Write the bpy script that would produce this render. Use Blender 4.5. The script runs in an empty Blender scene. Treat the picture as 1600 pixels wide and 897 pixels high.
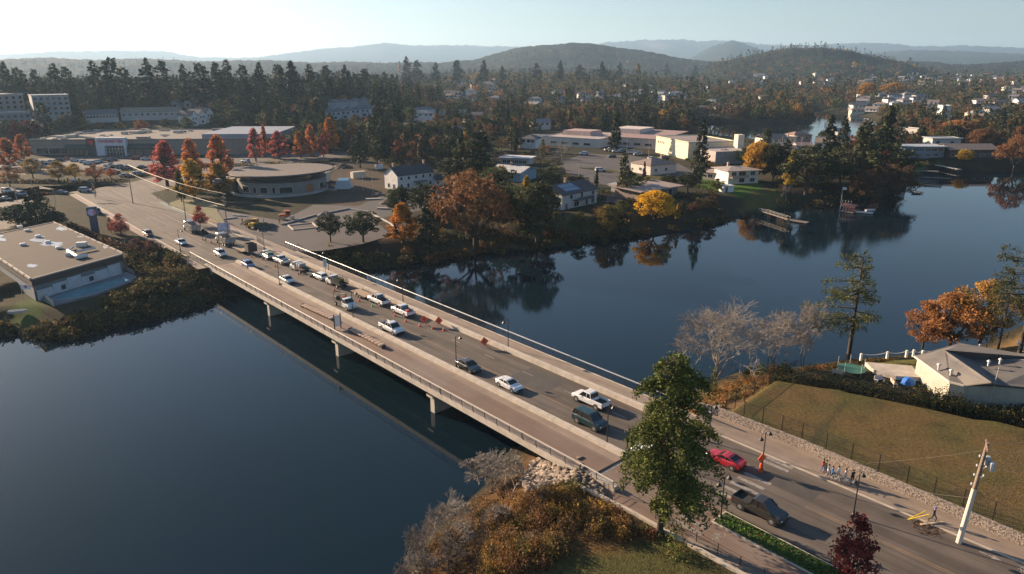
import bpy, bmesh, math, random
import numpy as np
from math import radians, sin, cos, pi, hypot, atan2

# ------------------------------------------------------------------ camera
SC = bpy.context.scene
COL = SC.collection
CAMZ, FPX = 49.5, 1111.0
PITCH = math.atan(346.0 / FPX)
cam_d = bpy.data.cameras.new("camera")
cam_d.sensor_width = 36.0
cam_d.lens = 36.0 * FPX / 1600.0
cam_d.clip_start = 0.5
cam_d.clip_end = 40000.0
cam = bpy.data.objects.new("camera", cam_d)
COL.objects.link(cam)
cam.location = (0, 0, CAMZ)
cam.rotation_euler = (pi / 2 - PITCH, 0, 0)
SC.camera = cam

# ------------------------------------------------------------------ light
SUN_EL, SUN_AZ = 17.0, 146.0          # azimuth counted from +X, counter-clockwise
wd = bpy.data.worlds.new("World"); SC.world = wd; wd.use_nodes = True
nt = wd.node_tree
sky = nt.nodes.new("ShaderNodeTexSky"); sky.sky_type = 'NISHITA'; sky.sun_disc = False
sky.sun_elevation = radians(SUN_EL); sky.sun_rotation = radians(90.0 - SUN_AZ)
sky.altitude = 50; sky.air_density = 1.0; sky.dust_density = 0.8; sky.ozone_density = 3.0
bg = nt.nodes["Background"]; bg.inputs[1].default_value = 0.052
nt.links.new(sky.outputs[0], bg.inputs[0])
sun_d = bpy.data.lights.new("sun", 'SUN'); sun_d.energy = 5.0; sun_d.angle = radians(0.5)
sun_d.color = (1.0, 0.74, 0.50)
sun = bpy.data.objects.new("sun", sun_d); COL.objects.link(sun)
a_ = radians(SUN_AZ)
sx, sy, sz = cos(a_) * cos(radians(SUN_EL)), sin(a_) * cos(radians(SUN_EL)), sin(radians(SUN_EL))
from mathutils import Vector, Matrix
sun.rotation_euler = Vector((sx, sy, sz)).to_track_quat('Z', 'Y').to_euler()
sun.location = (-200, 200, 200)
SC.view_settings.view_transform = 'Standard'
SC.view_settings.look = 'None'
SC.view_settings.exposure = 1.5
SC.view_settings.gamma = 1.0
SC.view_settings.use_curve_mapping = False
SC.cycles.use_denoising = True
SC.cycles.max_bounces = 6
SC.cycles.diffuse_bounces = 2
SC.cycles.glossy_bounces = 3
SC.cycles.transparent_max_bounces = 8
SC.cycles.volume_bounces = 1

# ------------------------------------------------------------------ geometry of the view (photo pixel -> point on a level)
def ray(px, py):
    u = (px - 800) / FPX; v = (448.5 - py) / FPX
    return u, cos(PITCH) + v * sin(PITCH), -sin(PITCH) + v * cos(PITCH)
def at(px, py, z=4.5):
    dx, dy, dz = ray(px, py)
    t = (z - CAMZ) / dz
    return (dx * t, dy * t)
# the road and the bridge run straight: s along it, t across it
RA = radians(-48.2)
EX, EY = cos(RA), sin(RA)
NX, NY = -EY, EX
DECK = 4.5
def rd(s, t): return (EX * s + NX * t, EY * s + NY * t)
def to_st(x, y): return (x * EX + y * EY, x * NX + y * NY)
def stpx(px, py, z=DECK): return to_st(*at(px, py, z))

# ------------------------------------------------------------------ tagging
def tag(o, label=None, cat=None, group=None, kind=None):
    if label: o["label"] = label
    if cat: o["category"] = cat
    if group: o["group"] = group
    if kind: o["kind"] = kind
    return o
def empty(name, loc, rz=0.0, label=None, cat=None, group=None):
    o = bpy.data.objects.new(name, None); o.empty_display_size = 0.5
    COL.objects.link(o); o.location = loc; o.rotation_euler = (0, 0, rz)
    return tag(o, label, cat, group)
def copy_tree(o, parent=None):
    c = o.copy(); COL.objects.link(c)
    if parent is not None: c.parent = parent
    for ch in o.children: copy_tree(ch, c)
    return c

# ------------------------------------------------------------------ materials
def _n(nt, t, **k):
    n = nt.nodes.new(t)
    for a, b in k.items(): setattr(n, a, b)
    return n
MATS = {}
def mat(name, c, rough=0.8, c2=None, scale=1.0, detail=4.0, bump=0.0, bscale=None, metal=0.0, spec=0.5, objcol=False,
        c3=None, scale3=0.05, amt3=1.0, coat=0.0, lo=0.35, hi=0.65, attr=None, transl=0.0, bdist=0.1, streak=0.0):
    if name in MATS: return MATS[name]
    m = bpy.data.materials.new(name); m.use_nodes = True; MATS[name] = m
    nt = m.node_tree; N = nt.nodes; L = nt.links
    p = N["Principled BSDF"]
    p.inputs["Roughness"].default_value = rough
    p.inputs["Metallic"].default_value = metal
    p.inputs["Specular IOR Level"].default_value = spec
    if coat: p.inputs["Coat Weight"].default_value = coat
    tc = _n(nt, "ShaderNodeTexCoord")
    rgb = _n(nt, "ShaderNodeRGB"); rgb.outputs[0].default_value = (*c, 1)
    col = rgb.outputs[0]
    if objcol:
        oi = _n(nt, "ShaderNodeObjectInfo"); col = oi.outputs["Color"]
    if attr:
        at_ = _n(nt, "ShaderNodeAttribute", attribute_name=attr); col = at_.outputs["Color"]
    if c2 is not None or objcol == 2 or attr:
        nz = _n(nt, "ShaderNodeTexNoise"); nz.inputs["Scale"].default_value = scale; nz.inputs["Detail"].default_value = detail
        L.new(tc.outputs["Object"], nz.inputs["Vector"])
        mr = _n(nt, "ShaderNodeMapRange"); mr.inputs[1].default_value = lo; mr.inputs[2].default_value = hi
        L.new(nz.outputs[0], mr.inputs[0])
        if c2 is None: c2 = (0.6, 0.6, 0.6); mode = 'MULTIPLY'
        else: mode = 'MULTIPLY' if (objcol or attr) else 'MIX'
        mx = _n(nt, "ShaderNodeMix", data_type='RGBA', blend_type=mode)
        L.new(mr.outputs[0], mx.inputs[0]); L.new(col, mx.inputs[6]); mx.inputs[7].default_value = (*c2, 1)
        col = mx.outputs[2]
    if c3 is not None:
        nz = _n(nt, "ShaderNodeTexNoise"); nz.inputs["Scale"].default_value = scale3; nz.inputs["Detail"].default_value = 3
        L.new(tc.outputs["Object"], nz.inputs["Vector"])
        mr = _n(nt, "ShaderNodeMapRange"); mr.inputs[1].default_value = .45; mr.inputs[2].default_value = .65; mr.inputs[4].default_value = amt3
        L.new(nz.outputs[0], mr.inputs[0])
        mx = _n(nt, "ShaderNodeMix", data_type='RGBA'); L.new(mr.outputs[0], mx.inputs[0]); L.new(col, mx.inputs[6]); mx.inputs[7].default_value = (*c3, 1)
        col = mx.outputs[2]
    if streak:
        gp = _n(nt, "ShaderNodeNewGeometry"); vr = _n(nt, "ShaderNodeVectorRotate", rotation_type='Z_AXIS'); vr.inputs["Angle"].default_value = -RA
        mp = _n(nt, "ShaderNodeMapping"); mp.inputs["Scale"].default_value = (.035, 1.1, .1); nz = _n(nt, "ShaderNodeTexNoise"); nz.inputs["Scale"].default_value = 1; nz.inputs["Detail"].default_value = 6
        L.new(gp.outputs["Position"], vr.inputs["Vector"]); L.new(vr.outputs[0], mp.inputs[0]); L.new(mp.outputs[0], nz.inputs["Vector"])
        mr = _n(nt, "ShaderNodeMapRange"); mr.inputs[1].default_value = .38; mr.inputs[2].default_value = .62; mr.inputs[4].default_value = streak; L.new(nz.outputs[0], mr.inputs[0])
        mx = _n(nt, "ShaderNodeMix", data_type='RGBA', blend_type='MULTIPLY'); L.new(mr.outputs[0], mx.inputs[0]); L.new(col, mx.inputs[6]); mx.inputs[7].default_value = (.58, .56, .54, 1); col = mx.outputs[2]
    L.new(col, p.inputs["Base Color"])
    if bump:
        nb = _n(nt, "ShaderNodeTexNoise"); nb.inputs["Scale"].default_value = bscale or scale * 4; nb.inputs["Detail"].default_value = 5
        L.new(tc.outputs["Object"], nb.inputs["Vector"])
        b = _n(nt, "ShaderNodeBump"); b.inputs["Strength"].default_value = bump; b.inputs["Distance"].default_value = bdist
        L.new(nb.outputs[0], b.inputs["Height"]); L.new(b.outputs[0], p.inputs["Normal"])
    if transl:
        out = N["Material Output"]; tr = _n(nt, "ShaderNodeBsdfTranslucent"); L.new(col, tr.inputs[0])
        ms = _n(nt, "ShaderNodeMixShader"); ms.inputs[0].default_value = transl
        L.new(p.outputs[0], ms.inputs[1]); L.new(tr.outputs[0], ms.inputs[2]); L.new(ms.outputs[0], out.inputs[0])
    return m

# ------------------------------------------------------------------ mesh builder
class MB:
    def __init__(self): self.v = []; self.f = []; self.m = []; self.mi = 0
    def add(self, vs, fs):
        b = len(self.v); self.v += [tuple(q) for q in vs]
        for q in fs: self.f.append([b + i for i in q]); self.m.append(self.mi)
        return self
    def box(self, cx, cy, z0, lx, ly, h, rz=0.0, top=(1, 1)):
        c, s = cos(rz), sin(rz); vs = []
        for z, kx, ky in ((z0, 1, 1), (z0 + h, top[0], top[1])):
            for sx_, sy_ in ((-1, -1), (1, -1), (1, 1), (-1, 1)):
                x, y = sx_ * lx / 2 * kx, sy_ * ly / 2 * ky
                vs.append((cx + x * c - y * s, cy + x * s + y * c, z))
        return self.add(vs, [(3, 2, 1, 0), (4, 5, 6, 7), (0, 1, 5, 4), (1, 2, 6, 5), (2, 3, 7, 6), (3, 0, 4, 7)])
    def bev(self, cx, cy, z0, lx, ly, h, b=0.05, rz=0.0):
        b = min(b, lx * .45, ly * .45, h * .45)
        c, s = cos(rz), sin(rz)
        rings = []
        for z, i in ((z0, b), (z0 + b, 0), (z0 + h - b, 0), (z0 + h, b)):
            r = []
            for ax, ay in ((-1, -1), (1, -1), (1, 1), (-1, 1)):
                X, Y = ax * (lx / 2 - i), ay * (ly / 2 - i)
                for dx, dy in (((0, b) if ax * ay > 0 else (b, 0)), ((b, 0) if ax * ay > 0 else (0, b))):
                    x, y = X - ax * dx, Y - ay * dy
                    r.append((cx + x * c - y * s, cy + x * s + y * c, z))
            rings.append(r)
        return self.loft(rings)
    def loft(self, rings, cap=True):
        n = len(rings[0]); vs = [p for r in rings for p in r]; fs = []
        for k in range(len(rings) - 1):
            for i in range(n):
                j = (i + 1) % n
                fs.append((k * n + i, k * n + j, (k + 1) * n + j, (k + 1) * n + i))
        if cap: fs.append(tuple(range(n))[::-1]); fs.append(tuple((len(rings) - 1) * n + i for i in range(n)))
        return self.add(vs, fs)
    def tube(self, p, q, r0, r1=None, n=6, cap=True):
        r1 = r0 if r1 is None else r1
        P, Q = Vector(p), Vector(q); d = (Q - P)
        if d.length < 1e-6: return self
        d.normalize(); a = d.orthogonal().normalized(); b = d.cross(a)
        R = []
        for c_, r in ((P, r0), (Q, r1)):
            R.append([tuple(c_ + (a * cos(2 * pi * i / n) + b * sin(2 * pi * i / n)) * r) for i in range(n)])
        return self.loft(R, cap)
    def path(self, pts, r, n=6, r1=None):
        k = len(pts) - 1; r1 = r if r1 is None else r1
        for i in range(k):
            self.tube(pts[i], pts[i + 1], r + (r1 - r) * i / k, r + (r1 - r) * (i + 1) / k, n)
        return self
    def prism(self, poly, z0, z1):
        n = len(poly)
        vs = [(x, y, z0) for x, y in poly] + [(x, y, z1) for x, y in poly]
        fs = [tuple(range(n))[::-1], tuple(range(n, 2 * n))]
        for i in range(n): fs.append((i, (i + 1) % n, n + (i + 1) % n, n + i))
        return self.add(vs, fs)
    def sheet(self, poly, z):
        return self.add([(x, y, z) for x, y in poly], [tuple(range(len(poly)))])
    def lathe(self, cx, cy, prof, n=12):
        R = [[(cx + r * cos(2 * pi * i / n), cy + r * sin(2 * pi * i / n), z) for i in range(n)] for r, z in prof]
        return self.loft(R)
    def mesh(self, name, mats, smooth=False):
        me = bpy.data.meshes.new(name); me.from_pydata(self.v, [], self.f)
        if not isinstance(mats, (list, tuple)): mats = [mats]
        for m in mats: me.materials.append(m)
        if len(mats) > 1: me.polygons.foreach_set("material_index", self.m)
        if smooth: me.polygons.foreach_set("use_smooth", [True] * len(me.polygons))
        bm = bmesh.new(); bm.from_mesh(me); bmesh.ops.recalc_face_normals(bm, faces=bm.faces); bm.to_mesh(me); bm.free()
        me.update(); return me
    def build(self, name, mats, parent=None, smooth=False, loc=None, rz=None, color=None):
        o = bpy.data.objects.new(name, self.mesh(name, mats, smooth)); COL.objects.link(o)
        if parent is not None: o.parent = parent
        if loc is not None: o.location = loc
        if rz is not None: o.rotation_euler = (0, 0, rz)
        if color is not None: o.color = (*color, 1)
        return o
def mesh_np(name, V, F, mats, mi=None, tint=None, col=None, smooth=False):
    me = bpy.data.meshes.new(name)
    nv, nf, k = len(V), len(F), F.shape[1]
    me.vertices.add(nv); me.vertices.foreach_set("co", np.asarray(V, np.float32).ravel())
    me.loops.add(nf * k); me.loops.foreach_set("vertex_index", np.asarray(F, np.int32).ravel())
    me.polygons.add(nf); me.polygons.foreach_set("loop_start", np.arange(0, nf * k, k, dtype=np.int32))
    if not isinstance(mats, (list, tuple)): mats = [mats]
    for m in mats: me.materials.append(m)
    if mi is not None: me.polygons.foreach_set("material_index", np.asarray(mi, np.int32))
    if smooth: me.polygons.foreach_set("use_smooth", np.ones(nf, bool))
    me.update(calc_edges=True)
    if tint is not None:
        a = me.attributes.new("tint", 'FLOAT', 'FACE'); a.data.foreach_set("value", np.asarray(tint, np.float32))
    if col is not None:
        a = me.attributes.new("zone", 'FLOAT_COLOR', 'FACE' if len(col) == nf else 'POINT')
        c4 = np.ones((len(col), 4), np.float32); c4[:, :3] = col; a.data.foreach_set("color", c4.ravel())
    me.validate(); return me
def link_mesh(name, me, parent=None, loc=None, rz=None, color=None, sc=None):
    o = bpy.data.objects.new(name, me); COL.objects.link(o)
    if parent is not None: o.parent = parent
    if loc is not None: o.location = loc
    if rz is not None: o.rotation_euler = (0, 0, rz)
    if color is not None: o.color = (*color, 1)
    if sc is not None: o.scale = sc if isinstance(sc, tuple) else (sc,) * 3
    return o
# ------------------------------------------------------------------ land and water
WATER1 = [at(*q, 0) for q in [(-700, 640), (-400, 575), (-150, 535), (0, 522), (60, 526), (110, 527), (140, 519), (165, 512), (235, 500), (262, 487), (300, 481),
    (330, 473), (352, 452), (430, 425), (480, 421), (545, 420), (600, 419), (640, 413), (700, 406), (740, 399), (800, 393), (860, 388), (905, 379), (960, 373),
    (1010, 368), (1060, 362), (1110, 352), (1150, 342), (1185, 332), (1230, 326), (1290, 322), (1330, 313), (1385, 307), (1405, 299), (1425, 286),
    (1440, 272), (1455, 263), (1490, 266), (1530, 268), (1600, 268), (1700, 275), (1900, 300), (2300, 330), (2300, 430), (1750, 470), (1620, 496), (1570, 520),
    (1535, 538), (1480, 551), (1400, 556), (1320, 562), (1250, 573), (1150, 582), (1100, 602), (1040, 635), (985, 665), (880, 690), (810, 697), (778, 715),
    (764, 735), (757, 757), (730, 782), (700, 802), (668, 830), (645, 865), (630, 897), (600, 1000), (540, 1200)]] + [(-12, -20), (-40, -120), (-600, -120)]
WATER2 = [at(*q, 0) for q in [(1080, 207), (1120, 212), (1170, 217), (1215, 223), (1265, 229), (1320, 226), (1370, 210), (1385, 197), (1360, 186), (1335, 180),
    (1300, 178), (1283, 172), (1267, 174), (1272, 190), (1240, 194), (1180, 193), (1120, 191), (1085, 193)]]
def sd_poly(X, Y, poly):
    """signed distance, positive inside"""
    P = np.array(poly); Q = np.roll(P, -1, 0)
    d = np.full(X.shape, 1e18); ins = np.zeros(X.shape, bool)
    for (ax, ay), (bx, by) in zip(P, Q):
        ex, ey = bx - ax, by - ay; l2 = ex * ex + ey * ey + 1e-12
        t = np.clip(((X - ax) * ex + (Y - ay) * ey) / l2, 0, 1)
        d = np.minimum(d, (X - ax - t * ex) ** 2 + (Y - ay - t * ey) ** 2)
        c = ((ay > Y) != (by > Y)) & (X < (bx - ax) * (Y - ay) / (by - ay + 1e-18) + ax)
        ins ^= c
    d = np.sqrt(d)
    return np.where(ins, d, -d)
def sm(x): x = np.clip(x, 0, 1); return x * x * (3 - 2 * x)
rngN = np.random.RandomState(5)
_wv = [(rngN.uniform(0, 2 * pi), rngN.uniform(0, 2 * pi)) for _ in range(24)]
def wob(X, Y, L):
    r = 0
    for i, (a, ph) in enumerate(_wv[:8]):
        k = 2 * pi / (L * (0.6 + 0.13 * i)); r = r + np.sin((X * cos(a) + Y * sin(a)) * k + ph)
    return r / 4.0
def prof_z(R, px, prof):
    xs = [q[0] for q in prof]; ys = [q[1] for q in prof]
    py = np.interp(px, xs, ys)
    u = (px - 800) / FPX; v = (448.5 - py) / FPX
    return CAMZ + R * (-sin(PITCH) + v * cos(PITCH)) / np.hypot(u, cos(PITCH) + v * sin(PITCH))
RIDGES = [
 (13000, [(-900, 95), (-300, 92), (0, 88), (50, 85), (100, 81), (200, 81), (260, 84), (320, 91), (400, 92), (440, 86), (500, 78), (560, 74), (600, 69), (640, 72), (700, 73), (760, 73), (800, 74),
         (860, 78), (930, 72), (950, 67), (1000, 64), (1060, 64), (1090, 67), (1140, 66), (1200, 72), (1270, 72), (1310, 69), (1360, 70), (1440, 75), (1500, 73), (1600, 77), (2300, 84)]),
 (8200, [(-900, 112), (1060, 106), (1080, 92), (1110, 75), (1140, 65), (1170, 73), (1200, 83), (1250, 88), (1350, 86), (1420, 81), (1450, 82), (1600, 86), (2300, 90)]),
 (3700, [(-900, 97), (0, 96), (60, 92), (150, 93), (240, 93), (340, 97), (420, 95), (480, 99), (560, 100), (700, 98), (740, 95), (770, 84), (800, 76), (850, 70), (890, 67), (920, 69),
         (960, 75), (1010, 83), (1060, 93), (1100, 98), (1500, 99), (1700, 97), (2300, 95)]),
 (2500, [(-900, 125), (1080, 125), (1120, 96), (1180, 86), (1230, 79), (1280, 75), (1320, 78), (1360, 88), (1410, 98), (1480, 125), (2300, 125)]),
]
FIELD = [rd(-45.3, 77.6), rd(-46.5, 93.5), rd(-38.5, 97.5), rd(-27, 100.5), rd(-15, 105), rd(0, 111), rd(30, 122), rd(40, 75.6), rd(-8, 76.2), rd(-22, 77.0), rd(-34.5, 77.8)]
POOLP = [at(*q, 3.4) for q in [(58, 462), (198, 425), (214, 432), (205, 440), (150, 460), (84, 476)]]
def land_h(X, Y):
    X = np.asarray(X, float); Y = np.asarray(Y, float)
    R = np.hypot(X, Y)
    sd = np.maximum(sd_poly(X, Y, WATER1), sd_poly(X, Y, WATER2))
    q = X / np.maximum(Y, 1)
    base = 4.5 + 14 * sm((R - 430) / 230) * sm((1500 - R) / 700) * sm((-0.05 - q) / 0.18) + 19 * sm((R - 560) / 900) * sm((0.35 - q) / 0.3) * sm((0.2 + q) / 0.2) \
        + 12 * sm((R - 750) / 900) * sm((q - 0.25) / 0.2)
    base = base + wob(X, Y, 420) * 3.0 * sm((R - 450) / 300)
    base = base + 0.9 * sm((sd_poly(X, Y, FIELD) - 0.25) / 0.8)
    # the bank under the left end of the bridge is steeper
    d = -sd
    d2 = -sd_poly(X, Y, WATER2)
    w = np.where(R > 380, 9.0, 13.0); w = np.where((d2 < 90) & (R > 400), np.where(R < 575, 75.0, 14.0), w)
    h = np.where(sd > 0, -np.minimum(1.6, sd * 0.35 + .1), base * (0.15 * sm(d / 1.5) + 0.85 * sm((d - .5) / w)))
    st_s = X * EX + Y * EY; st_t = X * NX + Y * NY
    # embankment: the road keeps its level up to both bridge ends, the ground drops beyond the side walls
    rd_ok = (st_t > 51.2) & (st_t < 76.5) & ((st_s > -46.5) | (st_s < -166)) & (R < 420)
    h = np.where(rd_ok, 4.5, h)
    px = 800 + FPX * q * 0.955
    far = np.zeros_like(h)
    for Rr, prof in RIDGES:
        zp = prof_z(Rr, 800 + FPX * q * (cos(PITCH) + 0.30 * sin(PITCH)), prof)
        far = np.maximum(far, 4.5 + np.maximum(zp - 4.5, 0) * np.exp(-((R - Rr) / (0.2 * Rr)) ** 2))
    far = far + np.where(far > 8, wob(X, Y, 330) * 7 + wob(X + 99, Y, 1300) * 14 * np.clip(R / 9000, 0, 1), 0)
    h = np.where(sd_poly(X, Y, POOLP) > -9.0, np.minimum(h, 3.0), h)
    return np.maximum(h, np.where(R > 1700, far, -10))
def hz(x, y): return float(land_h(np.array([x]), np.array([y]))[0])
_DS = np.concatenate([np.arange(30, 700, 1.0), np.geomspace(700, 9000, 500)])
def atg(px, py):
    """point where the view ray through a photo pixel meets the land or the water"""
    dx, dy, dz = ray(px, py); k = 1 / hypot(dx, dy)
    X = dx * k * _DS; Y = dy * k * _DS; Z = CAMZ + dz * k * _DS
    H = np.maximum(land_h(X, Y), 0)
    i = np.argmax(Z <= H)
    if Z[i] > H[i]: i = len(_DS) - 1
    return (float(X[i]), float(Y[i]), float(H[i]))

rings = [14.0]
while rings[-1] < 1600: rings.append(rings[-1] * 1.0105)
RN = len(rings)
while rings[-1] < 15500: rings.append(rings[-1] * 1.025)
rings = np.array(rings)
NTH = 640
TH = np.radians(np.linspace(-72, 72, NTH))
def polar(rs):
    R, T = np.meshgrid(rs, TH, indexing='ij')
    X = R * np.sin(T); Y = R * np.cos(T)
    n, m = R.shape
    idx = np.arange(n * m).reshape(n, m)
    F = np.stack([idx[:-1, :-1], idx[:-1, 1:], idx[1:, 1:], idx[1:, :-1]], -1).reshape(-1, 4)
    return X.ravel(), Y.ravel(), F[:, ::-1]
rng = np.random.RandomState(11)
def px_of(X, Y, Z):
    # photo pixel of world points (used only to say which ground cover grows where)
    d = Y * cos(PITCH) - (Z - CAMZ) * sin(PITCH); v = Y * sin(PITCH) + (Z - CAMZ) * cos(PITCH)
    return 800 + FPX * X / d, 448.5 - FPX * v / d
def zone_colors(X, Y, Z):
    n1 = wob(X, Y, 9); n2 = wob(X + 50, Y, 31); n3 = rng.uniform(-1, 1, X.shape)
    C = np.empty((len(X), 3)); C[:] = (0.050, 0.045, 0.028)
    def put(mask, c, k=1.0):
        m = (mask * k)[:, None]; C[:] = C * (1 - m) + np.array(c) * m
    R = np.hypot(X, Y)
    put(sm(n2 * 1.2 + .3), (0.075, 0.062, 0.034))
    put(sm(n1 * 1.4 - .1), (0.040, 0.050, 0.022), .6)
    put((R > 900) * 1.0, (0.030, 0.036, 0.022))
    put((R > 1700) * 1.0, (0.028, 0.036, 0.024))
    def zone(poly, c, soft=1.5, z=4.5, world=False):
        P = poly if world else [at(*q, z) for q in poly]
        put(sm((sd_poly(X, Y, P) + soft + n1 * soft * .6) / (2 * soft)), c)
    # field of dry autumn grass, kept greener along its lower edge
    zone(FIELD, (0.165, 0.112, 0.046), .3, world=True)
    put(sm((sd_poly(X, Y, FIELD)) / 1) * sm(n1 * .9 + n3 * .15 + .2), (0.115, 0.105, 0.036), .7)
    put(sm((sd_poly(X, Y, FIELD)) / 1) * sm((4.5 - sd_poly(X, Y, FIELD)) / 4 + n1 * .3), (0.085, 0.098, 0.030), .6)
    # brush bank at the lower middle and at the right bridge end
    zone([(640, 920), (660, 840), (760, 740), (840, 690), (915, 735), (950, 790), (1060, 860), (1060, 930)], (0.150, 0.085, 0.035), 2, z=3)
    zone([(850, 930), (880, 880), (1040, 850), (1150, 897), (1200, 960)], (0.100, 0.095, 0.034), 1.5, z=4)
    zone([(985, 650), (1040, 610), (1120, 570), (1215, 570), (1195, 600), (1130, 650), (1110, 665)], (0.230, 0.140, 0.060), 2, z=4.5)
    zone([(1530, 560), (1545, 530), (1600, 500), (1800, 480), (1800, 560)], (0.240, 0.150, 0.060), 2, z=4)
    zone([(1330, 560), (1450, 548), (1800, 545), (1800, 575), (1500, 575), (1330, 575)], (0.130, 0.130, 0.040), 1.5, z=4.5)
    fm = sm(sd_poly(X, Y, FIELD)); put(fm * sm(wob(X, Y, 5.5) * .9 + n3 * .5 - .15), (0.075, 0.062, 0.028), .75); put(fm * sm(wob(X + 33, Y, 14) - .5), (0.19, 0.14, 0.07), .6)
    # lawns
    zone([(1085, 268), (1120, 266), (1180, 280), (1200, 300), (1150, 305), (1095, 292)], (0.080, 0.160, 0.025), 2)
    zone([(1170, 300), (1200, 295), (1235, 303), (1215, 318), (1150, 325)], (0.130, 0.120, 0.04), 2)
    zone([(1420, 250), (1470, 248), (1480, 262), (1425, 262)], (0.090, 0.140, 0.030), 2)
    zone([(1520, 252), (1600, 255), (1600, 265), (1500, 262)], (0.100, 0.130, 0.035), 3)
    zone([(10, 470), (55, 455), (60, 480), (20, 500), (0, 500)], (0.080, 0.120, 0.028), 1.5, z=4)
    zone([(880, 335), (1000, 345), (1030, 352), (950, 362), (860, 360)], (0.085, 0.085, 0.03), 2)
    zone([(230, 252), (245, 250), (270, 262), (262, 272), (190, 275)], (0.150, 0.140, 0.045), 2)
    zone([(640, 210), (700, 205), (770, 212), (830, 220), (780, 240), (700, 235)], (0.070, 0.080, 0.035), 5)
    zone([(780, 213), (830, 216), (850, 228), (800, 233), (770, 225)], (0.150, 0.120, 0.060), 3)
    zone([(1316, 636), (1322, 637), (1272, 705), (1262, 700)], (0.085, 0.078, 0.035), .5)
    zone([(935, 262), (1060, 272), (1060, 285), (960, 280)], (0.110, 0.100, 0.040), 3)
    # bare soil of the building site and the slope behind it
    zone([(505, 265), (560, 262), (600, 270), (650, 300), (620, 350), (560, 345), (510, 318)], (0.105, 0.078, 0.056), 2)
    zone([(380, 255), (560, 235), (600, 255), (500, 272), (400, 268)], (0.075, 0.062, 0.046), 3)
    zone([(590, 330), (650, 345), (640, 372), (600, 380)], (0.100, 0.070, 0.045), 2)
    zone([(735, 372), (800, 360), (850, 370), (830, 392), (740, 395)], (0.170, 0.110, 0.075), 2)
    # wet mud and dark stones at the waterline
    sdw = -np.maximum(sd_poly(X, Y, WATER1), sd_poly(X, Y, WATER2))
    put(sm((2.2 + n1 - sdw) / 2.0) * (R < 900), (0.030, 0.027, 0.020))
    put(sm((-sdw) / 1.0) * 1.0, (0.060, 0.045, 0.025))
    return C * (1 + 0.12 * n3[:, None])
m_ground = mat("ground_cover", (0, 0, 0), .95, attr="zone", c2=(.5, .5, .5), scale=2.6, detail=9, bump=.55, bscale=6.5, bdist=.22, spec=.1, lo=.3, hi=.7)
X, Y, F = polar(rings[:RN])
Z = land_h(X, Y)
o = link_mesh("ground", mesh_np("ground", np.stack([X, Y, Z], 1), F, m_ground, col=zone_colors(X, Y, Z), smooth=True)); tag(o, kind="structure")
m_hill = mat("far_forest", (0, 0, 0), 1.0, attr="zone", c2=(.5, .5, .5), scale=.012, detail=10, bump=1.0, bscale=.02, bdist=14, spec=.05, lo=.35, hi=.65)
X, Y, F = polar(rings[RN - 1:])
Z = land_h(X, Y) + np.where(np.hypot(X, Y) > 2000, rng.uniform(0, 9, X.shape) * (np.hypot(X, Y) / 5000), 0)
Chill = zone_colors(X, Y, Z)
# cleared, paler slopes on two of the far hills
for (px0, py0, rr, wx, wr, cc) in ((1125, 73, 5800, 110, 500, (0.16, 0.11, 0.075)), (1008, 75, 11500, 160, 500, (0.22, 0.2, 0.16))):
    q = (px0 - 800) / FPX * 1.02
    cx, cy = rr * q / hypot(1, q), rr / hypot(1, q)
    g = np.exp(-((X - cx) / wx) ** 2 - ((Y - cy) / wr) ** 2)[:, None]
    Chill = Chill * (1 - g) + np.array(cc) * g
o = link_mesh("hills", mesh_np("hills", np.stack([X, Y, Z], 1), F, m_hill, col=Chill, smooth=True)); tag(o, kind="structure")
# land carried on behind the camera and to the sides
b = MB(); b.sheet([(4, 10), (15500, 4000), (15500, -4000), (4, -4000)], 1.2); o = b.build("ground", mat("grass_behind", (.07, .07, .03), .95, (.04, .05, .02), .2)); tag(o, kind="structure")

# water
mw = bpy.data.materials.new("inlet_water"); mw.use_nodes = True; nt = mw.node_tree; p = nt.nodes["Principled BSDF"]
p.inputs["Roughness"].default_value = 0.045; p.inputs["IOR"].default_value = 1.33; p.inputs["Specular IOR Level"].default_value = 0.5
tc = _n(nt, "ShaderNodeTexCoord")
nz = _n(nt, "ShaderNodeTexNoise"); nz.inputs["Scale"].default_value = .02; nz.inputs["Detail"].default_value = 3
nt.links.new(tc.outputs["Object"], nz.inputs["Vector"])
cr = _n(nt, "ShaderNodeValToRGB"); cr.color_ramp.elements[0].position = .35; cr.color_ramp.elements[1].position = .7
cr.color_ramp.elements[0].color = (0.0030, 0.011, 0.014, 1); cr.color_ramp.elements[1].color = (0.0045, 0.014, 0.026, 1)
nt.links.new(nz.outputs[0], cr.inputs[0]); nt.links.new(cr.outputs[0], p.inputs["Base Color"])
n1 = _n(nt, "ShaderNodeTexNoise"); n1.inputs["Scale"].default_value = 1.6; n1.inputs["Detail"].default_value = 4
n2 = _n(nt, "ShaderNodeTexNoise"); n2.inputs["Scale"].default_value = .012; n2.inputs["Detail"].default_value = 2
nt.links.new(tc.outputs["Object"], n1.inputs["Vector"]); nt.links.new(tc.outputs["Object"], n2.inputs["Vector"])
mr = _n(nt, "ShaderNodeMapRange"); mr.inputs[1].default_value = .4; mr.inputs[2].default_value = .62; mr.inputs[3].default_value = .03; mr.inputs[4].default_value = .16
nt.links.new(n2.outputs[0], mr.inputs[0])
bp = _n(nt, "ShaderNodeBump"); bp.inputs["Distance"].default_value = .05
nt.links.new(mr.outputs[0], bp.inputs["Strength"]); nt.links.new(n1.outputs[0], bp.inputs["Height"]); nt.links.new(bp.outputs[0], p.inputs["Normal"])
m2 = _n(nt, "ShaderNodeMapRange"); m2.inputs[1].default_value = .42; m2.inputs[2].default_value = .62; m2.inputs[3].default_value = .025; m2.inputs[4].default_value = .075
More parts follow.
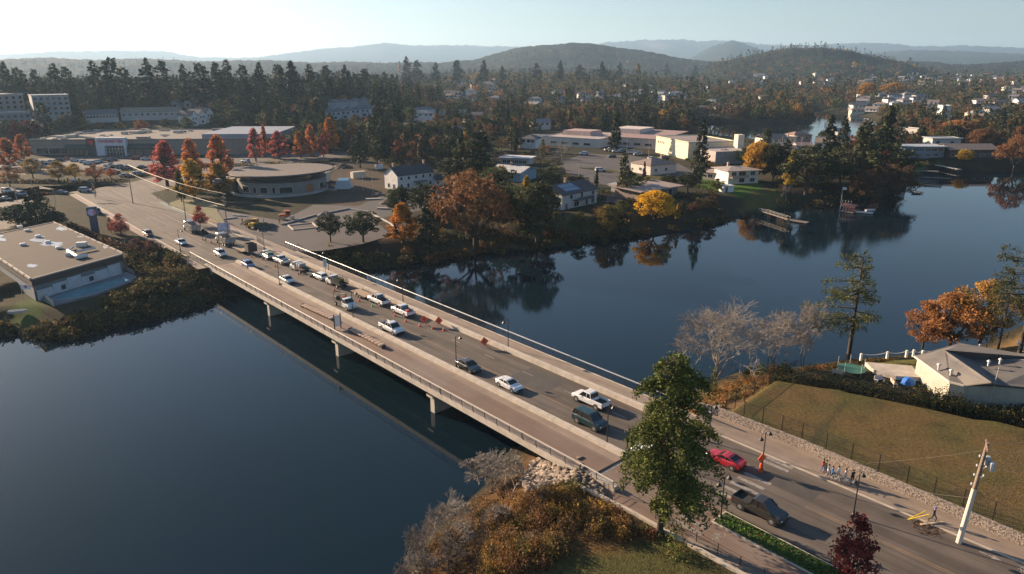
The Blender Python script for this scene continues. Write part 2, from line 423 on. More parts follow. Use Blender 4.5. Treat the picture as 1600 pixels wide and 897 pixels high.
nt.links.new(n2.outputs[0], m2.inputs[0]); nt.links.new(m2.outputs[0], p.inputs["Roughness"])
b = MB(); b.sheet([(-900, -150), (900, -150), (1400, 1400), (-900, 1400)], 0.0)
o = b.build("water", mw); tag(o, kind="structure")

# haze
hz_m = bpy.data.materials.new("haze"); hz_m.use_nodes = True; nt = hz_m.node_tree; nt.nodes.remove(nt.nodes["Principled BSDF"])
pv = _n(nt, "ShaderNodeVolumePrincipled"); pv.inputs["Color"].default_value = (.48, .72, 1.0, 1); pv.inputs["Density"].default_value = HAZE_D = 0.75e-4
pv.inputs["Anisotropy"].default_value = .3
nt.links.new(pv.outputs[0], nt.nodes["Material Output"].inputs["Volume"])
b = MB(); b.box(0, 5750, -5, 31500, 20500, 620)
o = b.build("haze", hz_m); tag(o, kind="stuff")
# ------------------------------------------------------------------ road surfaces
M_ASPH = mat("asphalt", (.132, .108, .089), .9, (.098, .081, .068), .35, detail=6, c3=(.14, .118, .10), scale3=.06, streak=.9, bump=.25, bscale=9, bdist=.02)
M_ASPH2 = mat("asphalt_new", (.060, .056, .055), .88, (.050, .047, .046), .5, bump=.2, bscale=9, bdist=.02)
M_LOT = mat("lot_paving", (.068, .058, .058), .9, (.055, .047, .048), .12, detail=6, bump=.2, bscale=6, bdist=.02)
M_CONC = mat("concrete", (.52, .455, .38), .85, (.40, .35, .29), .8, detail=6, bump=.15, bscale=12, bdist=.01)
M_CONC2 = mat("path_concrete", (.205, .138, .103), .88, (.175, .12, .09), .5, detail=6, c3=(.22, .17, .14), scale3=.1, streak=.45, bump=.15, bscale=10, bdist=.01)
M_WALK = mat("sidewalk_concrete", (.29, .23, .18), .88, (.24, .19, .15), .5, detail=6, streak=.45, bump=.15, bscale=10, bdist=.01)
M_PAINT = mat("road_paint", (.29, .265, .235), .7, (.12, .105, .09), 2.5, lo=.5, hi=.75)
M_YEL = mat("yellow_paint", (.26, .165, .085), .7, (.14, .11, .085), .8, lo=.45, hi=.7)
M_GREENP = mat("green_lane_paint", (.16, .24, .20), .8, (.12, .16, .14), 1.0)
M_BLACK = mat("black_metal", (.015, .015, .017), .45)
M_STEEL = mat("steel_rail", (.62, .60, .57), .35, metal=.6)
M_PATCH = mat("road_patch", (.060, .054, .050), .9, (.075, .068, .06), .6)
def st_sheet(mb, s0, s1, t0, t1, z, n=1):
    for i in range(n):
        a, b_ = s0 + (s1 - s0) * i / n, s0 + (s1 - s0) * (i + 1) / n
        mb.sheet([rd(a, t0), rd(b_, t0), rd(b_, t1), rd(a, t1)], z)
def struct(mb, name, m, **k):
    o = mb.build(name, m, **k); tag(o, kind="structure"); return o
LV = DECK
b = MB()
st_sheet(b, -300, -166, 53.5, 71.6, LV + .012)          # left approach
b.sheet([at(*q) for q in [(-420, 292), (-60, 291), (120, 297), (190, 288), (258, 273), (335, 262), (352, 272), (290, 289), (235, 302), (262, 318), (300, 334)]]
        + [rd(-230, 60), rd(-300, 54), rd(-330, 47)] + [at(*q) for q in [(60, 352), (-30, 362), (-420, 380)]], LV + .008)
st_sheet(b, -47.2, 45, 60.2, 73.6, LV + .012)           # right approach
struct(b, "road", M_ASPH)
b = MB(); st_sheet(b, -47.2, -33.2, 52.6, 60.2, LV + .012); st_sheet(b, -33.2, 45, 54.1, 57.2, LV + .014)
struct(b, "path", M_CONC2)
b = MB(); st_sheet(b, -47.2, 45, 52.6, 54.1, LV + .010)
b.sheet([rd(-47.2, 73.7), rd(45, 73.7), rd(45, 76.0), rd(10, 76.0), rd(-8, 76.4), rd(-22, 77.3), rd(-34.5, 78.1), rd(-45.5, 77.9), rd(-47.2, 77.4)], LV + .15)
for i in range(46): st_sheet(b, -47.2 + 2 * i, -47.17 + 2 * i, 73.7, 77.4, LV + .151)
struct(b, "sidewalk", M_WALK)
b = MB()
for (s0, s1, t0, t1, h) in ((-47.2, 45, 73.55, 73.7, .155), (-33.2, 45, 57.2, 57.4, .12), (-33.2, 45, 59.7, 59.9, .12), (-33.2, -33.0, 57.4, 59.7, .12),
                            (-166, -250, 71.6, 71.85, .15), (-180, -300, 53.2, 53.5, .15)):
    b.box(*rd((s0 + s1) / 2, (t0 + t1) / 2), LV, abs(s1 - s0), t1 - t0, h, RA)
struct(b, "kerb", M_CONC)
b = MB(); b.box(*rd(5.9, 58.55), LV, 77.8, 2.3, .16, RA)
struct(b, "grass_strip", mat("verge_grass", (.06, .10, .018), .95, (.035, .055, .012), 3.0, bump=1, bscale=8, bdist=.15))
b = MB(); st_sheet(b, -225, -166, 71.85, 75.2, LV + .14)
st_sheet(b, -300, -166, 51.2, 53.2, LV + .12)
struct(b, "sidewalk", M_WALK)
# paved lots
b = MB(); b.sheet([at(*q) for q in [(-400, 272), (-400, 236), (60, 240), (245, 243), (250, 256), (228, 262), (150, 270), (60, 273)]], LV + .02)
b.sheet([at(*q) for q in [(262, 262), (320, 245), (420, 238), (540, 236), (545, 244), (440, 262), (400, 270), (350, 276)]], LV + .02)
struct(b, "parking_lot", M_LOT)
b = MB(); b.sheet([rd(-166, 75.4), rd(-200, 75.4), rd(-232, 78)] + [at(*q) for q in [(330, 318), (352, 330), (440, 345), (490, 320), (560, 322), (612, 368), (560, 383), (505, 392), (470, 393)]], LV + .02)
struct(b, "plaza_paving", M_LOT)
b = MB(); b.sheet([at(*q) for q in [(878, 252), (915, 240), (985, 243), (1060, 255), (1090, 272), (1060, 276), (990, 272), (940, 262), (890, 262)]], LV + .02)
b.sheet([at(*q) for q in [(888, 253), (905, 263), (985, 274), (1005, 285), (985, 300), (965, 320), (940, 315), (960, 292), (900, 280), (855, 268)]], LV + .03)
struct(b, "parking_lot", M_LOT)
b = MB(); b.sheet([at(*q) for q in [(500, 345), (540, 335), (560, 322), (610, 300), (645, 285), (690, 300), (700, 320), (600, 340), (560, 336), (520, 352)]], LV + .016)
struct(b, "driveway", M_ASPH2)
b = MB(); b.sheet([at(*q) for q in [(735, 205), (775, 195), (790, 178), (765, 165), (780, 163), (806, 178), (790, 200), (745, 214)]], 5.2)
# markings
b = MB()
for s0 in np.arange(-166, -50, 1.0): b.mi = 0; st_sheet(b, s0, s0 + 1.02, 64.75, 64.90, LV + .045) if True else None
o = struct(b, "lane_marking", M_YEL)
b = MB(); st_sheet(b, -300, -168, 65.4, 65.52, LV + .018); st_sheet(b, -300, -168, 65.7, 65.82, LV + .018)
st_sheet(b, -28, 45, 66.85, 66.97, LV + .018); st_sheet(b, -28, 45, 67.15, 67.27, LV + .018)
struct(b, "centre_marking", M_YEL)
b = MB()
for s0 in range(-300, -168, 9): st_sheet(b, s0, s0 + 2.6, 68.5, 68.62, LV + .018); st_sheet(b, s0, s0 + 2.6, 60.2, 60.32, LV + .018) if s0 > -240 else None
for s0 in range(-164, -52, 9): st_sheet(b, s0, s0 + 2.4, 68.25, 68.38, LV + .045)
# zebra crossing over road and path
for t0 in (54.4, 55.6, 62.3, 63.7, 65.1, 66.5, 67.9, 71.9, 72.9):
    st_sheet(b, -35.9, -32.6, t0, t0 + .55, LV + .018)
st_sheet(b, -47.0, -46.6, 54.6, 59.4, LV + .02)
struct(b, "crossing_marking", M_PAINT)
b = MB()   # painted arrow and bicycle
def st_poly(mb, s, t, pts, z, sc=1.0): mb.sheet([rd(s + x * sc, t + y * sc) for x, y in pts], z)
st_poly(b, -13.2, 72.6, [(0, -.08), (1.1, -.08), (1.1, -.35), (1.9, 0), (1.1, .35), (1.1, .08), (0, .08)], LV + .02)
def ring(mb, s, t, r, w, z):
    for i in range(14):
        a, c = 2 * pi * i / 14, 2 * pi * (i + 1) / 14
        mb.sheet([rd(s + r * cos(a), t + r * sin(a)), rd(s + r * cos(c), t + r * sin(c)), rd(s + (r - w) * cos(c), t + (r - w) * sin(c)), rd(s + (r - w) * cos(a), t + (r - w) * sin(a))], z)
def line(mb, s, t, x0, y0, x1, y1, w, z):
    L = hypot(x1 - x0, y1 - y0); nx, ny = -(y1 - y0) / L * w / 2, (x1 - x0) / L * w / 2
    mb.sheet([rd(s + x0 + nx, t + y0 + ny), rd(s + x1 + nx, t + y1 + ny), rd(s + x1 - nx, t + y1 - ny), rd(s + x0 - nx, t + y0 - ny)], z)
def bike(mb, s, t, z):
    ring(mb, s, t - .55, .38, .10, z); ring(mb, s, t + .55, .38, .10, z)
    for i, q in enumerate(((0, -.55, -.5, -.2), (-.5, -.2, -.5, .35), (0, -.55, 0.0, -.1), (0, -.1, -.5, .35), (-.5, .35, 0, .55), (-.5, -.2, 0, -.1), (-.5, .35, -.75, .3), (-.62, -.32, -.62, -.05))):
        line(mb, s, t, *q, .09, z + .0008 * i)
bike(b, -31.2, 55.6, LV + .024); bike(b, -9.3, 72.7, LV + .024)
struct(b, "path_marking", M_PAINT)
b = MB(); b.sheet([rd(-262, 72.4), rd(-262, 70.6), rd(-233, 70.3), rd(-233, 71.2), rd(-245, 71.4)], LV + .02)
struct(b, "cycle_lane", M_GREENP)
b = MB()   # darker repair patches on the roadway
for (s0, s1, t0, t1) in ((-74, -66.5, 65.2, 70.4), (-33, -28, 68.3, 71), (-230, -221, 66, 68), (-37, -31.5, 61.5, 63), (-182, -176, 61, 64)):
    st_sheet(b, s0, s1, t0, t1, LV + (.041 if -166 < s0 < -48 else .0155))
struct(b, "road_patch", M_PATCH)
# kerb island around the signal corner
b = MB(); b.prism([rd(-258, 73.2), rd(-252, 72.4), rd(-234, 72.4), rd(-214, 72.2), rd(-214, 75.5), rd(-232, 80), rd(-243, 84), rd(-255, 84), rd(-262, 78)], LV + .02, LV + .16)
struct(b, "traffic_island", mat("island_grass", (.11, .13, .03), .95, (.17, .13, .08), .35, bump=.6, bscale=4))

# ------------------------------------------------------------------ the bridge
BR = empty("bridge", (*rd(0, 0), 0), RA, "long low concrete road bridge with railings crossing the dark inlet", "bridge")
S0, S1 = -166.2, -47.2
def part(mb, name, m, parent=BR, **k): return mb.build(name, m, parent, **k)
b = MB()
b.box((S0 + S1) / 2, 65.8, LV - .35, S1 - S0, 11.6, .385)                          # roadway slab, +.035
part(b, "roadway_slab", M_ASPH)
b = MB()
b.box((S0 + S1) / 2, 57.0, LV - .45, S1 - S0, 6.0, .6)
part(b, "walkway_slab", M_WALK)
b = MB(); b.box((S0 + S1) / 2, 57.15, LV + .15, S1 - S0 - .02, 3.1, .006)
for s in np.arange(S0 + 6, S1, 7.3): b.box(s, 57.1, LV + .157, .05, 5.6, .002)
part(b, "walkway_inlay", M_CONC2)
b = MB(); b.box((S0 + S1) / 2, 73.9, LV - .45, S1 - S0, 3.4, .65)
part(b, "far_walkway_slab", M_WALK)
for nm, t, w, h in (("near_barrier", 60.45, .9, .62), ("far_barrier", 71.95, .75, .72)):
    b = MB(); n = 40; L = (S1 - S0) / n
    for i in range(n):
        c = S0 + L * (i + .5)
        b.loft([[(c - L / 2 + .02, t + x, z) for x, z in ((-w / 2, LV - .2), (w / 2, LV - .2), (w / 2 - .06, LV + h), (-w / 2 + .06, LV + h))],
                [(c + L / 2 - .02, t + x, z) for x, z in ((-w / 2, LV - .2), (w / 2, LV - .2), (w / 2 - .06, LV + h), (-w / 2 + .06, LV + h))]])
    b.box((S0 + S1) / 2, t, LV - .1, S1 - S0 - .1, w * .7, h + .08)
    part(b, "barrier", M_CONC)
for t, y in ((54.05, 0), (75.55, 0)):
    b = MB(); b.box((S0 + S1) / 2, t, LV - .62, S1 - S0, .28, .80 if t < 60 else .85)
    part(b, "edge_beam", M_CONC)
for t in (56.2, 59.6, 63, 66.4, 69.8, 73.4):
    b = MB(); b.box((S0 + S1) / 2, t, LV - 1.55, S1 - S0, .5, 1.12, 0); part(b, "girder", mat("dark_concrete", (.20, .18, .16), .9, (.15, .135, .12), .6))
# concave soffit edge visible from the side: thin dark slab
for s in (-137.2, -108.4, -79.4):
    b = MB()
    b.loft([[(s + x, y, z) for x, y in ((-.5, 55.1), (.5, 55.1), (.5, 74.5), (-.5, 74.5))] for z in (-1.5, LV - 1.9)])
    b.loft([[(s + x * k, y, z) for x, y in ((-.7, 54.6), (.7, 54.6), (.7, 75.0), (-.7, 75.0))] for z, k in ((LV - 1.9, 1), (LV - 1.55, 1.15))])
    part(b, "pier", M_CONC)
b = MB()
b.box(S1 + 1.9, 54.3, 0.6, 3.8, .8, LV - .05); b.box(S1 + .35, 64.5, 0.5, .7, 21.0, LV - 1.6)
part(b, "abutment", M_CONC)
b = MB(); b.box(S0 - 1.7, 54.3, 0.3, 4.2, .8, LV - .2); b.box(S0 - .35, 64.5, 0.2, .7, 21.0, LV - 1.2); part(b, "abutment", M_CONC)
# near railing: leaning posts, top rail and thin wires
def railing(name, s0, s1, t, zb, lean, top_m, gap=2.45, h=1.12, wires=4, top_w=.06, parent=BR, postm=M_BLACK, double=7):
    b = MB(); n = max(1, int(round((s1 - s0) / gap)))
    for i in range(n + 1):
        s = s0 + (s1 - s0) * i / n
        for ds in ((-.12, .12) if double and i % double == 0 else (0,)):
            b.path([(s + ds, t, zb), (s + ds, t - lean * .9, zb + h * .45), (s + ds, t - lean, zb + h * .75), (s + ds, t - lean * .6, zb + h)], .045, 4)
    for k in range(wires):
        z = zb + h * (.18 + .64 * k / max(1, wires - 1)); tt = t - lean * (.5 + .4 * min(1, k / 2))
        b.tube((s0, tt, z), (s1, tt, z), .014, n=3)
    rail = b.build(name, postm, parent)
    b = MB(); b.bev((s0 + s1) / 2, t - lean * .6, zb + h, s1 - s0, top_w * 2, top_w, .02)
    b.build("handrail", top_m, rail)
    return rail
M_HAND = mat("pale_handrail", (.58, .52, .45), .5)
railing("railing", S0 - 13, S1 + 3.7, 54.0, LV + .15, .16, M_HAND)
railing("railing", S0 - 6, S1 + 2, 75.5, LV + .38, -.05, M_STEEL, wires=6, top_w=.11, double=0)
b = MB(); b.box((S0 + S1) / 2 - 2, 75.62, LV + .42, S1 - S0 + 8, .02, .75); 
# railing of the approach path and its retaining wall
b = MB()
b.prism([rd(-46.9, 51.5), rd(-46.9, 52.0), rd(-40, 52.5), rd(-30, 52.6), rd(45, 52.6), rd(45, 52.2), rd(-30, 52.2), rd(-40, 52.1)], 0.8, LV + .3)
rw = b.build("retaining_wall", M_CONC); tag(rw, "pale concrete retaining wall below the path beyond the bridge end", "wall")
PR = empty("path_railing", (*rd(0, 0), 0), RA, "thin black metal railing along the path right of the tall fir", "railing")
def _rl():
    r_ = railing("rail_panels", -37.2, 45, 53.4, LV, 0, M_BLACK, wires=4, top_w=.03, parent=PR, h=1.1)
_rl()
SR = empty("stair_railing", (*rd(-45.2, 52.9), LV), RA, "small black stair railing cage beside the bridge abutment", "railing")
b = MB()
for x, y in ((-1.2, -1), (1.4, -1), (1.4, .6), (-1.2, .6), (.1, -1)): b.tube((x, y, -.9), (x, y, 1.05), .035, n=4)
for z in (.1, .45, .8, 1.05):
    b.tube((-1.2, -1, z), (1.4, -1, z), .02, n=3); b.tube((1.4, -1, z), (1.4, .6, z), .02, n=3); b.tube((-1.2, -1, z), (-1.2, .6, z), .02, n=3)
b.build("bars", M_BLACK, SR)
b = MB()
for k in range(6): b.box(-.6 + k * .32, -.2, -1.2, .3, 1.4, 1.2 - k * .0 - .17 * (5 - k))
b.build("steps", M_CONC, SR)

# stone retaining wall along the field
M_STONE = mat("rubble_stone", (.30, .24, .20), .9, (.10, .085, .075), 6.5, detail=2, c3=(.42, .35, .29), scale3=4.5, amt3=.8, bump=1.0, bscale=6.5, bdist=.1, lo=.42, hi=.55)
b = MB()
wl = [(-48.5, 77.0), (-45.5, 77.7), (-34.5, 77.9), (-22, 77.1), (-8, 76.2), (10, 75.8), (45, 75.8)]
wt = [(s, t + .42) for s, t in wl]
P = [rd(*q) for q in wl] + [rd(*q) for q in wt[::-1]]
for i in range(len(wl) - 1):
    n_ = max(1, int((wl[i + 1][0] - wl[i][0]) / 1.0))
    for k in range(n_):
        a = [wl[i][j] + (wl[i + 1][j] - wl[i][j]) * k / n_ for j in (0, 1)]; c = [wl[i][j] + (wl[i + 1][j] - wl[i][j]) * (k + 1) / n_ for j in (0, 1)]
        h1 = LV + 1.3 + .02 * sin(k * 3.1 + i)
        b.prism([rd(a[0], a[1]), rd(c[0], c[1]), rd(c[0], c[1] + .42), rd(a[0], a[1] + .42)], LV, h1)
sw = b.build("stone_wall", M_STONE); tag(sw, "low wall of pink and grey rubble stone along the grass field", "wall")
# riprap
# ------------------------------------------------------------------ foliage
def leaf_mat(name, transl, rough=.75, var=(.55, 1.35), attr_col=False):
    m = bpy.data.materials.new(name); m.use_nodes = True; nt = m.node_tree; L = nt.links; p = nt.nodes["Principled BSDF"]
    p.inputs["Roughness"].default_value = rough; p.inputs["Specular IOR Level"].default_value = .2
    if attr_col: src = _n(nt, "ShaderNodeAttribute", attribute_name="zone").outputs["Color"]
    else: src = _n(nt, "ShaderNodeObjectInfo").outputs["Color"]
    ta = _n(nt, "ShaderNodeAttribute", attribute_name="tint")
    mr = _n(nt, "ShaderNodeMapRange"); mr.inputs[3].default_value = var[0]; mr.inputs[4].default_value = var[1]
    L.new(ta.outputs["Fac"], mr.inputs[0])
    mx = _n(nt, "ShaderNodeVectorMath", operation='SCALE'); L.new(src, mx.inputs[0]); L.new(mr.outputs[0], mx.inputs["Scale"])
    L.new(mx.outputs[0], p.inputs["Base Color"])
    tr = _n(nt, "ShaderNodeBsdfTranslucent"); L.new(mx.outputs[0], tr.inputs[0])
    ms = _n(nt, "ShaderNodeMixShader"); ms.inputs[0].default_value = transl
    L.new(p.outputs[0], ms.inputs[1]); L.new(tr.outputs[0], ms.inputs[2]); L.new(ms.outputs[0], nt.nodes["Material Output"].inputs[0])
    return m
M_NEEDLE = leaf_mat("needles", .12, var=(.5, 1.5))
M_LEAF = leaf_mat("leaves", .35)
M_LEAFC = leaf_mat("shrub_leaves", .28, attr_col=True)
M_BARK = mat("bark", (.075, .055, .042), .95, (.035, .027, .021), 3.0, bump=.8, bscale=6)
M_BARKP = mat("pale_bark", (.21, .17, .14), .95, (.12, .095, .08), 3.0)
M_TWIG = mat("bare_twigs", (.34, .30, .26), .95, (.22, .19, .16), 1.0)

def rand_quads(C, size, r, flat=0.0, asp=.65):
    n = len(C)
    nrm = r.normal(size=(n, 3)); nrm[:, 2] += flat * 3 * np.sign(r.uniform(-.2, 1, n)); nrm /= np.linalg.norm(nrm, axis=1)[:, None]
    a = r.normal(size=(n, 3)); u = np.cross(nrm, a); u /= np.linalg.norm(u, axis=1)[:, None] + 1e-9; v = np.cross(nrm, u)
    s = (size * r.uniform(.6, 1.3, n))[:, None]
    k = r.uniform(.55, 1.0, (4, n, 1))
    q = np.stack([C + u * s * k[0], C + v * s * asp * k[1], C - u * s * k[2], C - v * s * asp * k[3]], 1)
    return q.reshape(-1, 3)
def tubes_np(segs, n=4):
    """segs: list of (p, q, r0, r1) -> vertices, quads"""
    V = []; F = []
    for p, q, r0, r1 in segs:
        p = np.array(p, float); q = np.array(q, float); d = q - p; L = np.linalg.norm(d)
        if L < 1e-6: continue
        d /= L; a = np.cross(d, (0, 0, 1) if abs(d[2]) < .9 else (1, 0, 0)); a /= np.linalg.norm(a); c = np.cross(d, a)
        b = len(V)
        for cc, r in ((p, r0), (q, r1)):
            for i in range(n): V.append(cc + (a * cos(2 * pi * i / n) + c * sin(2 * pi * i / n)) * r)
        for i in range(n): F.append((b + i, b + (i + 1) % n, b + n + (i + 1) % n, b + n + i))
    return np.array(V, float).reshape(-1, 3), np.array(F, int).reshape(-1, 4)
def conifer_data(seed, H=20., R=4.6, step=.7, nbr=6, leaf=.85, per=14, z0=.12, droop=.22, power=.75, asym=.25, sticks=False, gaps=.12, asp=.65, lob=0, bw=.26):
    r = np.random.RandomState(seed); C = []; segs = []
    ph = r.uniform(0, 6.28)
    z = z0 * H
    while z < H * .985:
        f = 1 - (z - z0 * H) / (H * (1 - z0))
        env = R * (f ** power) * (1.0 if f < .82 else max(.35, 1 - (f - .82) * 3.4))
        if lob: env *= min(1, .45 + (z - z0 * H) / (.16 * H) * .55)
        for k in range(nbr if f > .15 else 4):
            if r.rand() < gaps: continue
            az = r.uniform(0, 2 * pi)
            L = env * r.uniform(.55, 1.18) * (1 + asym * sin(az + ph) + lob * sin(3 * az + z * 1.1) * sin(z * .9 + az)) + .25
            d = np.array([cos(az), sin(az)]); zz = z + r.uniform(-.5, .5) * step
            m = max(2, int(per * (L / R) * r.uniform(.8, 1.2)) + 1)
            t = np.sqrt(r.uniform(.05, 1, m)); w = bw * L * (1 - t * .6)
            off = r.normal(size=m) * w
            up = (.25 if f < .35 else .05)
            P = np.stack([d[0] * t * L - d[1] * off, d[1] * t * L + d[0] * off, zz + L * (up * t - droop * t * t * 1.6) + r.normal(size=m) * .16 * (1 + step)], 1)
            C.append(P)
            if sticks: segs.append(((0, 0, zz), (d[0] * L * .8, d[1] * L * .8, zz + L * (up * .8 - droop)), .05 + L * .012, .02))
        z += step * (0.6 + .4 * f) * r.uniform(.75, 1.25)
    C.append(np.stack([r.normal(size=6) * .1, r.normal(size=6) * .1, H * (1 - .05 * r.rand(6))], 1))
    C = np.concatenate(C); Q = rand_quads(C, leaf, r, flat=.45, asp=asp)
    clump = np.sin(C[:, 0] * 1.3 + seed) * np.sin(C[:, 1] * 1.3) * np.sin(C[:, 2] * 1.1)
    tint = np.clip(.5 + .35 * clump + r.normal(size=len(C)) * .18, 0, 1)
    F = np.arange(len(Q)).reshape(-1, 4)
    segs.append(((0, 0, -.4), (0, 0, H * .45), H * .021, H * .013)); segs.append(((0, 0, H * .45), (0, 0, H * .97), H * .013, .04))
    TV, TF = tubes_np(segs, 7 if sticks else 5)
    return Q, F, tint, TV, TF
def broad_data(seed, H=11., W=8., trunk=.22, nc=16, per=70, leaf=.42, cr=.26, shape='round', limbs=True, low=.0, lean=0., nl=4, fill=.3):
    r = np.random.RandomState(seed); C = []; segs = []; cen = []
    base = trunk * H; ch = H - base
    for i in range(nc):
        th = r.uniform(0, 2 * pi); u = r.uniform(-.75, 1)
        rad = r.uniform(.55, .95) if r.rand() > fill else r.uniform(.1, .5)
        if shape == 'round': w = W / 2 * math.sqrt(max(0, 1 - u * u)) ; z = base + ch * .5 + u * ch * .46
        elif shape == 'cone': fz = r.uniform(0, 1); w = W / 2 * (1 - fz) ** .7 * (1 if fz > .15 else .7); z = base + ch * (fz * .92 + .02); rad = r.uniform(.5, 1)
        else: u = r.uniform(-.2, 1); w = W / 2 * math.sqrt(max(0, 1 - (u * .9) ** 2)); z = base + ch * .38 + u * ch * .55   # spreading
        c = np.array([cos(th) * w * rad, sin(th) * w * rad, z]); cen.append(c)
        m = int(per * r.uniform(.6, 1.4)); rr = cr * W * .5 * r.uniform(.8, 1.35)
        g = r.normal(size=(m, 3)); g /= np.linalg.norm(g, axis=1)[:, None]; g *= (r.uniform(.35, 1, (m, 1)) ** .5) * rr; g[:, 2] *= .75
        C.append(c + g)
    C = np.concatenate(C); C = C[C[:, 2] > base * .5]
    Q = rand_quads(C, leaf, r, flat=.1, asp=.8)
    rid = np.sin(C[:, 0] * 1.1 + seed) * np.sin(C[:, 1] * 1.1 + 1) * np.sin(C[:, 2] * 1.3)
    tint = np.clip(.5 + .4 * rid + r.normal(size=len(C)) * .2, 0, 1)
    F = np.arange(len(Q)).reshape(-1, 4)
    tr = H * .022 + .06
    fork = np.array([lean, 0, base * 1.15])
    segs.append(((0, 0, -.4), fork, tr, tr * .8))
    if limbs:
        hubs = []
        for k in range(nl):
            a = 2 * pi * (k + r.uniform(-.25, .25)) / nl
            h = np.array([cos(a) * W * .2, sin(a) * W * .2, base + ch * r.uniform(.22, .42)]); hubs.append(h); segs.append((fork, h, tr * .62, tr * .38))
        for c in cen:
            h = min(hubs, key=lambda q: np.linalg.norm(q - c)); mid = (h + c) / 2 + r.normal(size=3) * .25
            segs.append((h, mid, tr * .32, tr * .2)); segs.append((mid, c, tr * .2, .03))
    TV, TF = tubes_np(segs, 5)
    return Q, F, tint, TV, TF
def bare_data(seed, H=10., W=8., depth=5, nb=3, trunks=1, thick=.017, up=.5):
    r = np.random.RandomState(seed); segs = []
    def grow(p, d, L, rad, k):
        q = p + d * L; mid = (p + q) / 2 + r.normal(size=3) * L * .06
        segs.append((p, mid, rad, rad * .85)); segs.append((mid, q, rad * .85, rad * .65))
        if k == 0: return
        for i in range(nb if k > 1 else nb + 1):
            nd = d + r.normal(size=3) * .48; nd[2] += .12 * up; nd[0] *= 1 + .15 * (W / H); nd /= np.linalg.norm(nd)
            grow(mid + (q - mid) * r.uniform(.1, 1), nd, L * r.uniform(.62, .86), max(.02, rad * .56), k - 1)
    for t in range(trunks):
        d = np.array([r.normal() * .22 * (trunks > 1), r.normal() * .22 * (trunks > 1), 1]); d /= np.linalg.norm(d)
        grow(np.array([r.normal() * .3 * (trunks > 1), r.normal() * .3 * (trunks > 1), -.3]), d, H * .30, H * thick, depth)
    V, F = tubes_np(segs, 3)
    s = H / max(V[:, 2].max(), .1); V[:, 2] *= s; w = np.percentile(np.abs(V[:, :2]), 99); V[:, :2] *= min(2.2, W / 2 / w)
    return V, F
PROTO = {}
def proto(key, fn, leafm, barkm=None):
    """meshes shared by the copies: crown, trunk and both in one"""
    if key not in PROTO:
        Q, F, t, TV, TF = fn()
        cm = mesh_np("crown", Q, F, leafm, tint=t); tm = mesh_np("trunk", TV, TF, barkm or M_BARK)
        V = np.concatenate([Q, TV]); FF = np.concatenate([F, TF + len(Q)])
        am = mesh_np("tree", V, FF, [leafm, barkm or M_BARK], mi=np.r_[np.zeros(len(F)), np.ones(len(TF))].astype(int), tint=np.r_[t, np.full(len(TF), .5)])
        PROTO[key] = (cm, tm, am, float(V[:, 2].max()))
    return PROTO[key]
NCON, NBRO = 6, 6
CONP = [dict(R=4.6, asp=.5), dict(R=3.6, step=.85), dict(R=5.2, gaps=.2, asym=.4), dict(R=3.0, droop=.3), dict(R=4.8, z0=.28, gaps=.25, power=.55, asym=.35), dict(R=5.6, z0=.18, power=.5, gaps=.25, asym=.3)]
def con(i): i %= NCON; return proto(("con", i), lambda: conifer_data(20 + i, **CONP[i]), M_NEEDLE)
BROP = [dict(W=9), dict(W=7, shape='cone', nc=22), dict(W=11, shape='spread', nc=20), dict(W=8, nc=22, per=60), dict(W=5.5, shape='cone', nc=20, H=12), dict(W=12, H=10, shape='spread', nc=24, per=60)]
def bro(i): i %= NBRO; return proto(("bro", i), lambda: broad_data(40 + i, **BROP[i]), M_LEAF)
def top_h(px, pyt, x, y, zb):
    dx, dy, dz = ray(px, pyt); return CAMZ + hypot(x, y) * dz / hypot(dx, dy) - zb
TREES_XY = []
_ri = random.Random(7)
def tree(px, pyb, pyt, kind, i, color, label, group=None, parts=True, wsc=1.0, name=None, z=None, H=None, barkless=False):
    if z is None: x, y, z = atg(px, pyb)
    else: x, y = at(px, pyb, z)
    pr = con(i) if kind == 'con' else bro(i) if kind == 'bro' else kind
    if H is None: H = top_h(px, pyt, x, y, z)
    s = H / pr[3]; rz = _ri.uniform(0, 6.28)
    TREES_XY.append((x, y, 3.2 * s * wsc))
    name = name or ("conifer" if kind == 'con' else "broadleaf_tree")
    cat = "tree"
    if parts:
        r = empty(name, (x, y, z - .1), rz, label, cat, group)
        link_mesh("trunk", pr[1], r, sc=(s * wsc, s * wsc, s))
        link_mesh("crown", pr[0], r, color=color, sc=(s * wsc, s * wsc, s))
    else:
        r = link_mesh(name, pr[2], loc=(x, y, z - .1), rz=rz, color=color, sc=(s * wsc, s * wsc, s)); tag(r, label, cat, group)
    return r
# colours (albedo)
DK = (.037, .045, .020); DG = (.052, .060, .024); OL = (.075, .090, .032); BR = BRN = (.130, .072, .036); OR = (.52, .20, .030); GD = (.58, .33, .035); RD_ = (.30, .060, .040)
YG = (.24, .20, .045); RO = (.54, .20, .075); PK = (.52, .15, .115); DR = (.16, .035, .030)
BR = bpy.data.objects["bridge"]
SAFE = []
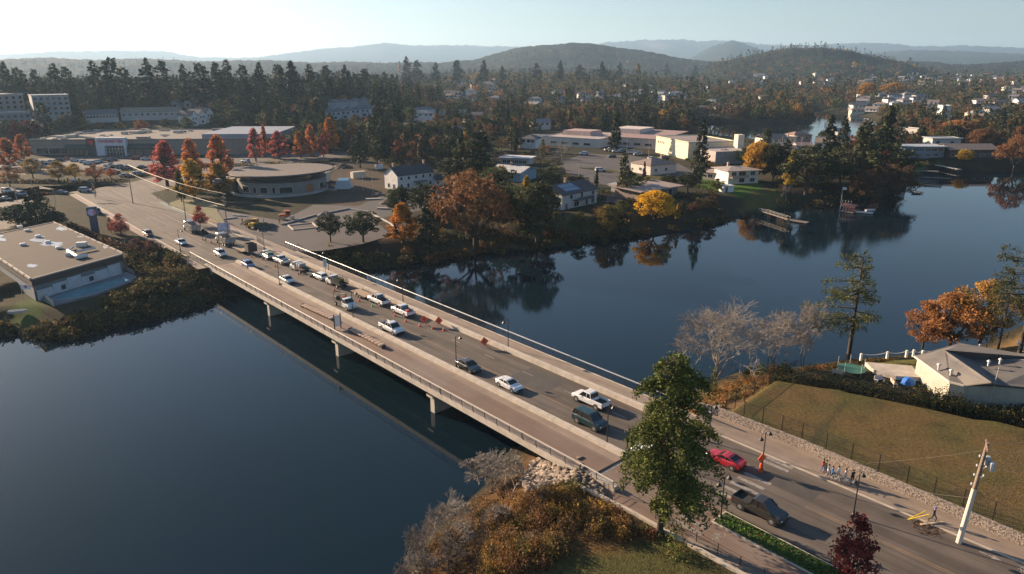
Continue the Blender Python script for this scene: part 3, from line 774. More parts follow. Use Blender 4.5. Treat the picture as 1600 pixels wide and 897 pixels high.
# --- the trees one can name
NEARFIR = proto("nearfir", lambda: conifer_data(3, H=17., R=5.6, step=.62, nbr=7, leaf=.20, per=420, bw=.17, z0=.2, droop=.30, power=.36, asym=.2, sticks=True, gaps=.30, lob=.42, asp=.45), M_NEEDLE)
MIDFIR = proto("midfir", lambda: conifer_data(9, H=17., R=5.4, step=.75, nbr=6, leaf=.22, per=190, asp=.45, bw=.16, lob=.4, z0=.22, droop=.12, power=.45, asym=.45, sticks=True, gaps=.42), M_NEEDLE)
MIDFIR2 = proto("midfir2", lambda: conifer_data(14, H=17., R=6.0, step=1.0, nbr=6, leaf=.22, per=210, asp=.45, bw=.16, lob=.4, z0=.38, droop=.10, power=.4, asym=.3, sticks=True, gaps=.40), M_NEEDLE)
tree(1030, 845, 543, NEARFIR, 0, (.090, .108, .022), "tall full green fir in front of the bridge's right end", name="fir_tree", z=3.6, wsc=.88)
tree(1326, 556, 382, MIDFIR, 0, (.100, .105, .030), "tall open fir with wind-bent branches standing alone before the blue water", name="fir_tree")
tree(1592, 556, 372, MIDFIR2, 0, (.070, .072, .024), "tall fir cut by the right edge of the frame", name="fir_tree")
tree(1558, 552, 392, MIDFIR2, 0, (.066, .070, .024), "slender bare-stemmed fir left of the fir at the frame edge", name="fir_tree", wsc=.6)
BIGOAK = proto("bigoak", lambda: broad_data(77, H=14, W=17, trunk=.14, nc=95, per=60, leaf=.34, cr=.15, shape='spread', nl=7, fill=.2), M_LEAF)
OAK2 = proto("oak2", lambda: broad_data(78, H=10, W=10, trunk=.18, nc=60, per=95, leaf=.22, cr=.20, nl=5, fill=.25), M_LEAF)
MAPLE = proto("maple", lambda: broad_data(79, H=6, W=4.8, trunk=.18, nc=42, per=75, leaf=.15, cr=.27, nl=5, shape='cone'), M_LEAF)
POPL = proto("popl", lambda: broad_data(80, H=12, W=6.5, trunk=.10, nc=110, per=42, leaf=.25, cr=.17, nl=5, shape='cone'), M_LEAF)
ROUND = proto("roundt", lambda: broad_data(81, H=9, W=9.5, trunk=.12, nc=110, per=60, leaf=.24, cr=.17, nl=5), M_LEAF)
tree(1328, 905, 796, MAPLE, 0, (.20, .040, .038), "small dark red maple beside the road at the lower right", name="maple_tree", z=4.6, wsc=.92)
tree(1482, 552, 452, OAK2, 0, (.36, .17, .060), "rust-orange oak by the water, widest of the pair left of the firs", name="oak_tree", wsc=1.1)
tree(1440, 550, 470, OAK2, 0, (.33, .155, .060), "low rust-orange oak at the left end of the waterside row", name="oak_tree", wsc=.9)
tree(1528, 548, 432, OAK2, 0, (.42, .235, .055), "yellow-orange oak between the rust-orange oaks and the firs", name="oak_tree", wsc=1.0)
tree(742, 392, 266, BIGOAK, 0, (.200, .098, .042), "huge spreading brown-orange oak on the far bank", name="oak_tree")
tree(630, 383, 315, POPL, 0, (.52, .22, .030), "bright orange maple by the paved plaza above the bridge", name="maple_tree", wsc=1.75)
tree(1022, 346, 296, ROUND, 0, (.66, .40, .020), "round golden-yellow tree on the far bank lawn", name="broadleaf_tree", wsc=1.3)
tree(1058, 345, 317, POPL, 0, (.50, .31, .03), "tiny yellow poplar right of the round golden tree", wsc=.8)
tree(948, 365, 318, ROUND, 0, (.20, .155, .04), "olive-yellow round tree at the water's edge", wsc=.9)
tree(838, 388, 282, ROUND, 0, (.060, .066, .028), "dark green tree right of the huge oak", wsc=.85)
tree(822, 330, 272, POPL, 0, (.38, .26, .04), "yellow-topped tree behind the dark green one beside the huge oak", wsc=1.0)
PINE = proto("pine", lambda: broad_data(82, H=9, W=8, trunk=.28, nc=46, per=75, leaf=.25, cr=.24, nl=5), M_NEEDLE)
tree(517, 383, 332, PINE, 0, (.052, .060, .026), "small round pine on the plaza, the left one of two")
tree(568, 384, 328, PINE, 0, (.055, .065, .026), "wider round pine on the plaza, the right one of two", wsc=1.35)
tree(626, 340, 290, ROUND, 0, (.045, .058, .026), "dark round tree hiding the white house's left corner", wsc=.95)
tree(662, 345, 285, PINE, 0, (.050, .062, .026), "dark tree hiding the white house's right half", wsc=.9)
tree(668, 402, 310, 'con', 0, (.040, .052, .026), "dark conifer between the orange maple and the huge oak", wsc=1.1)
CEDAR = proto('cedar', lambda: conifer_data(5, H=10, R=7, step=.42, nbr=8, leaf=.42, per=45, z0=.03, power=.85), M_NEEDLE)
tree(60, 352, 292, CEDAR, 0, (.030, .044, .024), "dark drooping cedar behind the flat-roofed building", name="cedar_tree", wsc=1.0)
tree(30, 352, 318, ROUND, 0, (.034, .048, .024), "dark round shrub tree left of the drooping cedar", wsc=1.9)
tree(88, 354, 328, ROUND, 0, (.034, .048, .024), "low dark bush tree right of the drooping cedar", wsc=1.2)
tree(190, 369, 332, MAPLE, 0, (.34, .10, .075), "salmon-red maple beside the road left of the bridge", name="maple_tree", wsc=1.25)
tree(174, 364, 338, MAPLE, 0, (.30, .08, .07), "thin pink-red maple by the tall sign pillar", name="maple_tree", wsc=.7)
tree(214, 392, 371, MAPLE, 0, (.11, .035, .038), "low dark purple tree on the roadside bank", name="plum_tree", wsc=2.3)
tree(240, 396, 374, MAPLE, 0, (.12, .05, .045), "low maroon tree nearest the left end of the bridge", name="plum_tree", wsc=2.0)
tree(313, 354, 320, MAPLE, 0, (.30, .055, .040), "red maple on the kerb behind the dump trucks", name="maple_tree", wsc=1.1)
for (px, b_, t_, c, w, l) in [
    (262, 291, 217, PK, 1.0, "big crimson tree at the left end of the row before the store"),
    (303, 284, 214, RO, .8, "orange-red tree second from the left before the store"), (346, 283, 208, RO, .9, "tall red-orange tree third from the left before the store"),
    (304, 310, 246, GD, 1.2, "golden tree nearest the road before the store"), (344, 306, 252, (.38, .22, .045), 1.25, "amber tree beside the oval-roofed building"),
    (284, 316, 262, (.12, .12, .03), .5, "slim yellow-green tree by the wooden power pole"), (400, 252, 198, PK, .7, "narrow pink-red tree right of the store's end"),
    (415, 246, 193, RO, .4, "thinnest rusty tree behind the oval-roofed building"), (437, 248, 203, PK, 1.1, "wide coral tree behind the oval-roofed building"),
    (470, 247, 204, (.44, .17, .045), .9, "orange tree behind the right half of the oval roof"), (487, 246, 193, RO, .7, "red-brown tree touching the tall orange one"),
    (506, 246, 208, PK, .7, "scarlet tree below the tall orange one"), (517, 238, 182, OR, .8, "tall orange tree at the right end of the coloured row"),
    (14, 262, 214, RO, 1.2, "red tree at the left edge of the frame"), (38, 250, 208, RO, 1.0, "red tree left of the long store"), (30, 232, 190, DR, .8, "dark red tree by the grey apartment block")]:
    tree(px, b_, t_, POPL, 0, c, l, wsc=w * 1.5)
for k, (px, b_, t_, c) in enumerate([(16, 292, 258, (.28, .16, .06)), (52, 279, 246, (.28, .19, .06)), (93, 285, 250, (.27, .18, .05)), (118, 282, 254, (.38, .26, .05)), (150, 284, 256, (.36, .15, .06)), (173, 279, 262, (.42, .15, .05))]):
    tree(px, b_, t_, OAK2, 0, c, ["brown-orange tree at the left edge of the parking lot", "tan young tree second along the parking lot edge", "thin-crowned tree third along the parking lot edge",
         "golden young tree in the middle of the parking lot edge", "orange young tree behind the traffic signal", "smallest orange tree at the right end of the parking lot edge"][k],
         group="young autumn trees along the parking lot", wsc=1.15)
for (px, b_, t_, kd, i, c, w, l) in [
    (563, 263, 203, 'con', 5, DK, 1.1, "dark pointed pine right of the coloured row"), (590, 262, 212, 'con', 4, DG, 1.0, "olive pine right of the dark pointed one"),
    (614, 262, 232, 'con', 0, DG, 1.0, "short conifer behind the white house's left gable"), (637, 256, 198, 'con', 5, DG, .9, "conifer directly behind the white house"),
    (660, 262, 204, 'con', 2, (.085, .065, .035), 1.0, "brownish conifer behind the white house's chimney"), (722, 290, 212, 'con', 2, DG, 1.1, "grey-green conifer left of the darkest one"),
    (752, 292, 203, 'con', 5, (.028, .042, .022), 1.3, "broad darkest conifer behind the huge oak"), (702, 258, 192, 'con', 4, DG, 1.0, "conifer above the hedge behind the white house"),
    (880, 268, 216, 'bare', 0, (.2, .15, .13), 1, "bare grey tree by the school road"),
    (932, 293, 262, 'con', 3, (.048, .058, .03), 1.0, "small conifer behind the house with solar panels"), (973, 310, 237, 'con', 5, (.075, .080, .035), .8, "tall yellowish conifer beside the school road"),
    (1006, 286, 251, 'con', 3, (.10, .035, .025), .8, "small dark red-brown cone-shaped tree"), (962, 238, 172, 'con', 1, DK, 1.0, "dark conifer standing before the school roofs"),
    (1093, 290, 184, 'con', 0, (.042, .050, .026), .8, "tall conifer at the right corner of the cream school hall"),
    (1183, 283, 219, ROUND, 0, (.50, .28, .035), .8, "large orange-gold tree behind the white waterfront house"), (1207, 286, 222, ROUND, 0, (.045, .055, .025), .7, "dark tree touching the orange-gold one"),
    (1234, 296, 232, POPL, 0, (.46, .32, .04), .8, "yellow tree at the left of the big dark trees on the point"), (1258, 306, 226, PINE, 0, DG, 1.3, "big dark round tree on the point"),
    (1291, 262, 176, 'con', 1, DK, 1.1, "pointed conifer before the far channel, left of two"), (1312, 258, 178, 'con', 0, DK, .9, "pointed conifer before the far channel, right of two"),
    (1340, 290, 186, 'con', 5, DG, 1.0, "tall conifer in the middle of the point"), (1379, 262, 163, 'con', 3, (.055, .070, .028), 1.3, "narrow tallest conifer on the point"),
    (1376, 300, 222, PINE, 0, DG, 1.4, "dark round tree below the narrow tallest conifer"), (1310, 300, 232, PINE, 0, (.05, .055, .028), 1.1, "dark tree filling the middle of the point's shore"),
    (1400, 314, 253, BIGOAK, 0, (.14, .085, .05), .9, "brown oak leaning over the water at the tip of the point"), (1352, 318, 262, BIGOAK, 0, (.13, .075, .045), .8, "brown oak above the floating dock"),
    (1506, 253, 232, ROUND, 0, (.44, .30, .04), 1.3, "yellow weeping tree on the right shore"), (1583, 268, 207, BIGOAK, 0, (.22, .11, .05), .9, "rusty oak at the right edge of the far shore"),
    (1530, 232, 200, ROUND, 0, (.24, .12, .05), 1.2, "orange-brown tree above the right shore houses"), (1492, 222, 186, ROUND, 0, (.36, .17, .07), 1.6, "salmon-orange wide tree above the right shore houses"),
    (996, 128, 98, POPL, 0, (.34, .20, .04), .9, "lone yellow poplar high in the middle forest"), (625, 120, 95, POPL, 0, (.38, .20, .03), .7, "lone orange poplar on the forest skyline"),
    (1218, 172, 140, POPL, 0, (.36, .24, .04), 1.2, "yellow tree above the far channel"), (1353, 155, 128, ROUND, 0, (.40, .22, .04), 1.2, "orange tree on the right hillside"),
    (1395, 150, 128, ROUND, 0, (.38, .21, .04), 2.0, "wide orange tree on the right hillside"), (1383, 180, 164, ROUND, 0, (.30, .20, .05), 1.3, "yellow-olive tree by the far right houses")]:
    if kd == 'bare': continue
    tree(px, b_, t_, kd, i, c, l, wsc=w, parts=True)
SKYF = [(18, 172, 95), (38, 168, 104), (62, 165, 106), (95, 172, 97), (112, 170, 101), (155, 172, 93), (182, 175, 88), (205, 170, 106), (240, 175, 89), (262, 170, 93), (292, 168, 98), (320, 170, 97), (343, 168, 95), (362, 172, 91), (385, 165, 100), (410, 168, 96),
  (440, 165, 99), (460, 168, 93), (487, 165, 98), (512, 160, 101), (541, 158, 100), (572, 156, 106), (602, 150, 111), (636, 138, 87), (652, 136, 93), (682, 136, 96), (714, 134, 93), (757, 132, 93), (785, 134, 102), (838, 130, 98), (875, 130, 94), (905, 128, 100), (940, 128, 95), (968, 126, 97), (1040, 124, 99), (1085, 124, 101)]
for k, (px_, b_, t_) in enumerate(SKYF):
    tree(px_, b_, t_, 'con', (0, 5, 2, 0, 4)[k % 5], (DK, DG, (.030, .042, .022))[k % 3], "tall dark fir breaking the skyline " + ("at the far left" if px_ < 120 else "above the tan-roofed row" if px_ < 300 else "above the coloured tree row" if px_ < 500 else "above the terraced houses" if px_ < 620 else "by the lone orange poplar" if px_ < 800 else "above the school woods"), group="tall firs on the skyline", wsc=1.25, parts=False)
def bare_tree(px, pyb, pyt, label, seed, W, depth=5, m=None, name="bare_tree", trunks=1, z=None, nb=3, group=None, thick=.017):
    if z is None: x, y, z = atg(px, pyb)
    else: x, y = at(px, pyb, z)
    H = top_h(px, pyt, x, y, z)
    V, F = bare_data(seed, H, W, depth, nb, trunks, thick)
    o = link_mesh(name, mesh_np(name, V, F, m or M_TWIG), loc=(x, y, z - .1)); tag(o, label, "tree", group); TREES_XY.append((x, y, W * .3)); return o
bare_tree(1115, 592, 462, "wide bare grey tree left of the lone fir, with an ivy-covered base", 3, 17, 6, trunks=3, thick=.012)
bare_tree(1205, 560, 478, "low bare grey tree between the wide bare tree and the lone fir", 4, 13, 6, trunks=3, thick=.011)
bare_tree(1252, 556, 466, "bare tree with pale knobbly limbs just left of the lone fir", 5, 9, 6, trunks=2, thick=.018)
bare_tree(1541, 552, 420, "pale thin bare tree among the oaks and firs at the right", 6, 5, 5, m=M_BARKP)
bare_tree(798, 778, 690, "bare grey tree beside the bridge above the rock slope", 7, 8.5, 6, trunks=2, z=3.0, thick=.012)
bare_tree(765, 745, 712, "low bare shrub at the water left of the rock slope", 8, 6.5, 5, trunks=4, z=1.0, name="bare_shrub", thick=.012)
bare_tree(672, 905, 815, "pale bare tree at the lower left of the brush bank", 9, 6.0, 6, z=1.2, trunks=2, m=M_BARKP, thick=.013)
bare_tree(702, 915, 830, "dark thin bare tree beside the pale one on the brush bank", 10, 3.6, 5, z=2, m=M_BARK)
bare_tree(742, 915, 790, "forked bare tree in the middle of the brush bank", 12, 5.0, 5, z=2.6, m=M_BARK, thick=.014)
bare_tree(700, 840, 770, "low bare shrub leaning over the water's edge", 13, 5, 5, z=.8, trunks=4, name="bare_shrub", thick=.010)
bare_tree(880, 268, 216, "bare grey tree by the school road", 14, 9, 5)
bare_tree(1227, 318, 285, "small bare tree on the lawn bank of the point", 15, 5, 5)
bare_tree(762, 205, 160, "pale bare tree in the middle distance above the huge oak", 16, 10, 5)
bare_tree(1020, 268, 246, "small bare tree by the school parking lot", 17, 4, 4)

# --- scattered trees of the wooded land behind
def in_any(x, y, polys, m=0):
    for P in polys:
        if float(sd_poly(np.array([x]), np.array([y]), P)[0]) > -m: return True
    return False
OPEN = [[at(*q) for q in P] for P in [
    [(-500, 420), (-500, 238), (250, 236), (340, 240), (420, 238), (545, 236), (600, 262), (655, 300), (700, 330), (620, 385), (520, 400), (430, 400), (250, 420)],
    [(860, 236), (980, 232), (1110, 250), (1110, 275), (1010, 300), (1000, 330), (900, 320), (850, 270)],
    [(40, 215), (400, 208), (400, 250), (40, 245)],
    [(760, 212), (860, 218), (860, 236), (770, 232)], [(600, 262), (700, 262), (700, 300), (600, 300)], [(845, 285), (940, 285), (940, 330), (845, 330)],
    [(990, 275), (1080, 275), (1080, 320), (990, 320)], [(1090, 255), (1200, 255), (1200, 318), (1090, 318)], [(765, 240), (840, 240), (840, 290), (765, 290)],
    [(1408, 232), (1560, 228), (1560, 262), (1408, 262)], [(845, 205), (1100, 205), (1130, 245), (1000, 250), (845, 240)],
    [(735, 340), (860, 350), (870, 385), (735, 392)], [(1040, 318), (1240, 300), (1240, 330), (1040, 350)]]]
HOUSE_XY = []; FRONT = []
# ------------------------------------------------------------------ buildings
M_GLASS = mat("window_glass", (.02, .025, .03), .12, spec=.6)
M_FRAME = mat("window_frame", (.6, .6, .58), .6)
def wallm(c, name=None, bump=.1):
    k = "wall_%02d%02d%02d" % tuple(int(v * 99) for v in c)
    return mat(k, c, .85, tuple(v * .82 for v in c), .7, detail=5, bump=bump, bscale=8, bdist=.02)
def roofm(c):
    k = "roof_%02d%02d%02d" % tuple(int(v * 99) for v in c)
    return mat(k, c, .85, tuple(v * .7 for v in c), .9, detail=6, bump=.3, bscale=7, bdist=.03)
WHITE = (.74, .72, .69); CREAM = (.66, .58, .45); GREYB = (.30, .33, .36); DROOF = (.075, .075, .082); BROOF = (.20, .15, .12); LROOF = (.42, .41, .40)
def frame_px(A, B, z=None):
    if z is None:
        z = max(atg(*A)[2], atg(*B)[2])
    a, b_ = at(*A, z), at(*B, z)
    w = hypot(b_[0] - a[0], b_[1] - a[1]); rz = atan2(b_[1] - a[1], b_[0] - a[0])
    return ((a[0] + b_[0]) / 2, (a[1] + b_[1]) / 2, z), w, rz
def window(root, x, z, w, h, side, W, D, pane=M_GLASS, frame=True, name="window"):
    """a window on a wall: side F (y=0), B (y=D), L (x=-W/2), R (x=+W/2)"""
    f = MB(); g = MB()
    def bx(mb, cx, cz, lx, lz, out, th):
        if side == 'F': mb.box(cx, -out, cz - lz / 2, lx, th, lz)
        elif side == 'B': mb.box(cx, D + out, cz - lz / 2, lx, th, lz)
        elif side == 'L': mb.box(-W / 2 - out, cx, cz - lz / 2, th, lx, lz)
        else: mb.box(W / 2 + out, cx, cz - lz / 2, th, lx, lz)
    bx(g, x, z, w, h, .02, .08)
    if frame:
        fw = .09
        bx(f, x, z + h / 2 + fw / 2, w + 2 * fw, fw, .05, .12); bx(f, x, z - h / 2 - fw / 2, w + 2 * fw, fw, .06, .16)
        bx(f, x - w / 2 - fw / 2, z, fw, h, .05, .12); bx(f, x + w / 2 + fw / 2, z, fw, h, .05, .12)
        if w > 1.3: bx(f, x, z, .06, h, .07, .06)
        o = f.build(name, M_FRAME, root); g.build("pane", pane, o)
    else: g.build(name, pane, root)
def gable(mb, w, d, z, rise, ov=.4, th=.18, axis='x', x0=0, y0=0):
    """gable roof over x0+-w/2, y0..y0+d"""
    if axis == 'x':
        pts = [(-ov, z - .12), (d / 2, z + rise), (d + ov, z - .12)]
        lo = [(x0 - w / 2 - ov, y0 + p, q) for p, q in pts] + [(x0 - w / 2 - ov, y0 + p, q - th) for p, q in pts[::-1]]
        hi = [(x0 + w / 2 + ov, q[1], q[2]) for q in lo]
    else:
        pts = [(-w / 2 - ov, z - .12), (0, z + rise), (w / 2 + ov, z - .12)]
        lo = [(x0 + p, y0 - ov, q) for p, q in pts] + [(x0 + p, y0 - ov, q - th) for p, q in pts[::-1]]
        hi = [(q[0], y0 + d + ov, q[2]) for q in lo]
    n = len(lo); b = lo + hi
    mb.add(b, [(0, 1, 4, 5), (1, 2, 3, 4), (6, 7, 10, 11)[::-1], (7, 8, 9, 10)[::-1], (0, 1, 7, 6), (1, 2, 8, 7), (5, 4, 10, 11), (4, 3, 9, 10), (0, 5, 11, 6), (2, 3, 9, 8)])
def hip(mb, w, d, z, rise, ov=.4, x0=0, y0=0):
    a, b_, c, e = x0 - w / 2 - ov, x0 + w / 2 + ov, y0 - ov, y0 + d + ov
    k = min(w, d) / 2
    if w >= d: r1, r2 = (a + k, y0 + d / 2, z + rise), (b_ - k, y0 + d / 2, z + rise)
    else: r1, r2 = (x0, c + k, z + rise), (x0, e - k, z + rise)
    vs = [(a, c, z - .1), (b_, c, z - .1), (b_, e, z - .1), (a, e, z - .1), (a, c, z - .25), (b_, c, z - .25), (b_, e, z - .25), (a, e, z - .25), r1, r2]
    fs = [(4, 5, 1, 0), (5, 6, 2, 1), (6, 7, 3, 2), (7, 4, 0, 3), (7, 6, 5, 4)]
    if w >= d: fs += [(0, 1, 9, 8), (1, 2, 9), (2, 3, 8, 9), (3, 0, 8)]
    else: fs += [(0, 1, 8), (1, 2, 9, 8), (2, 3, 9), (3, 0, 8, 9)]
    mb.add(vs, fs)
def building(name, label, cat, A, B, depth, h, wall, roof='flat', roofc=DROOF, rise=2.0, z=None, wins=(), chimney=None, door=None, group=None, ov=.4, axis='x', parapet=.35, base=1.5, frames=True, pane=M_GLASS):
    P, w, rz = frame_px(A, B, z)
    r = empty(name, P, rz, label, cat, group)
    HOUSE_XY.append((P[0] - sin(rz) * depth / 2, P[1] + cos(rz) * depth / 2, max(w, depth) * .62)); FRONT.append((P[0], P[1], w * .6, max(h * 11, 45)))
    b = MB(); b.box(0, depth / 2, -base, w, depth, h + base)
    if roof == 'gable':
        if axis == 'x':
            for sx_ in (-1, 1): b.add([(sx_ * (w / 2 - .01), 0.01, h - .02), (sx_ * (w / 2 - .01), depth - .01, h - .02), (sx_ * (w / 2 - .01), depth / 2, h + rise * .97 - .12)], [(0, 1, 2)])
        else:
            for y_ in (.01, depth - .01): b.add([(-w / 2, y_, h - .02), (w / 2, y_, h - .02), (0, y_, h + rise * .97 - .12)], [(0, 1, 2)])
    b.build("wall", wallm(wall), r)
    b = MB()
    if roof == 'gable': gable(b, w, depth, h, rise, ov, axis=axis)
    elif roof == 'hip': hip(b, w, depth, h, rise, ov)
    elif roof == 'shed': b.loft([[(-w / 2 - ov, -ov, h), (w / 2 + ov, -ov, h), (w / 2 + ov, depth + ov, h + rise), (-w / 2 - ov, depth + ov, h + rise)], [(-w / 2 - ov, -ov, h + .25), (w / 2 + ov, -ov, h + .25), (w / 2 + ov, depth + ov, h + rise + .25), (-w / 2 - ov, depth + ov, h + rise + .25)]])
    else: b.box(0, depth / 2, h + .003, w + 2 * ov, depth + 2 * ov, .28)
    ro = b.build("roof", roofm(roofc), r)
    if roof == 'flat' and parapet:
        b = MB()
        for yy in (-ov + .1, depth + ov - .1): b.box(0, yy, h + .285, w + 2 * ov, .2, parapet)
        for xx in (-w / 2 - ov + .1, w / 2 + ov - .1): b.box(xx, depth / 2, h + .286, .2, depth + 2 * ov - .42, parapet)
        b.build("parapet", wallm(tuple(min(.7, v * 1.1) for v in wall)), ro)
    if chimney:
        for cx, cy in chimney:
            b = MB(); zt = h + (rise if roof != 'flat' else .3); b.box(cx * w, cy * depth, zt - rise * .7 - .2, .8, .8, rise * .7 + 1.3); b.box(cx * w, cy * depth, zt + 1.1, .95, .95, .15)
            b.build("chimney", wallm((.35, .26, .20)), ro)
    for q in wins:
        window(r, q[1] * (w if q[0] in 'FB' else depth), q[2], q[3], q[4], q[0], w, depth, frame=frames, pane=pane)
    if door:
        for dx in (door if isinstance(door, (list, tuple)) else [door]):
            b = MB(); b.box(dx * w, -.05, -.05, 1.0, .12, 2.1); b.build("door", wallm((.20, .12, .08)), r)
    return r, w
# white heritage house
hw, w_ = building("heritage_house", "white two-storey house with dark gable roof and a chimney, by the building site", "house", (622, 298), (678, 290), 8.5, 5.6, WHITE, 'gable', DROOF, 2.9, z=4.5,
    wins=[('F', u, 4.3, .9, 1.0) for u in (-.40, -.2, 0, .2, .40)] + [('F', u, 1.4, .9, 1.5) for u in (-.4, -.22, .4)] + [('L', .3, 1.4, .9, 1.4), ('L', .7, 1.4, .9, 1.4)], chimney=[(-.42, .5), (.42, .5)], door=0.08, ov=.3)
b = MB(); b.box(.08 * w_, -1.1, 2.6, 5.5, 2.0, .16); [b.box(.08 * w_ + x, -1.9, 0, .16, .16, 2.6) for x in (-2.5, 2.5)]; b.build("porch", wallm((.10, .14, .12)), hw)
building("annex", "small low white annex at the right of the white heritage house", "house", (681, 291), (692, 290), 5, 2.6, WHITE, 'gable', DROOF, 1.4, z=4.5, wins=[('F', -.2, 1.4, .8, 1)])

# oval roofed building
cx, cy = at(431, 301, 4.5); cy += 9
OB = empty("round_building", (cx, cy, 4.5), radians(-8), "round single-storey building under a wide dish-like grey roof", "building"); HOUSE_XY.append((cx, cy, 24))
W1 = wallm((.25, .24, .23)); W2 = wallm((.36, .35, .33))
b = MB(); b.lathe(0, 0, [(16, -1), (16, 3.9), (16.3, 3.95), (16.3, 4.5), (11, 4.55)], 48); b.build("wall", W1, OB)
b = MB(); b.lathe(0, 0, [(13, 4.5), (13, 6.2)], 48); b.build("clerestory", mat("dark_glazing", (.03, .032, .034), .3), OB)
b = MB()
R_ = []
for r_, z_ in ((14, 6.1), (18.2, 6.7), (18.6, 7.0), (18.3, 7.35), (6, 7.2), (.5, 7.15)):
    R_.append([(r_ * 1.05 * cos(2 * pi * i / 64), r_ * sin(2 * pi * i / 64), z_ + .022 * r_ * 1.05 * cos(2 * pi * i / 64)) for i in range(64)])
b.loft(R_); b.build("roof", roofm((.125, .105, .095)), OB, smooth=False)
b = MB(); b.lathe(0, -2.5, [(17.8, -.6), (17.8, .9), (17.3, .9), (17.3, -.6)], 48); b.build("terrace_wall", W2, OB)
for a, w__ in ((-118, 3.4), (-102, 1.1), (-89, 2.6), (-76, 1.1), (-61, 4.6), (-4, 3)):
    g = MB(); f = MB(); aa = radians(a)
    g.box(cos(aa) * 16.0, sin(aa) * 16.0, .9, .25, w__, 2.1, aa); f.box(cos(aa) * 15.95, sin(aa) * 15.95, .8, .25, w__ + .25, 2.3, aa)
    o = f.build("window", M_FRAME, OB); g.build("pane", M_GLASS, o)
aa = radians(-28); b = MB(); b.box(cos(aa) * 16.0, sin(aa) * 16.0, 0, .3, 3.2, 3.2, aa); b.build("door", wallm((.34, .13, .07)), OB)
b = MB(); b.box(-19.5, -1, -.6, 7, 15, 5.1); b.lathe(-22.5, -1, [(5.2, -.6), (5.2, 4.4), (4.8, 4.6), (.5, 4.6)], 28); b.build("side_wing", W1, OB)
b = MB(); b.box(3, 19.5, -.5, 15, 5, 4.4); b.build("rear_block", wallm((.55, .50, .42)), OB)
b = MB(); b.box(22, 6, 0, 7, 9, 3.2, .3, top=(.6, .8)); b.build("entrance_canopy", mat("glass_roof", (.35, .40, .42), .3), OB)
b = MB(); b.path([at(500, 345), at(520, 335), at(545, 328), at(575, 334), at(612, 352), at(622, 362)] and [(*at(*q), 4.75) for q in [(440, 352), (490, 338), (545, 327), (575, 332), (610, 350), (622, 361)]], .3, 4)
tag(b.build("plaza_wall", W2), "curved low concrete wall around the paved plaza", "wall")
# square pit kerb in the plaza
P_, w_, rz_ = frame_px((466, 352), (492, 364), 4.5)
b = MB()
for k in range(4):
    a, c = [((-3.5, 0), (3.5, 0)), ((3.5, 0), (3.5, 7)), ((3.5, 7), (-3.5, 7)), ((-3.5, 7), (-3.5, 0))][k]
    b.box((a[0] + c[0]) / 2, (a[1] + c[1]) / 2, 0, abs(a[0] - c[0]) + .35, abs(a[1] - c[1]) + .35, .3 + .002 * k)
o = b.build("planter_kerb", M_CONC, loc=(*at(478, 358), 4.5), rz=.5); tag(o, "square concrete kerb frame on the empty plaza", "kerb")

# flat-roofed building with a pool on the left bank
LB = empty("flat_roof_building", (0, 0, 0), 0, "brown flat-roofed building with parapet blocks above the pool", "building")
zr = 8.0
p1, p2, p3 = at(83, 347, zr), at(192, 396, zr), at(48, 436, zr)
p4 = (p1[0] + p3[0] - p2[0], p1[1] + p3[1] - p2[1])
cx_, cy_ = (p1[0] + p3[0]) / 2, (p1[1] + p3[1]) / 2
HOUSE_XY.append((cx_, cy_, 24)); HOUSE_XY.append((p3[0] + 8, p3[1] - 4, 9)); HOUSE_XY.append((p2[0], p2[1] - 3, 6))
Q4 = [p1, p2, p3, p4]
def inset(poly, d):
    c = (sum(q[0] for q in poly) / len(poly), sum(q[1] for q in poly) / len(poly)); return [(q[0] + (c[0] - q[0]) * d, q[1] + (c[1] - q[1]) * d) for q in poly]
M_FASC = wallm((.075, .055, .045)); M_LBR = mat("gravel_roof", (.060, .045, .037), .95, (.050, .038, .031), .25, detail=8, bump=.2, bscale=6, bdist=.02, c3=(.055, .042, .034), scale3=.08)
b = MB(); b.prism(inset(Q4, .03), 2.2, zr - 1.7); b.build("wall", wallm((.20, .22, .23)), LB)
b = MB(); b.prism(inset(Q4, .004), zr - 1.7, zr - .25); b.build("fascia", M_FASC, LB)
b = MB(); b.prism(inset(Q4, .012), zr - .25, zr - .1); ro = b.build("roof", M_LBR, LB)
b = MB()
for i in range(4):
    a, c = Q4[i], Q4[(i + 1) % 4]; L = hypot(c[0] - a[0], c[1] - a[1]); n_ = max(2, int(L / 4.2)); rz_ = atan2(c[1] - a[1], c[0] - a[0])
    if i in (0, 2):
        for k in range(n_):
            t = (k + .5) / n_; b.box(a[0] + (c[0] - a[0]) * t, a[1] + (c[1] - a[1]) * t, zr - .25, L / n_ * .86, .35, .42 + .03 * (k % 2), rz_)
    else: b.box((a[0] + c[0]) / 2, (a[1] + c[1]) / 2, zr - .25, L - .3, .3, .3, rz_)
b.build("parapet", mat("pale_parapet", (.38, .32, .27), .8), LB)
M_PUD = mat("roof_puddle", (.34, .34, .35), .25, (.42, .42, .42), 1.0)
def blob(px, py, w, h, z, mb, n=18, seed=0):
    r = random.Random(seed); c = at(px, py, z); pts = []
    for i in range(n):
        a = 2 * pi * i / n; k = r.uniform(.65, 1.1); pts.append(at(px + w / 2 * cos(a) * k, py - h / 2 * sin(a) * k, z))
    mb.sheet(pts, z)
zz = zr - .09
for k, (px_, py_, w__, h__) in enumerate([(97, 357, 20, 7), (80, 381, 40, 8), (58, 375, 26, 6), (62, 370, 20, 3.5), (2, 374, 18, 6), (0, 369, 12, 4), (50, 415, 18, 6), (165, 386, 12, 5), (127, 370, 16, 2)]): b = MB(); blob(px_, py_, w__, h__, zz + .002 * k, b, seed=k); b.build("puddle", M_PUD, ro)
b = MB()
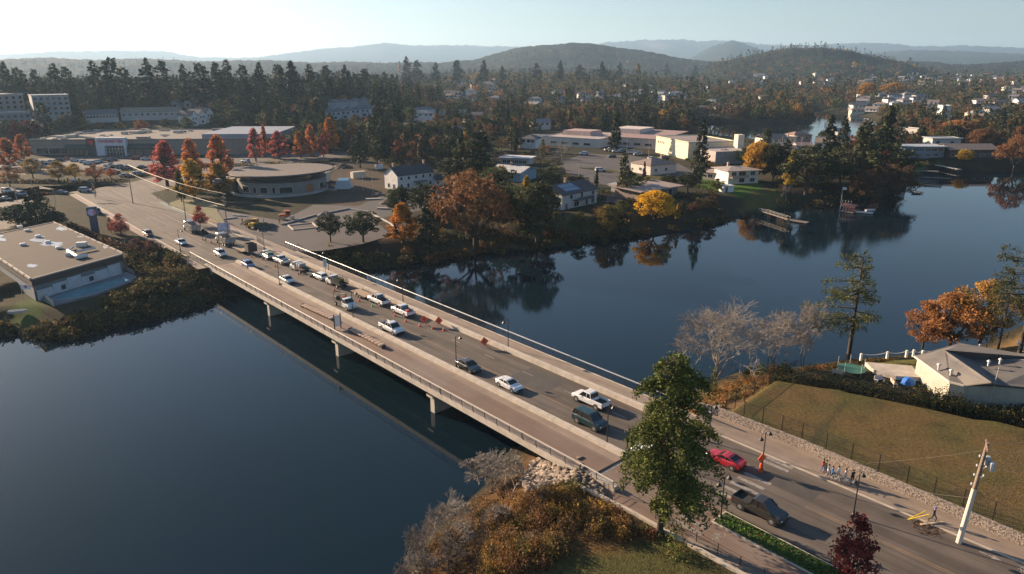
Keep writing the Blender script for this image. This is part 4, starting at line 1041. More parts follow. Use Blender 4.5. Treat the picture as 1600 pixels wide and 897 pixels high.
def pxbar(mb, q0, q1, z, r): mb.tube((*at(*q0, z), z), (*at(*q1, z), z), r, n=6)
pxbar(b, (106, 392), (121, 401), zr + .5, .38); pxbar(b, (106, 391), (114, 386), zr + .4, .28); pxbar(b, (120, 393), (149, 387), zr + .4, .24); pxbar(b, (118, 403), (136, 399), zr + .3, .5)
b.box(*at(128, 384, zr), zr - .09, 2.2, 1.4, 1.0, .3); b.box(*at(110, 399, zr), zr - .09, 1.6, 1.4, .8, .3)
b.build("roof_ducts", mat("galvanised_duct", (.60, .58, .55), .45), ro)
for px_, py_ in ((31, 355), (43, 361), (60, 370), (75, 379), (92, 388), (36, 383)): b = MB(); b.bev(*at(px_, py_, zr), zr - .09, 1.3, 1.0, .6, .15, .5); b.build("roof_vent", mat("white_vent", (.75, .74, .72), .5), ro)
# pale stepped wall panels facing the pool
f0, f1 = [(p3[0] + (p2[0] - p3[0]) * t, p3[1] + (p2[1] - p3[1]) * t) for t in (.04, .95)]
b = MB(); gL = hypot(f1[0] - f0[0], f1[1] - f0[1]); grz = atan2(f1[1] - f0[1], f1[0] - f0[0])
for k in range(6):
    t = (k + .5) / 6; xx, yy = f0[0] + (f1[0] - f0[0]) * t, f0[1] + (f1[1] - f0[1]) * t
    b.box(xx - .25 * sin(grz), yy + .25 * cos(grz), 3.0 + .02 * k, gL / 6 * .97, .3, 2.2 + .4 * (k % 3), grz)
b.build("wall_panel", wallm((.50, .52, .54)), LB)
for k in (1, 3):
    t = (k + .7) / 6; xx, yy = f0[0] + (f1[0] - f0[0]) * t, f0[1] + (f1[1] - f0[1]) * t
    b = MB(); b.box(xx - .08 * sin(grz), yy + .08 * cos(grz), 3.9, 1.0, .1, 1.0, grz); b.build("window", M_GLASS, LB)
b = MB(); A_, B_ = at(46, 430, 3.0), at(20, 412, 3.0)
b.prism([at(52, 448, 3.2), at(84, 476, 3.2), at(84, 478, 3.2), at(50, 450, 3.2)], 3.0, 4.1); b.build("side_wall", M_CONC, LB)
# pool and deck
b = MB(); PD = [at(*q, 3.4) for q in [(58, 462), (198, 425), (214, 432), (205, 440), (150, 460), (84, 476)]]
b.prism(PD, 1.6, 3.4); tag(b.build("pool_deck", wallm((.20, .20, .21))), kind="structure")
b = MB(); PP = [at(*q, 3.42) for q in [(104, 456), (190, 434), (201, 438), (150, 457), (122, 464), (80, 469)]]
b.prism(inset(PP, -.04), 3.30, 3.44)
SP = empty("swimming_pool", (0, 0, 0), 0, "narrow turquoise swimming pool below the flat-roofed building", "pool")
b.build("coping", mat("pool_coping", (.40, .42, .43), .7), SP)
b = MB(); b.prism(PP, 3.35, 3.47); b.build("pool_water", mat("pool_water", (.08, .22, .27), .08, (.12, .30, .34), .6), SP)
b = MB()
for k in range(12):
    q0 = (190 + 20 * k / 11, 418 + 12 * k / 11); p_ = at(*q0, 3.4); b.tube((*p_, 3.4), (*p_, 4.5), .03, n=4)
for z_ in (3.8, 4.2, 4.5): b.tube((*at(190, 418, 3.4), z_), (*at(210, 430, 3.4), z_), .025, n=4)
tag(b.build("pool_fence", mat("fence_metal", (.35, .36, .38), .5)), "metal fence at the right end of the turquoise pool", "fence")

# tall sign pillar
sp = at(150, 366, 4.5); HOUSE_XY.append((*sp, 2))
SG = empty("sign_pillar", (*sp, 4.5), radians(25), "dark roadside sign pillar with a round white and pink panel", "sign")
b = MB(); b.bev(0, 0, 0, 1.9, 1.0, 5.2, .1); b.build("pillar", wallm((.09, .10, .13)), SG)
b = MB(); b.bev(0, 0, 5.2, 2.6, 1.1, 2.6, .12); b.build("sign_box", wallm((.12, .15, .17)), SG)
b = MB(); b.tube((-.1, -.56, 6.3), (-.1, -.62, 6.3), .95, n=20); b.build("sign_panel", mat("sign_lilac", (.62, .50, .66), .5), SG)
b = MB(); b.box(.6, -.64, 5.7, .7, .06, 1.0); b.build("sign_panel", mat("sign_pink", (.6, .25, .28), .5), SG)

# the long store
ST, w_ = building("store", "long beige and grey supermarket-sized store with a white portal and red lettering", "building", (50, 243), (400, 241), 62, 7.5, (.26, .23, .19), 'flat', (.15, .13, .115), z=4.5, ov=.1, parapet=.5,
    wins=[('F', -.5 + (px_ - 50) / 350, 2.3, 3.2, 3.0) for px_ in (64, 72, 83, 93, 101)], base=.5)
def FX(px_): return (-.5 + (px_ - 50) / 350.) * w_
b = MB(); b.box(FX(178), -1.2, 0, FX(201) - FX(155), 2.6, 9.2); pt = b.build("portal", wallm((.62, .64, .68)), ST)
b = MB(); b.box(FX(183), -2.55, 0, FX(197) - FX(168), .3, 5.2); b.build("glass_front", M_GLASS, pt)
b = MB()
for k in range(6): b.box(FX(168) + (k + .5) * (FX(197) - FX(168)) / 6, -2.75, .1, .15, .15, 5.0)
for z_ in (1.8, 3.4, 5.1): b.box(FX(182.5), -2.76, z_, FX(197) - FX(168), .14, .14)
b.build("mullions", M_FRAME, pt)
b = MB(); b.box(FX(147.5), -1.0, 0, FX(155) - FX(141), 2.2, 9.0); tp = b.build("corner_tower", wallm((.055, .06, .065)), ST)
b = MB(); xq = FX(147.5); b.loft([[(xq - 1.9, y_, 7.9), (xq + 1.9, y_, 7.9), (xq, y_, 4.9)] for y_ in (-2.13, -2.25)]); b.build("triangle_emblem", mat("red_sign", (.55, .03, .03), .5), tp)
for a_px, b_px, hh, cc in ((105, 141, 3.2, (.055, .075, .065)), (201, 262, 3.4, (.06, .07, .068))):
    b = MB(); b.loft([[(FX(a_px), -2.0, hh), (FX(b_px), -2.0, hh), (FX(b_px), -.02, hh + 2.2), (FX(a_px), -.02, hh + 2.2)], [(FX(a_px), -2.0, hh + .25), (FX(b_px), -2.0, hh + .25), (FX(b_px), -.02, hh + 2.4), (FX(a_px), -.02, hh + 2.4)]])
    [b.box(FX(a_px) + (FX(b_px) - FX(a_px)) * k / 5, -1.8, 0, .35, .35, hh) for k in range(6)]
    b.build("awning", wallm(cc), ST)
rr = random.Random(4)
for k in range(40):
    b = MB(); b.bev(FX(rr.uniform(60, 390)), rr.uniform(3, 58), 7.8, rr.uniform(1, 7), rr.uniform(.5, 2.5), rr.uniform(.3, 1.6), .1); b.build("roof_unit", mat("roof_unit", (.55, .47, .38), .6, (.25, .22, .2), .2, lo=.45, hi=.55), ST)
b = MB(); b.box(FX(370), 30, 7.79, 38, 50, 2.4); b.build("raised_roof", mat("pale_roof_sheet", (.24, .26, .30), .6), ST)
def text_mesh(txt, size, depth, m, parent, loc, rot, name="lettering", sx=1.0):
    cu = bpy.data.curves.new(name, 'FONT'); cu.body = txt; cu.size = size; cu.extrude = depth; cu.align_x = 'CENTER'; cu.align_y = 'CENTER'; cu.offset = size * .012
    t = bpy.data.objects.new("tmp", cu); COL.objects.link(t); bpy.context.view_layer.update()
    me = bpy.data.meshes.new_from_object(t.evaluated_get(bpy.context.evaluated_depsgraph_get())); bpy.data.objects.remove(t)
    me.name = name; me.materials.clear(); me.materials.append(m)
    o = bpy.data.objects.new(name, me); COL.objects.link(o); o.parent = parent; o.location = loc; o.rotation_euler = rot; o.scale = (sx, 1, 1); return o
text_mesh("CANADIAN TIRE", 2.1, .08, mat("red_sign", (.55, .03, .03), .5), pt, (FX(178), -2.6, 7.4), (pi / 2, 0, 0), sx=.82)
text_mesh("GARDEN", .9, .04, mat("sign_white", (.7, .7, .7), .5), tp, (FX(147.5), -2.2, 1.3), (pi / 2, 0, 0)) if False else None

# apartment blocks at the far left
def apartment(label, A, B, depth, floors, c, z, n, group=None, roofc=LROOF):
    wins = [('F', -.5 + (k + .5) / n, 1.5 + f * 3.0, 1.8, 1.6) for f in range(floors) for k in range(n)] + [('R', (k + .5) / 3, 1.5 + f * 3.0, 1.6, 1.5) for f in range(floors) for k in range(3)]
    r, w = building("apartment_block", label, "building", A, B, depth, floors * 3.0 + .4, c, 'flat', roofc, z=z, wins=wins, ov=.3, parapet=.3, base=6, frames=False)
    for f in range(1, floors):
        b = MB(); b.box(-w * .2, -.75, f * 3.0 - .1, w * .42, 1.5, .16); b.box(-w * .2, -1.45, f * 3.0 + .06, w * .42, .06, 1.0); b.build("balcony", wallm((.22, .27, .32)), r)
    return r
apartment("blue-grey apartment block with a dark mid section, lowest of three at the far left", (-40, 205), (52, 200), 22, 3, (.22, .25, .28), 12, 9)
apartment("grey-white apartment block with balconies behind the spruce at the far left", (55, 182), (112, 180), 20, 4, (.30, .31, .33), 19, 6)
apartment("pale flat-topped block standing left behind the other two at the far left", (-60, 176), (40, 170), 22, 3, (.26, .26, .26), 22, 9)
tree(74, 222, 158, 'con', 5, (.034, .048, .028), "tall dark spruce in front of the grey apartment blocks", wsc=1.2)
# townhouses
for k, (a, b__, l) in enumerate([((136, 192), (186, 190), "low grey-blue row house left of the long tan-roofed row"), ((190, 188), (284, 186), "long row house with a tan roof on the left hillside")]):
    building("row_house", l, "house", a, b__, 12, 5.5, (.42, .42, .42), 'gable', (.26, .20, .16) if k else (.12, .12, .13), 2.6, wins=[('F', -.45 + .1 * i, 3.6, 1.4, 1.3) for i in range(10)], base=5, frames=False)
for k, (px_, py_) in enumerate([(306, 196), (318, 193), (330, 190)]):
    building("gabled_house", ["white steep gabled house, left of three below the hillside", "white steep gabled house, middle of three below the hillside", "white steep gabled house, right of three below the hillside"][k], "house",
             (px_ - 6, py_ + 1), (px_ + 5, py_), 12, 6.5, WHITE, 'gable', (.13, .12, .12), 3.2, axis='y', wins=[('F', -.2, 4.6, 1.1, 1.2), ('F', .2, 4.6, 1.1, 1.2), ('F', 0, 1.6, 1.8, 1.4)], base=6, frames=False)
for k, (px_, py_) in enumerate([(274, 170), (294, 169), (309, 167), (322, 166)]):
    building("gabled_house", "small house with a red-lit roof edge behind the tan-roofed row, number %s from the left" % ["one", "two", "three", "four"][k] if False else ["leftmost small pale house above the tan-roofed row", "second small pale house above the tan-roofed row", "third small pale house above the tan-roofed row", "rightmost small pale house above the tan-roofed row"][k], "house",
             (px_ - 6, py_), (px_ + 6, py_), 10, 4.5, (.5, .48, .46), 'gable', (.16, .13, .12), 2.4, axis='y', wins=[('F', 0, 2.4, 1.6, 1.3)], base=6, frames=False)
TN = ["leftmost", "second", "third", "fourth", "fifth", "sixth"]
for k in range(6):
    px_, py_ = 511 + k * 15, 189 - k * 1.6
    building("terraced_house", TN[k] + " blue-grey terraced house in the hillside row", "house", (px_ - 7, py_), (px_ + 7, py_), 13, 6.2, (.46, .48, .52), 'hip', (.12, .13, .15), 2.4,
             wins=[('F', -.25, 4.4, 1.5, 1.3), ('F', .25, 4.4, 1.5, 1.3), ('F', -.1, 1.5, 2.2, 1.5)], base=5, frames=False, group="terraced houses in the hillside row")
for k in range(4):
    px_, py_ = 520 + k * 16, 172 - k * 1.2
    building("terraced_house", ["leftmost", "second", "third", "rightmost"][k] + " grey-roofed house in the upper hillside row", "house", (px_ - 7, py_), (px_ + 7, py_), 12, 6, (.42, .44, .48), 'hip', (.14, .15, .17), 2.2, base=5, group="houses in the upper hillside row")
building("house", "blue-white house right of the terraced hillside row", "house", (660, 184), (680, 182), 12, 6, (.56, .60, .64), 'gable', (.14, .15, .17), 2.2, wins=[('F', -.25, 4.2, 1.5, 1.3), ('F', .25, 4.2, 1.5, 1.3), ('F', 0, 1.5, 2, 1.4)], base=4, frames=False)
building("house", "grey hip-roofed house in the trees above the white heritage house", "house", (686, 181), (706, 181), 11, 4, (.48, .50, .50), 'hip', (.17, .17, .17), 2.4, base=4)
building("house", "long low house with a rosy roof among trees", "house", (708, 184), (735, 180), 12, 3.5, (.36, .33, .32), 'gable', (.28, .21, .19), 2.0, base=4)
# school
S1_, w1_ = building("school_wing", "low school wing with pale walls left of the conifer", "building", (848, 226), (935, 232), 42, 4.6, (.55, .53, .50), 'flat', (.44, .37, .33), z=4.5, ov=.1, wins=[('F', -.3 + .2 * k, 1.9, 4, 1.2) for k in range(4)], frames=False)
b = MB(); b.box(-5, 24, 4.9, 20, 16, 2.6, 0, top=(.9, .9)); b.build("raised_hall", wallm((.42, .30, .27)), S1_)
S2_, w2_ = building("school_hall", "school hall with a sloping red-brown roof between the wings", "building", (945, 228), (1030, 234), 40, 5.5, (.46, .40, .38), 'shed', (.36, .24, .22), 1.6, z=4.5, wins=[('F', -.3 + .2 * k, 2.2, 4, 1.2) for k in range(4)], frames=False)
b = MB(); b.box(-12, 26, 6.1, 18, 20, 3.0); b.build("raised_hall", wallm((.60, .52, .46)), S2_)
S3_, w3_ = building("gymnasium", "tall cream gymnasium with a blank sunlit wall beside the tall conifer", "building", (1024, 238), (1074, 250), 26, 8.2, (.74, .64, .46), 'flat', (.30, .24, .22), z=4.5, ov=.05,
    wins=[('F', -.42 + .06 * k, 6, .8, 1.2) for k in range(4)], frames=False)
b = MB(); b.box(22, 16, 0, 28, 24, 6.0); b.build("side_hall", wallm((.40, .34, .31)), S3_)
b = MB(); b.box(24, 24, 6.0, 3.5, 3.5, 6.5); b.build("chimney_tower", wallm((.78, .68, .52)), S3_)
# houses of the near shore neighbourhood
building("house", "flat white-roofed blue house above the huge oak", "house", (768, 281), (812, 285), 14, 4.0, (.22, .36, .46), 'gable', (.52, .52, .52), 1.6, z=4.5, wins=[('F', -.3, 1.8, 1.6, 1.2), ('F', .2, 1.8, 2.4, 1.4)], axis='x', ov=1.0, chimney=[(-.1, .5)])
building("house", "long low house with a white flat roof behind the blue house", "house", (782, 257), (826, 259), 9, 3.2, (.40, .42, .44), 'flat', (.60, .60, .60), z=4.5, wins=[('F', -.35 + .14 * k, 1.6, 2.0, 1.3) for k in range(6)], ov=.9, parapet=0)
SH, ws = building("house", "two-storey white house with solar panels on its dark roof", "house", (878, 330), (932, 318), 12, 5.3, (.52, .52, .50), 'gable', (.085, .075, .075), 2.4, z=4.2,
    wins=[('F', -.25, 4.1, 1.2, 1.2), ('F', .05, 4.0, 1.0, 1.8), ('F', .38, 4.1, 1.6, 1.2), ('F', -.1, 1.4, 2.4, 1.5), ('F', .2, 1.4, 1.0, 1.9), ('F', .38, 1.4, 1.8, 1.5), ('L', .3, 1.4, 1, 1), ('L', .25, 4.0, 1.2, 1)], chimney=[(.05, .6)], door=-.38, ov=.7)
b = MB(); b.box(.04 * ws, -1.0, 2.7, .5 * ws, 1.9, .15); b.box(.04 * ws, -1.9, 2.85, .5 * ws, .06, .95); b.build("balcony", wallm((.11, .10, .10)), SH)
b = MB(); sl = atan2(2.52, 6.0)
for i in range(6):
    for j in range(2):
        x_ = -ws * .33 + i * 1.25; y0_, y1_ = .8 + j * 2.2, 2.85 + j * 2.2; z0_, z1_ = 5.3 - .12 + (y0_ + .7) * 2.52 / 6.7 + .12, 5.3 - .12 + (y1_ + .7) * 2.52 / 6.7 + .12
        b.loft([[(x_, y0_, z0_), (x_ + 1.15, y0_, z0_), (x_ + 1.15, y1_, z1_), (x_, y1_, z1_)], [(x_, y0_, z0_ + .06), (x_ + 1.15, y0_, z0_ + .06), (x_ + 1.15, y1_, z1_ + .06), (x_, y1_, z1_ + .06)]])
b.build("solar_panels", mat("solar_panel", (.10, .16, .24), .15, spec=1.0), SH)
MC, wm = building("house", "mid-century house with a wide flat brown roof left of the golden tree's top", "house", (1000, 316), (1058, 306), 12, 3.6, (.22, .17, .14), 'shed', (.34, .27, .24), .5, z=4.5, wins=[('F', -.35 + .16 * k, 1.8, 2.0, 2.2) for k in range(5)], ov=1.6, chimney=[(-.2, .9)])
b = MB(); b.box(wm * .1, 15, 0, 14, 7, 3.4); b.build("rear_wing", wallm((.25, .25, .25)), MC)
b = MB(); hip(b, 15, 8, 3.5, 1.4, x0=wm * .1, y0=11.5); b.build("rear_roof", roofm((.26, .29, .31)), MC)
building("house", "white house with brown hip roof in front of the cream gymnasium", "house", (1016, 274), (1056, 270), 13, 4.2, (.62, .56, .50), 'hip', (.26, .20, .17), 2.2, z=4.5, wins=[('F', -.3, 2, 1.5, 1.2), ('F', .1, 2, 1.5, 1.2), ('L', .5, 2, 1.5, 1.2)], chimney=[(.3, .5)])
WH, ww = building("house", "white two-storey waterfront house with a shaded balcony and bright lawn", "house", (1137, 288), (1184, 286), 11, 5.4, WHITE, 'hip', (.40, .34, .31), 1.0, z=4.5,
    wins=[('F', -.32, 4, 2.0, 1.5), ('F', -.05, 4, 3.0, 1.8), ('F', .3, 4, 2.0, 1.5), ('F', .3, 1.4, 2.0, 1.4), ('F', -.05, 1.4, 2.2, 1.6)], ov=1.2, chimney=[(-.2, .7)])
b = MB(); b.box(-ww * .2, -1.3, 2.6, ww * .55, 2.4, .2); b.box(-ww * .2, -2.4, 2.8, ww * .55, .08, .9); b.build("balcony", wallm((.45, .33, .28)), WH)
building("house", "low brown-roofed wing left of the white waterfront house", "house", (1098, 280), (1136, 284), 9, 3.2, (.50, .42, .36), 'hip', (.36, .29, .26), 1.0, z=4.5, wins=[('F', -.2, 1.6, 2, 1.3), ('F', .2, 1.6, 2, 1.3)], ov=.8)
building("shed", "small white garden shed on the bright lawn", "shed", (1130, 301), (1146, 300), 3.0, 2.2, WHITE, 'flat', (.6, .6, .6), z=4.5, door=-.2, parapet=0, ov=.2)
for (l, a, b__, d, h, c, rt, rc, rs) in [
    ("small white house with bright gable before the far channel", (1308, 219), (1328, 217), 9, 5, WHITE, 'gable', (.34, .30, .28), 2),
    ("long rusty-roofed house deep in the trees of the point", (1283, 246), (1313, 249), 14, 3.4, (.34, .24, .20), 'gable', (.36, .22, .18), 1.8),
    ("pale flat-roofed house below the rusty-roofed one", (1262, 256), (1290, 258), 8, 3, (.55, .52, .48), 'flat', (.50, .46, .42), 1),
    ("cream chimneyed house behind the power poles", (1225, 229), (1243, 228), 8, 5, CREAM, 'flat', (.36, .24, .2), 1),
    ("brown-roofed house by the far channel's near bank", (1240, 222), (1268, 221), 10, 4, (.40, .32, .27), 'hip', (.30, .19, .16), 2),
    ("small white-walled house half hidden left of the yellow tree", (1210, 246), (1224, 246), 8, 3.4, (.7, .66, .6), 'gable', (.36, .3, .27), 1.5),
    ("low rosy-roofed house right of the small white-walled one", (1245, 236), (1270, 236), 8, 3, (.5, .4, .35), 'gable', (.34, .24, .22), 1.5)]:
    building("house", l, "house", a, b__, d, h, c, rt, rc, rs, z=4.5, wins=[('F', -.25, h - 1.6, 1.4, 1.1), ('F', .2, h - 1.6, 1.4, 1.1)], chimney=[(.2, .5)] if 'chimney' in l else None)
building("house", "long blue-grey flat-roofed house on the right shore", "house", (1412, 246), (1474, 246), 12, 5.2, (.20, .25, .30), 'flat', (.40, .45, .50), z=4.5, wins=[('F', -.4 + .16 * k, 3.9, 2.6, 1.4) for k in range(6)] + [('F', -.3 + .2 * k, 1.3, 2.2, 1.4) for k in range(4)], ov=1.0, parapet=.15)
building("house", "dark house with a long brown roof on the right shore", "house", (1483, 247), (1556, 247), 14, 4.4, (.13, .10, .085), 'gable', (.20, .165, .145), 2.2, z=4.5, wins=[('F', -.4 + .2 * k, 1.6, 2.6, 1.6) for k in range(5)], ov=1.0)
building("house", "small grey-white flat-roofed house behind the long blue-grey one", "house", (1456, 228), (1500, 228), 10, 4, (.45, .46, .45), 'flat', (.42, .45, .46), z=6, wins=[('F', -.3, 2, 2, 1.2), ('F', .2, 2, 2, 1.2)], ov=.8, parapet=.1)
building("house", "tall white cube-like house on the right hillside", "house", (1471, 181), (1484, 181), 9, 9, WHITE, 'flat', (.55, .55, .55), wins=[('F', -.2, 6.5, 2, 1.5), ('F', .25, 3.5, 1.5, 1.5)], base=4)
building("house", "pale long house behind the narrow tallest conifer", "house", (1397, 208), (1432, 212), 10, 3.5, (.5, .45, .42), 'flat', (.44, .44, .44), wins=[('F', -.2, 2, 2, 1.5)], base=2)
building("house", "white house cut by the right edge of the frame", "house", (1590, 166), (1612, 166), 10, 6, WHITE, 'gable', (.2, .24, .3), 2.4, base=4)

# near house at the right edge
z_ = 5.3
NH = empty("bungalow", (*at(1520, 600, z_), z_), 0, "bungalow with a grey shingle hip roof and cream end wall beside the field", "house")
o0 = at(1520, 600, z_)
def L2(px_, py_, zz): p_ = at(px_, py_, zz); return (p_[0] - o0[0], p_[1] - o0[1], zz - z_)
ze, zr2 = z_ + 2.7, z_ + 4.6
RS = mat("shingle_roof", (.125, .115, .110), .9, (.095, .088, .085), 1.2, detail=8, bump=.5, bscale=9, bdist=.03, c3=(.14, .13, .12), scale3=.3)
R0, R1, V0, V1 = L2(1476, 547, zr2), L2(1549, 597, zr2), L2(1519, 560, ze + .5), L2(1560, 601, ze + .45)
RP = [L2(1429, 556, ze), R0, R1, L2(1507, 602, ze), L2(1484, 596, ze)]
b = MB()
for pl in (RP, [R0, V0, V1, R1], [V0, L2(1640, 566, zr2 - .4), L2(1680, 612, ze + .1), V1], [R0, L2(1640, 560, zr2 - .45), V0], [L2(1429, 556, ze), L2(1500, 536, ze), L2(1640, 560, zr2 - .45), R0]):
    b.loft([[(q[0], q[1], q[2] - .15) for q in pl], pl])
nr = b.build("roof", RS, NH)
b = MB()
wpoly = [L2(1434, 557, ze), L2(1485, 595, ze), L2(1509, 600, ze), L2(1558, 601, ze), L2(1672, 610, ze), L2(1640, 562, ze), L2(1500, 540, ze)]
b.add([(q[0], q[1], q[2] - .1) for q in (L2(1509, 600, ze), R1, L2(1558, 601, ze))], [(0, 1, 2)])
b.loft([[(q[0], q[1], -1.2) for q in wpoly], [(q[0], q[1], ze - z_ - .3) for q in wpoly]])
b.build("wall", wallm((.40, .38, .32)), NH)
b = MB()
def fasc(a, c, mb, w=.12, h=.22):
    mb.loft([[(a[0] + dx, a[1], a[2] + dz) for dx, dz in ((-w, -h), (w, -h), (w, .03), (-w, .03))], [(c[0] + dx, c[1], c[2] + dz) for dx, dz in ((-w, -h), (w, -h), (w, .03), (-w, .03))]])
fasc(RP[0], RP[4], b); fasc(RP[4], RP[3], b)
b.build("fascia_board", mat("cream_trim", (.62, .54, .44), .6), NH)
for px_, py_ in ((1481, 557), (1467, 572), (1486, 581), (1513, 582)):
    b = MB(); q = L2(px_, py_, ze + .9); b.lathe(q[0], q[1], [(.12, q[2] - .6), (.14, q[2] + .1), (.30, q[2] + .12), (.28, q[2] + .32), (.05, q[2] + .4)], 8); b.build("roof_vent", mat("vent_metal", (.62, .62, .60), .5), NH)
for px_, py_ in ((1545, 566), (1563, 563)):
    b = MB(); q = L2(px_, py_, zr2 - .5); b.lathe(q[0], q[1], [(.12, q[2] - .6), (.14, q[2] + .1), (.30, q[2] + .12), (.05, q[2] + .36)], 8); b.build("roof_vent", mat("vent_metal", (.62, .62, .60), .5), NH)
HOUSE_XY += [(o0[0], o0[1] + 2, 10), (o0[0] + 12, o0[1], 12), (o0[0] - 6, o0[1] + 6, 6)]
b = MB(); b.prism([at(*q, z_) for q in [(1352, 566), (1425, 572), (1440, 590), (1400, 588), (1365, 578)]], z_ - .6, z_ + .05); tag(b.build("patio", M_CONC), kind="structure")
b = MB(); b.prism([at(*q, z_) for q in [(1500, 603), (1600, 612), (1600, 628), (1512, 622)]], z_ - .6, z_ + .04); tag(b.build("yard_paving", M_WALK), kind="structure")

# small far houses
r_ = random.Random(12); far = []
def farhouse(px_, py_, lab, grp, sc=1.0):
    w = r_.uniform(9, 16) * sc
    x, y, z = atg(px_, py_)
    for q in far:
        if hypot(q[0] - x, q[1] - y) < 22: return
    far.append((x, y)); rz = r_.uniform(-.5, .5) - atan2(x, y) * .6
    r = empty("house", (x, y, z), rz, lab, "house", grp); h = r_.choice((3, 5.5, 5.5, 6)); d = r_.uniform(8, 12); HOUSE_XY.append((x, y, w * .9)); FRONT.append((x, y, w * .7, 38)); HOUSE_XY.append((x * (1 - 16 / hypot(x, y)), y * (1 - 16 / hypot(x, y)), w * .7))
    c = r_.choice([WHITE, WHITE, (.5, .5, .5), CREAM, (.36, .38, .42), (.6, .56, .5)])
    b = MB(); b.box(0, 0, -5, w, d, h + 5)
    b.build("wall", wallm(c), r)
    b = MB(); rc = r_.choice([(.12, .12, .13), (.25, .2, .17), (.35, .33, .31), (.2, .2, .22)])
    if r_.rand() < .5 if hasattr(r_, 'rand') else r_.random() < .6: gable(b, w, d, h, 2.2, .5, y0=-d / 2)
    else: hip(b, w, d, h, 2.0, .5, y0=-d / 2)
    b.build("roof", roofm(rc), r)
    b = MB()
    for k in (-.28, .05, .3): b.box(k * w, -d / 2 - .03, h - 2.0, 1.8, .1, 1.3)
    b.build("window_band", M_GLASS, r)
for (n_, x0, x1, y0, y1, lab, grp) in [
    (34, 1130, 1600, 118, 134, "pale house in the distant neighbourhood under the right-hand hills", "distant houses under the right-hand hills"),
    (22, 1325, 1470, 150, 182, "bright house in the sunlit cluster beyond the far channel", "houses in the sunlit cluster beyond the far channel"),
    (14, 1480, 1640, 140, 200, "house among the trees of the right hillside", "houses among the trees of the right hillside"),
    (20, 930, 1200, 135, 180, "house among autumn trees beyond the far inlet", "houses among autumn trees beyond the far inlet"),
    (10, 690, 790, 120, 165, "pale house in the wooded middle distance above the huge oak", "houses in the wooded middle distance"),
    (7, 600, 860, 180, 232, "house on the wooded slope above the huge oak", "houses on the wooded slope above the huge oak"), (6, 1190, 1400, 228, 262, "house among the big trees of the point", "houses among the big trees of the point"),
    (8, 800, 920, 140, 190, "house in the woods above the school", "houses in the woods above the school"),
    (6, 230, 480, 140, 165, "house glimpsed between the dark firs on the left hillside", "houses between the dark firs")]:
    for _ in range(n_ * 2): farhouse(r_.uniform(x0, x1), r_.uniform(y0, y1), lab, grp)
BRG = MB()
# ------------------------------------------------------------------ the wooded land
EXTRA = []
for k, (px_, b_, t_, kd, c, cn) in enumerate([(905, 303, 272, PINE, DG, "dark green"), (862, 300, 258, PINE, OL, "olive green"), (936, 348, 322, OAK2, BRN, "brown"), (985, 306, 268, OAK2, (.10, .12, .035), "mid green"), (1044, 300, 272, PINE, DK, "dark green"), (1074, 304, 268, PINE, DG, "dark green"),
    (1108, 332, 306, OAK2, (.12, .085, .04), "brown"), (1160, 258, 230, OAK2, OL, "olive green"), (1132, 254, 232, PINE, DG, "dark green"), (703, 288, 246, PINE, DG, "dark green"), (722, 330, 292, OAK2, (.20, .12, .05), "russet"), (790, 318, 284, PINE, DK, "dark green"), (852, 352, 322, OAK2, (.18, .10, .045), "brown"),
    (905, 356, 330, OAK2, (.15, .13, .04), "olive"), (1086, 336, 314, OAK2, BRN, "brown"), (1010, 300, 275, OAK2, (.16, .16, .04), "yellow-green"), (970, 340, 312, OAK2, (.10, .11, .035), "olive"), (1045, 340, 322, OAK2, (.2, .12, .04), "russet"), (22, 226, 184, PINE, DG, "dark green"), (48, 222, 186, OAK2, DR, "dark red"),
    (110, 214, 176, PINE, DG, "dark green"), (128, 210, 182, OAK2, (.3, .2, .05), "golden"), (158, 212, 190, OAK2, (.26, .13, .05), "orange"), (188, 210, 190, OAK2, (.14, .12, .04), "olive"), (222, 208, 186, OAK2, (.28, .12, .05), "orange"), (262, 206, 184, PINE, DG, "dark green"), (292, 206, 182, OAK2, OL, "olive green"), (345, 206, 176, PINE, DG, "dark green"),
    (368, 208, 170, PINE, DG, "dark green"), (480, 214, 186, OAK2, (.2, .12, .045), "russet"), (545, 216, 190, OAK2, OL, "olive green"), (640, 236, 205, OAK2, OL, "olive green"), (735, 250, 216, OAK2, (.15, .1, .045), "brown"), (808, 232, 212, OAK2, (.2, .17, .05), "yellow-green"), (1120, 300, 278, OAK2, (.12, .13, .04), "olive")]):
    EXTRA.append((tree(px_, b_, t_, kd, 0, c, cn + " round-crowned tree", group="garden trees among the houses", wsc=1.25), px_, b_))
def scatter(R0, R1, cfun, seed, lo=-50, hi=48):
    r = np.random.RandomState(seed); out = []
    R = R0
    while R < R1:
        c = cfun(R); n = int(radians(hi - lo) * R / c)
        th = np.radians(np.linspace(lo, hi, n)) + r.uniform(-.5, .5, n) * c / R
        rr = R + r.uniform(-.5, .5, n) * c
        out.append(np.stack([rr * np.sin(th), rr * np.cos(th)], 1)); R += c * 1.05
    return np.concatenate(out)
P = np.concatenate([scatter(215, 3300, lambda R: max(7.5, R * .0135), 3), scatter(430, 900, lambda R: 11, 8)])
X, Y = P[:, 0], P[:, 1]
H0 = land_h(X, Y)
keep = np.maximum(sd_poly(X, Y, WATER1), sd_poly(X, Y, WATER2)) < -2.5
for poly in OPEN: keep &= sd_poly(X, Y, poly) < -2
for (hx, hy, hr) in HOUSE_XY: keep &= (X - hx) ** 2 + (Y - hy) ** 2 > (hr + 3) ** 2
for (hx, hy, hr) in TREES_XY: keep &= (X - hx) ** 2 + (Y - hy) ** 2 > (hr + 1.0) ** 2
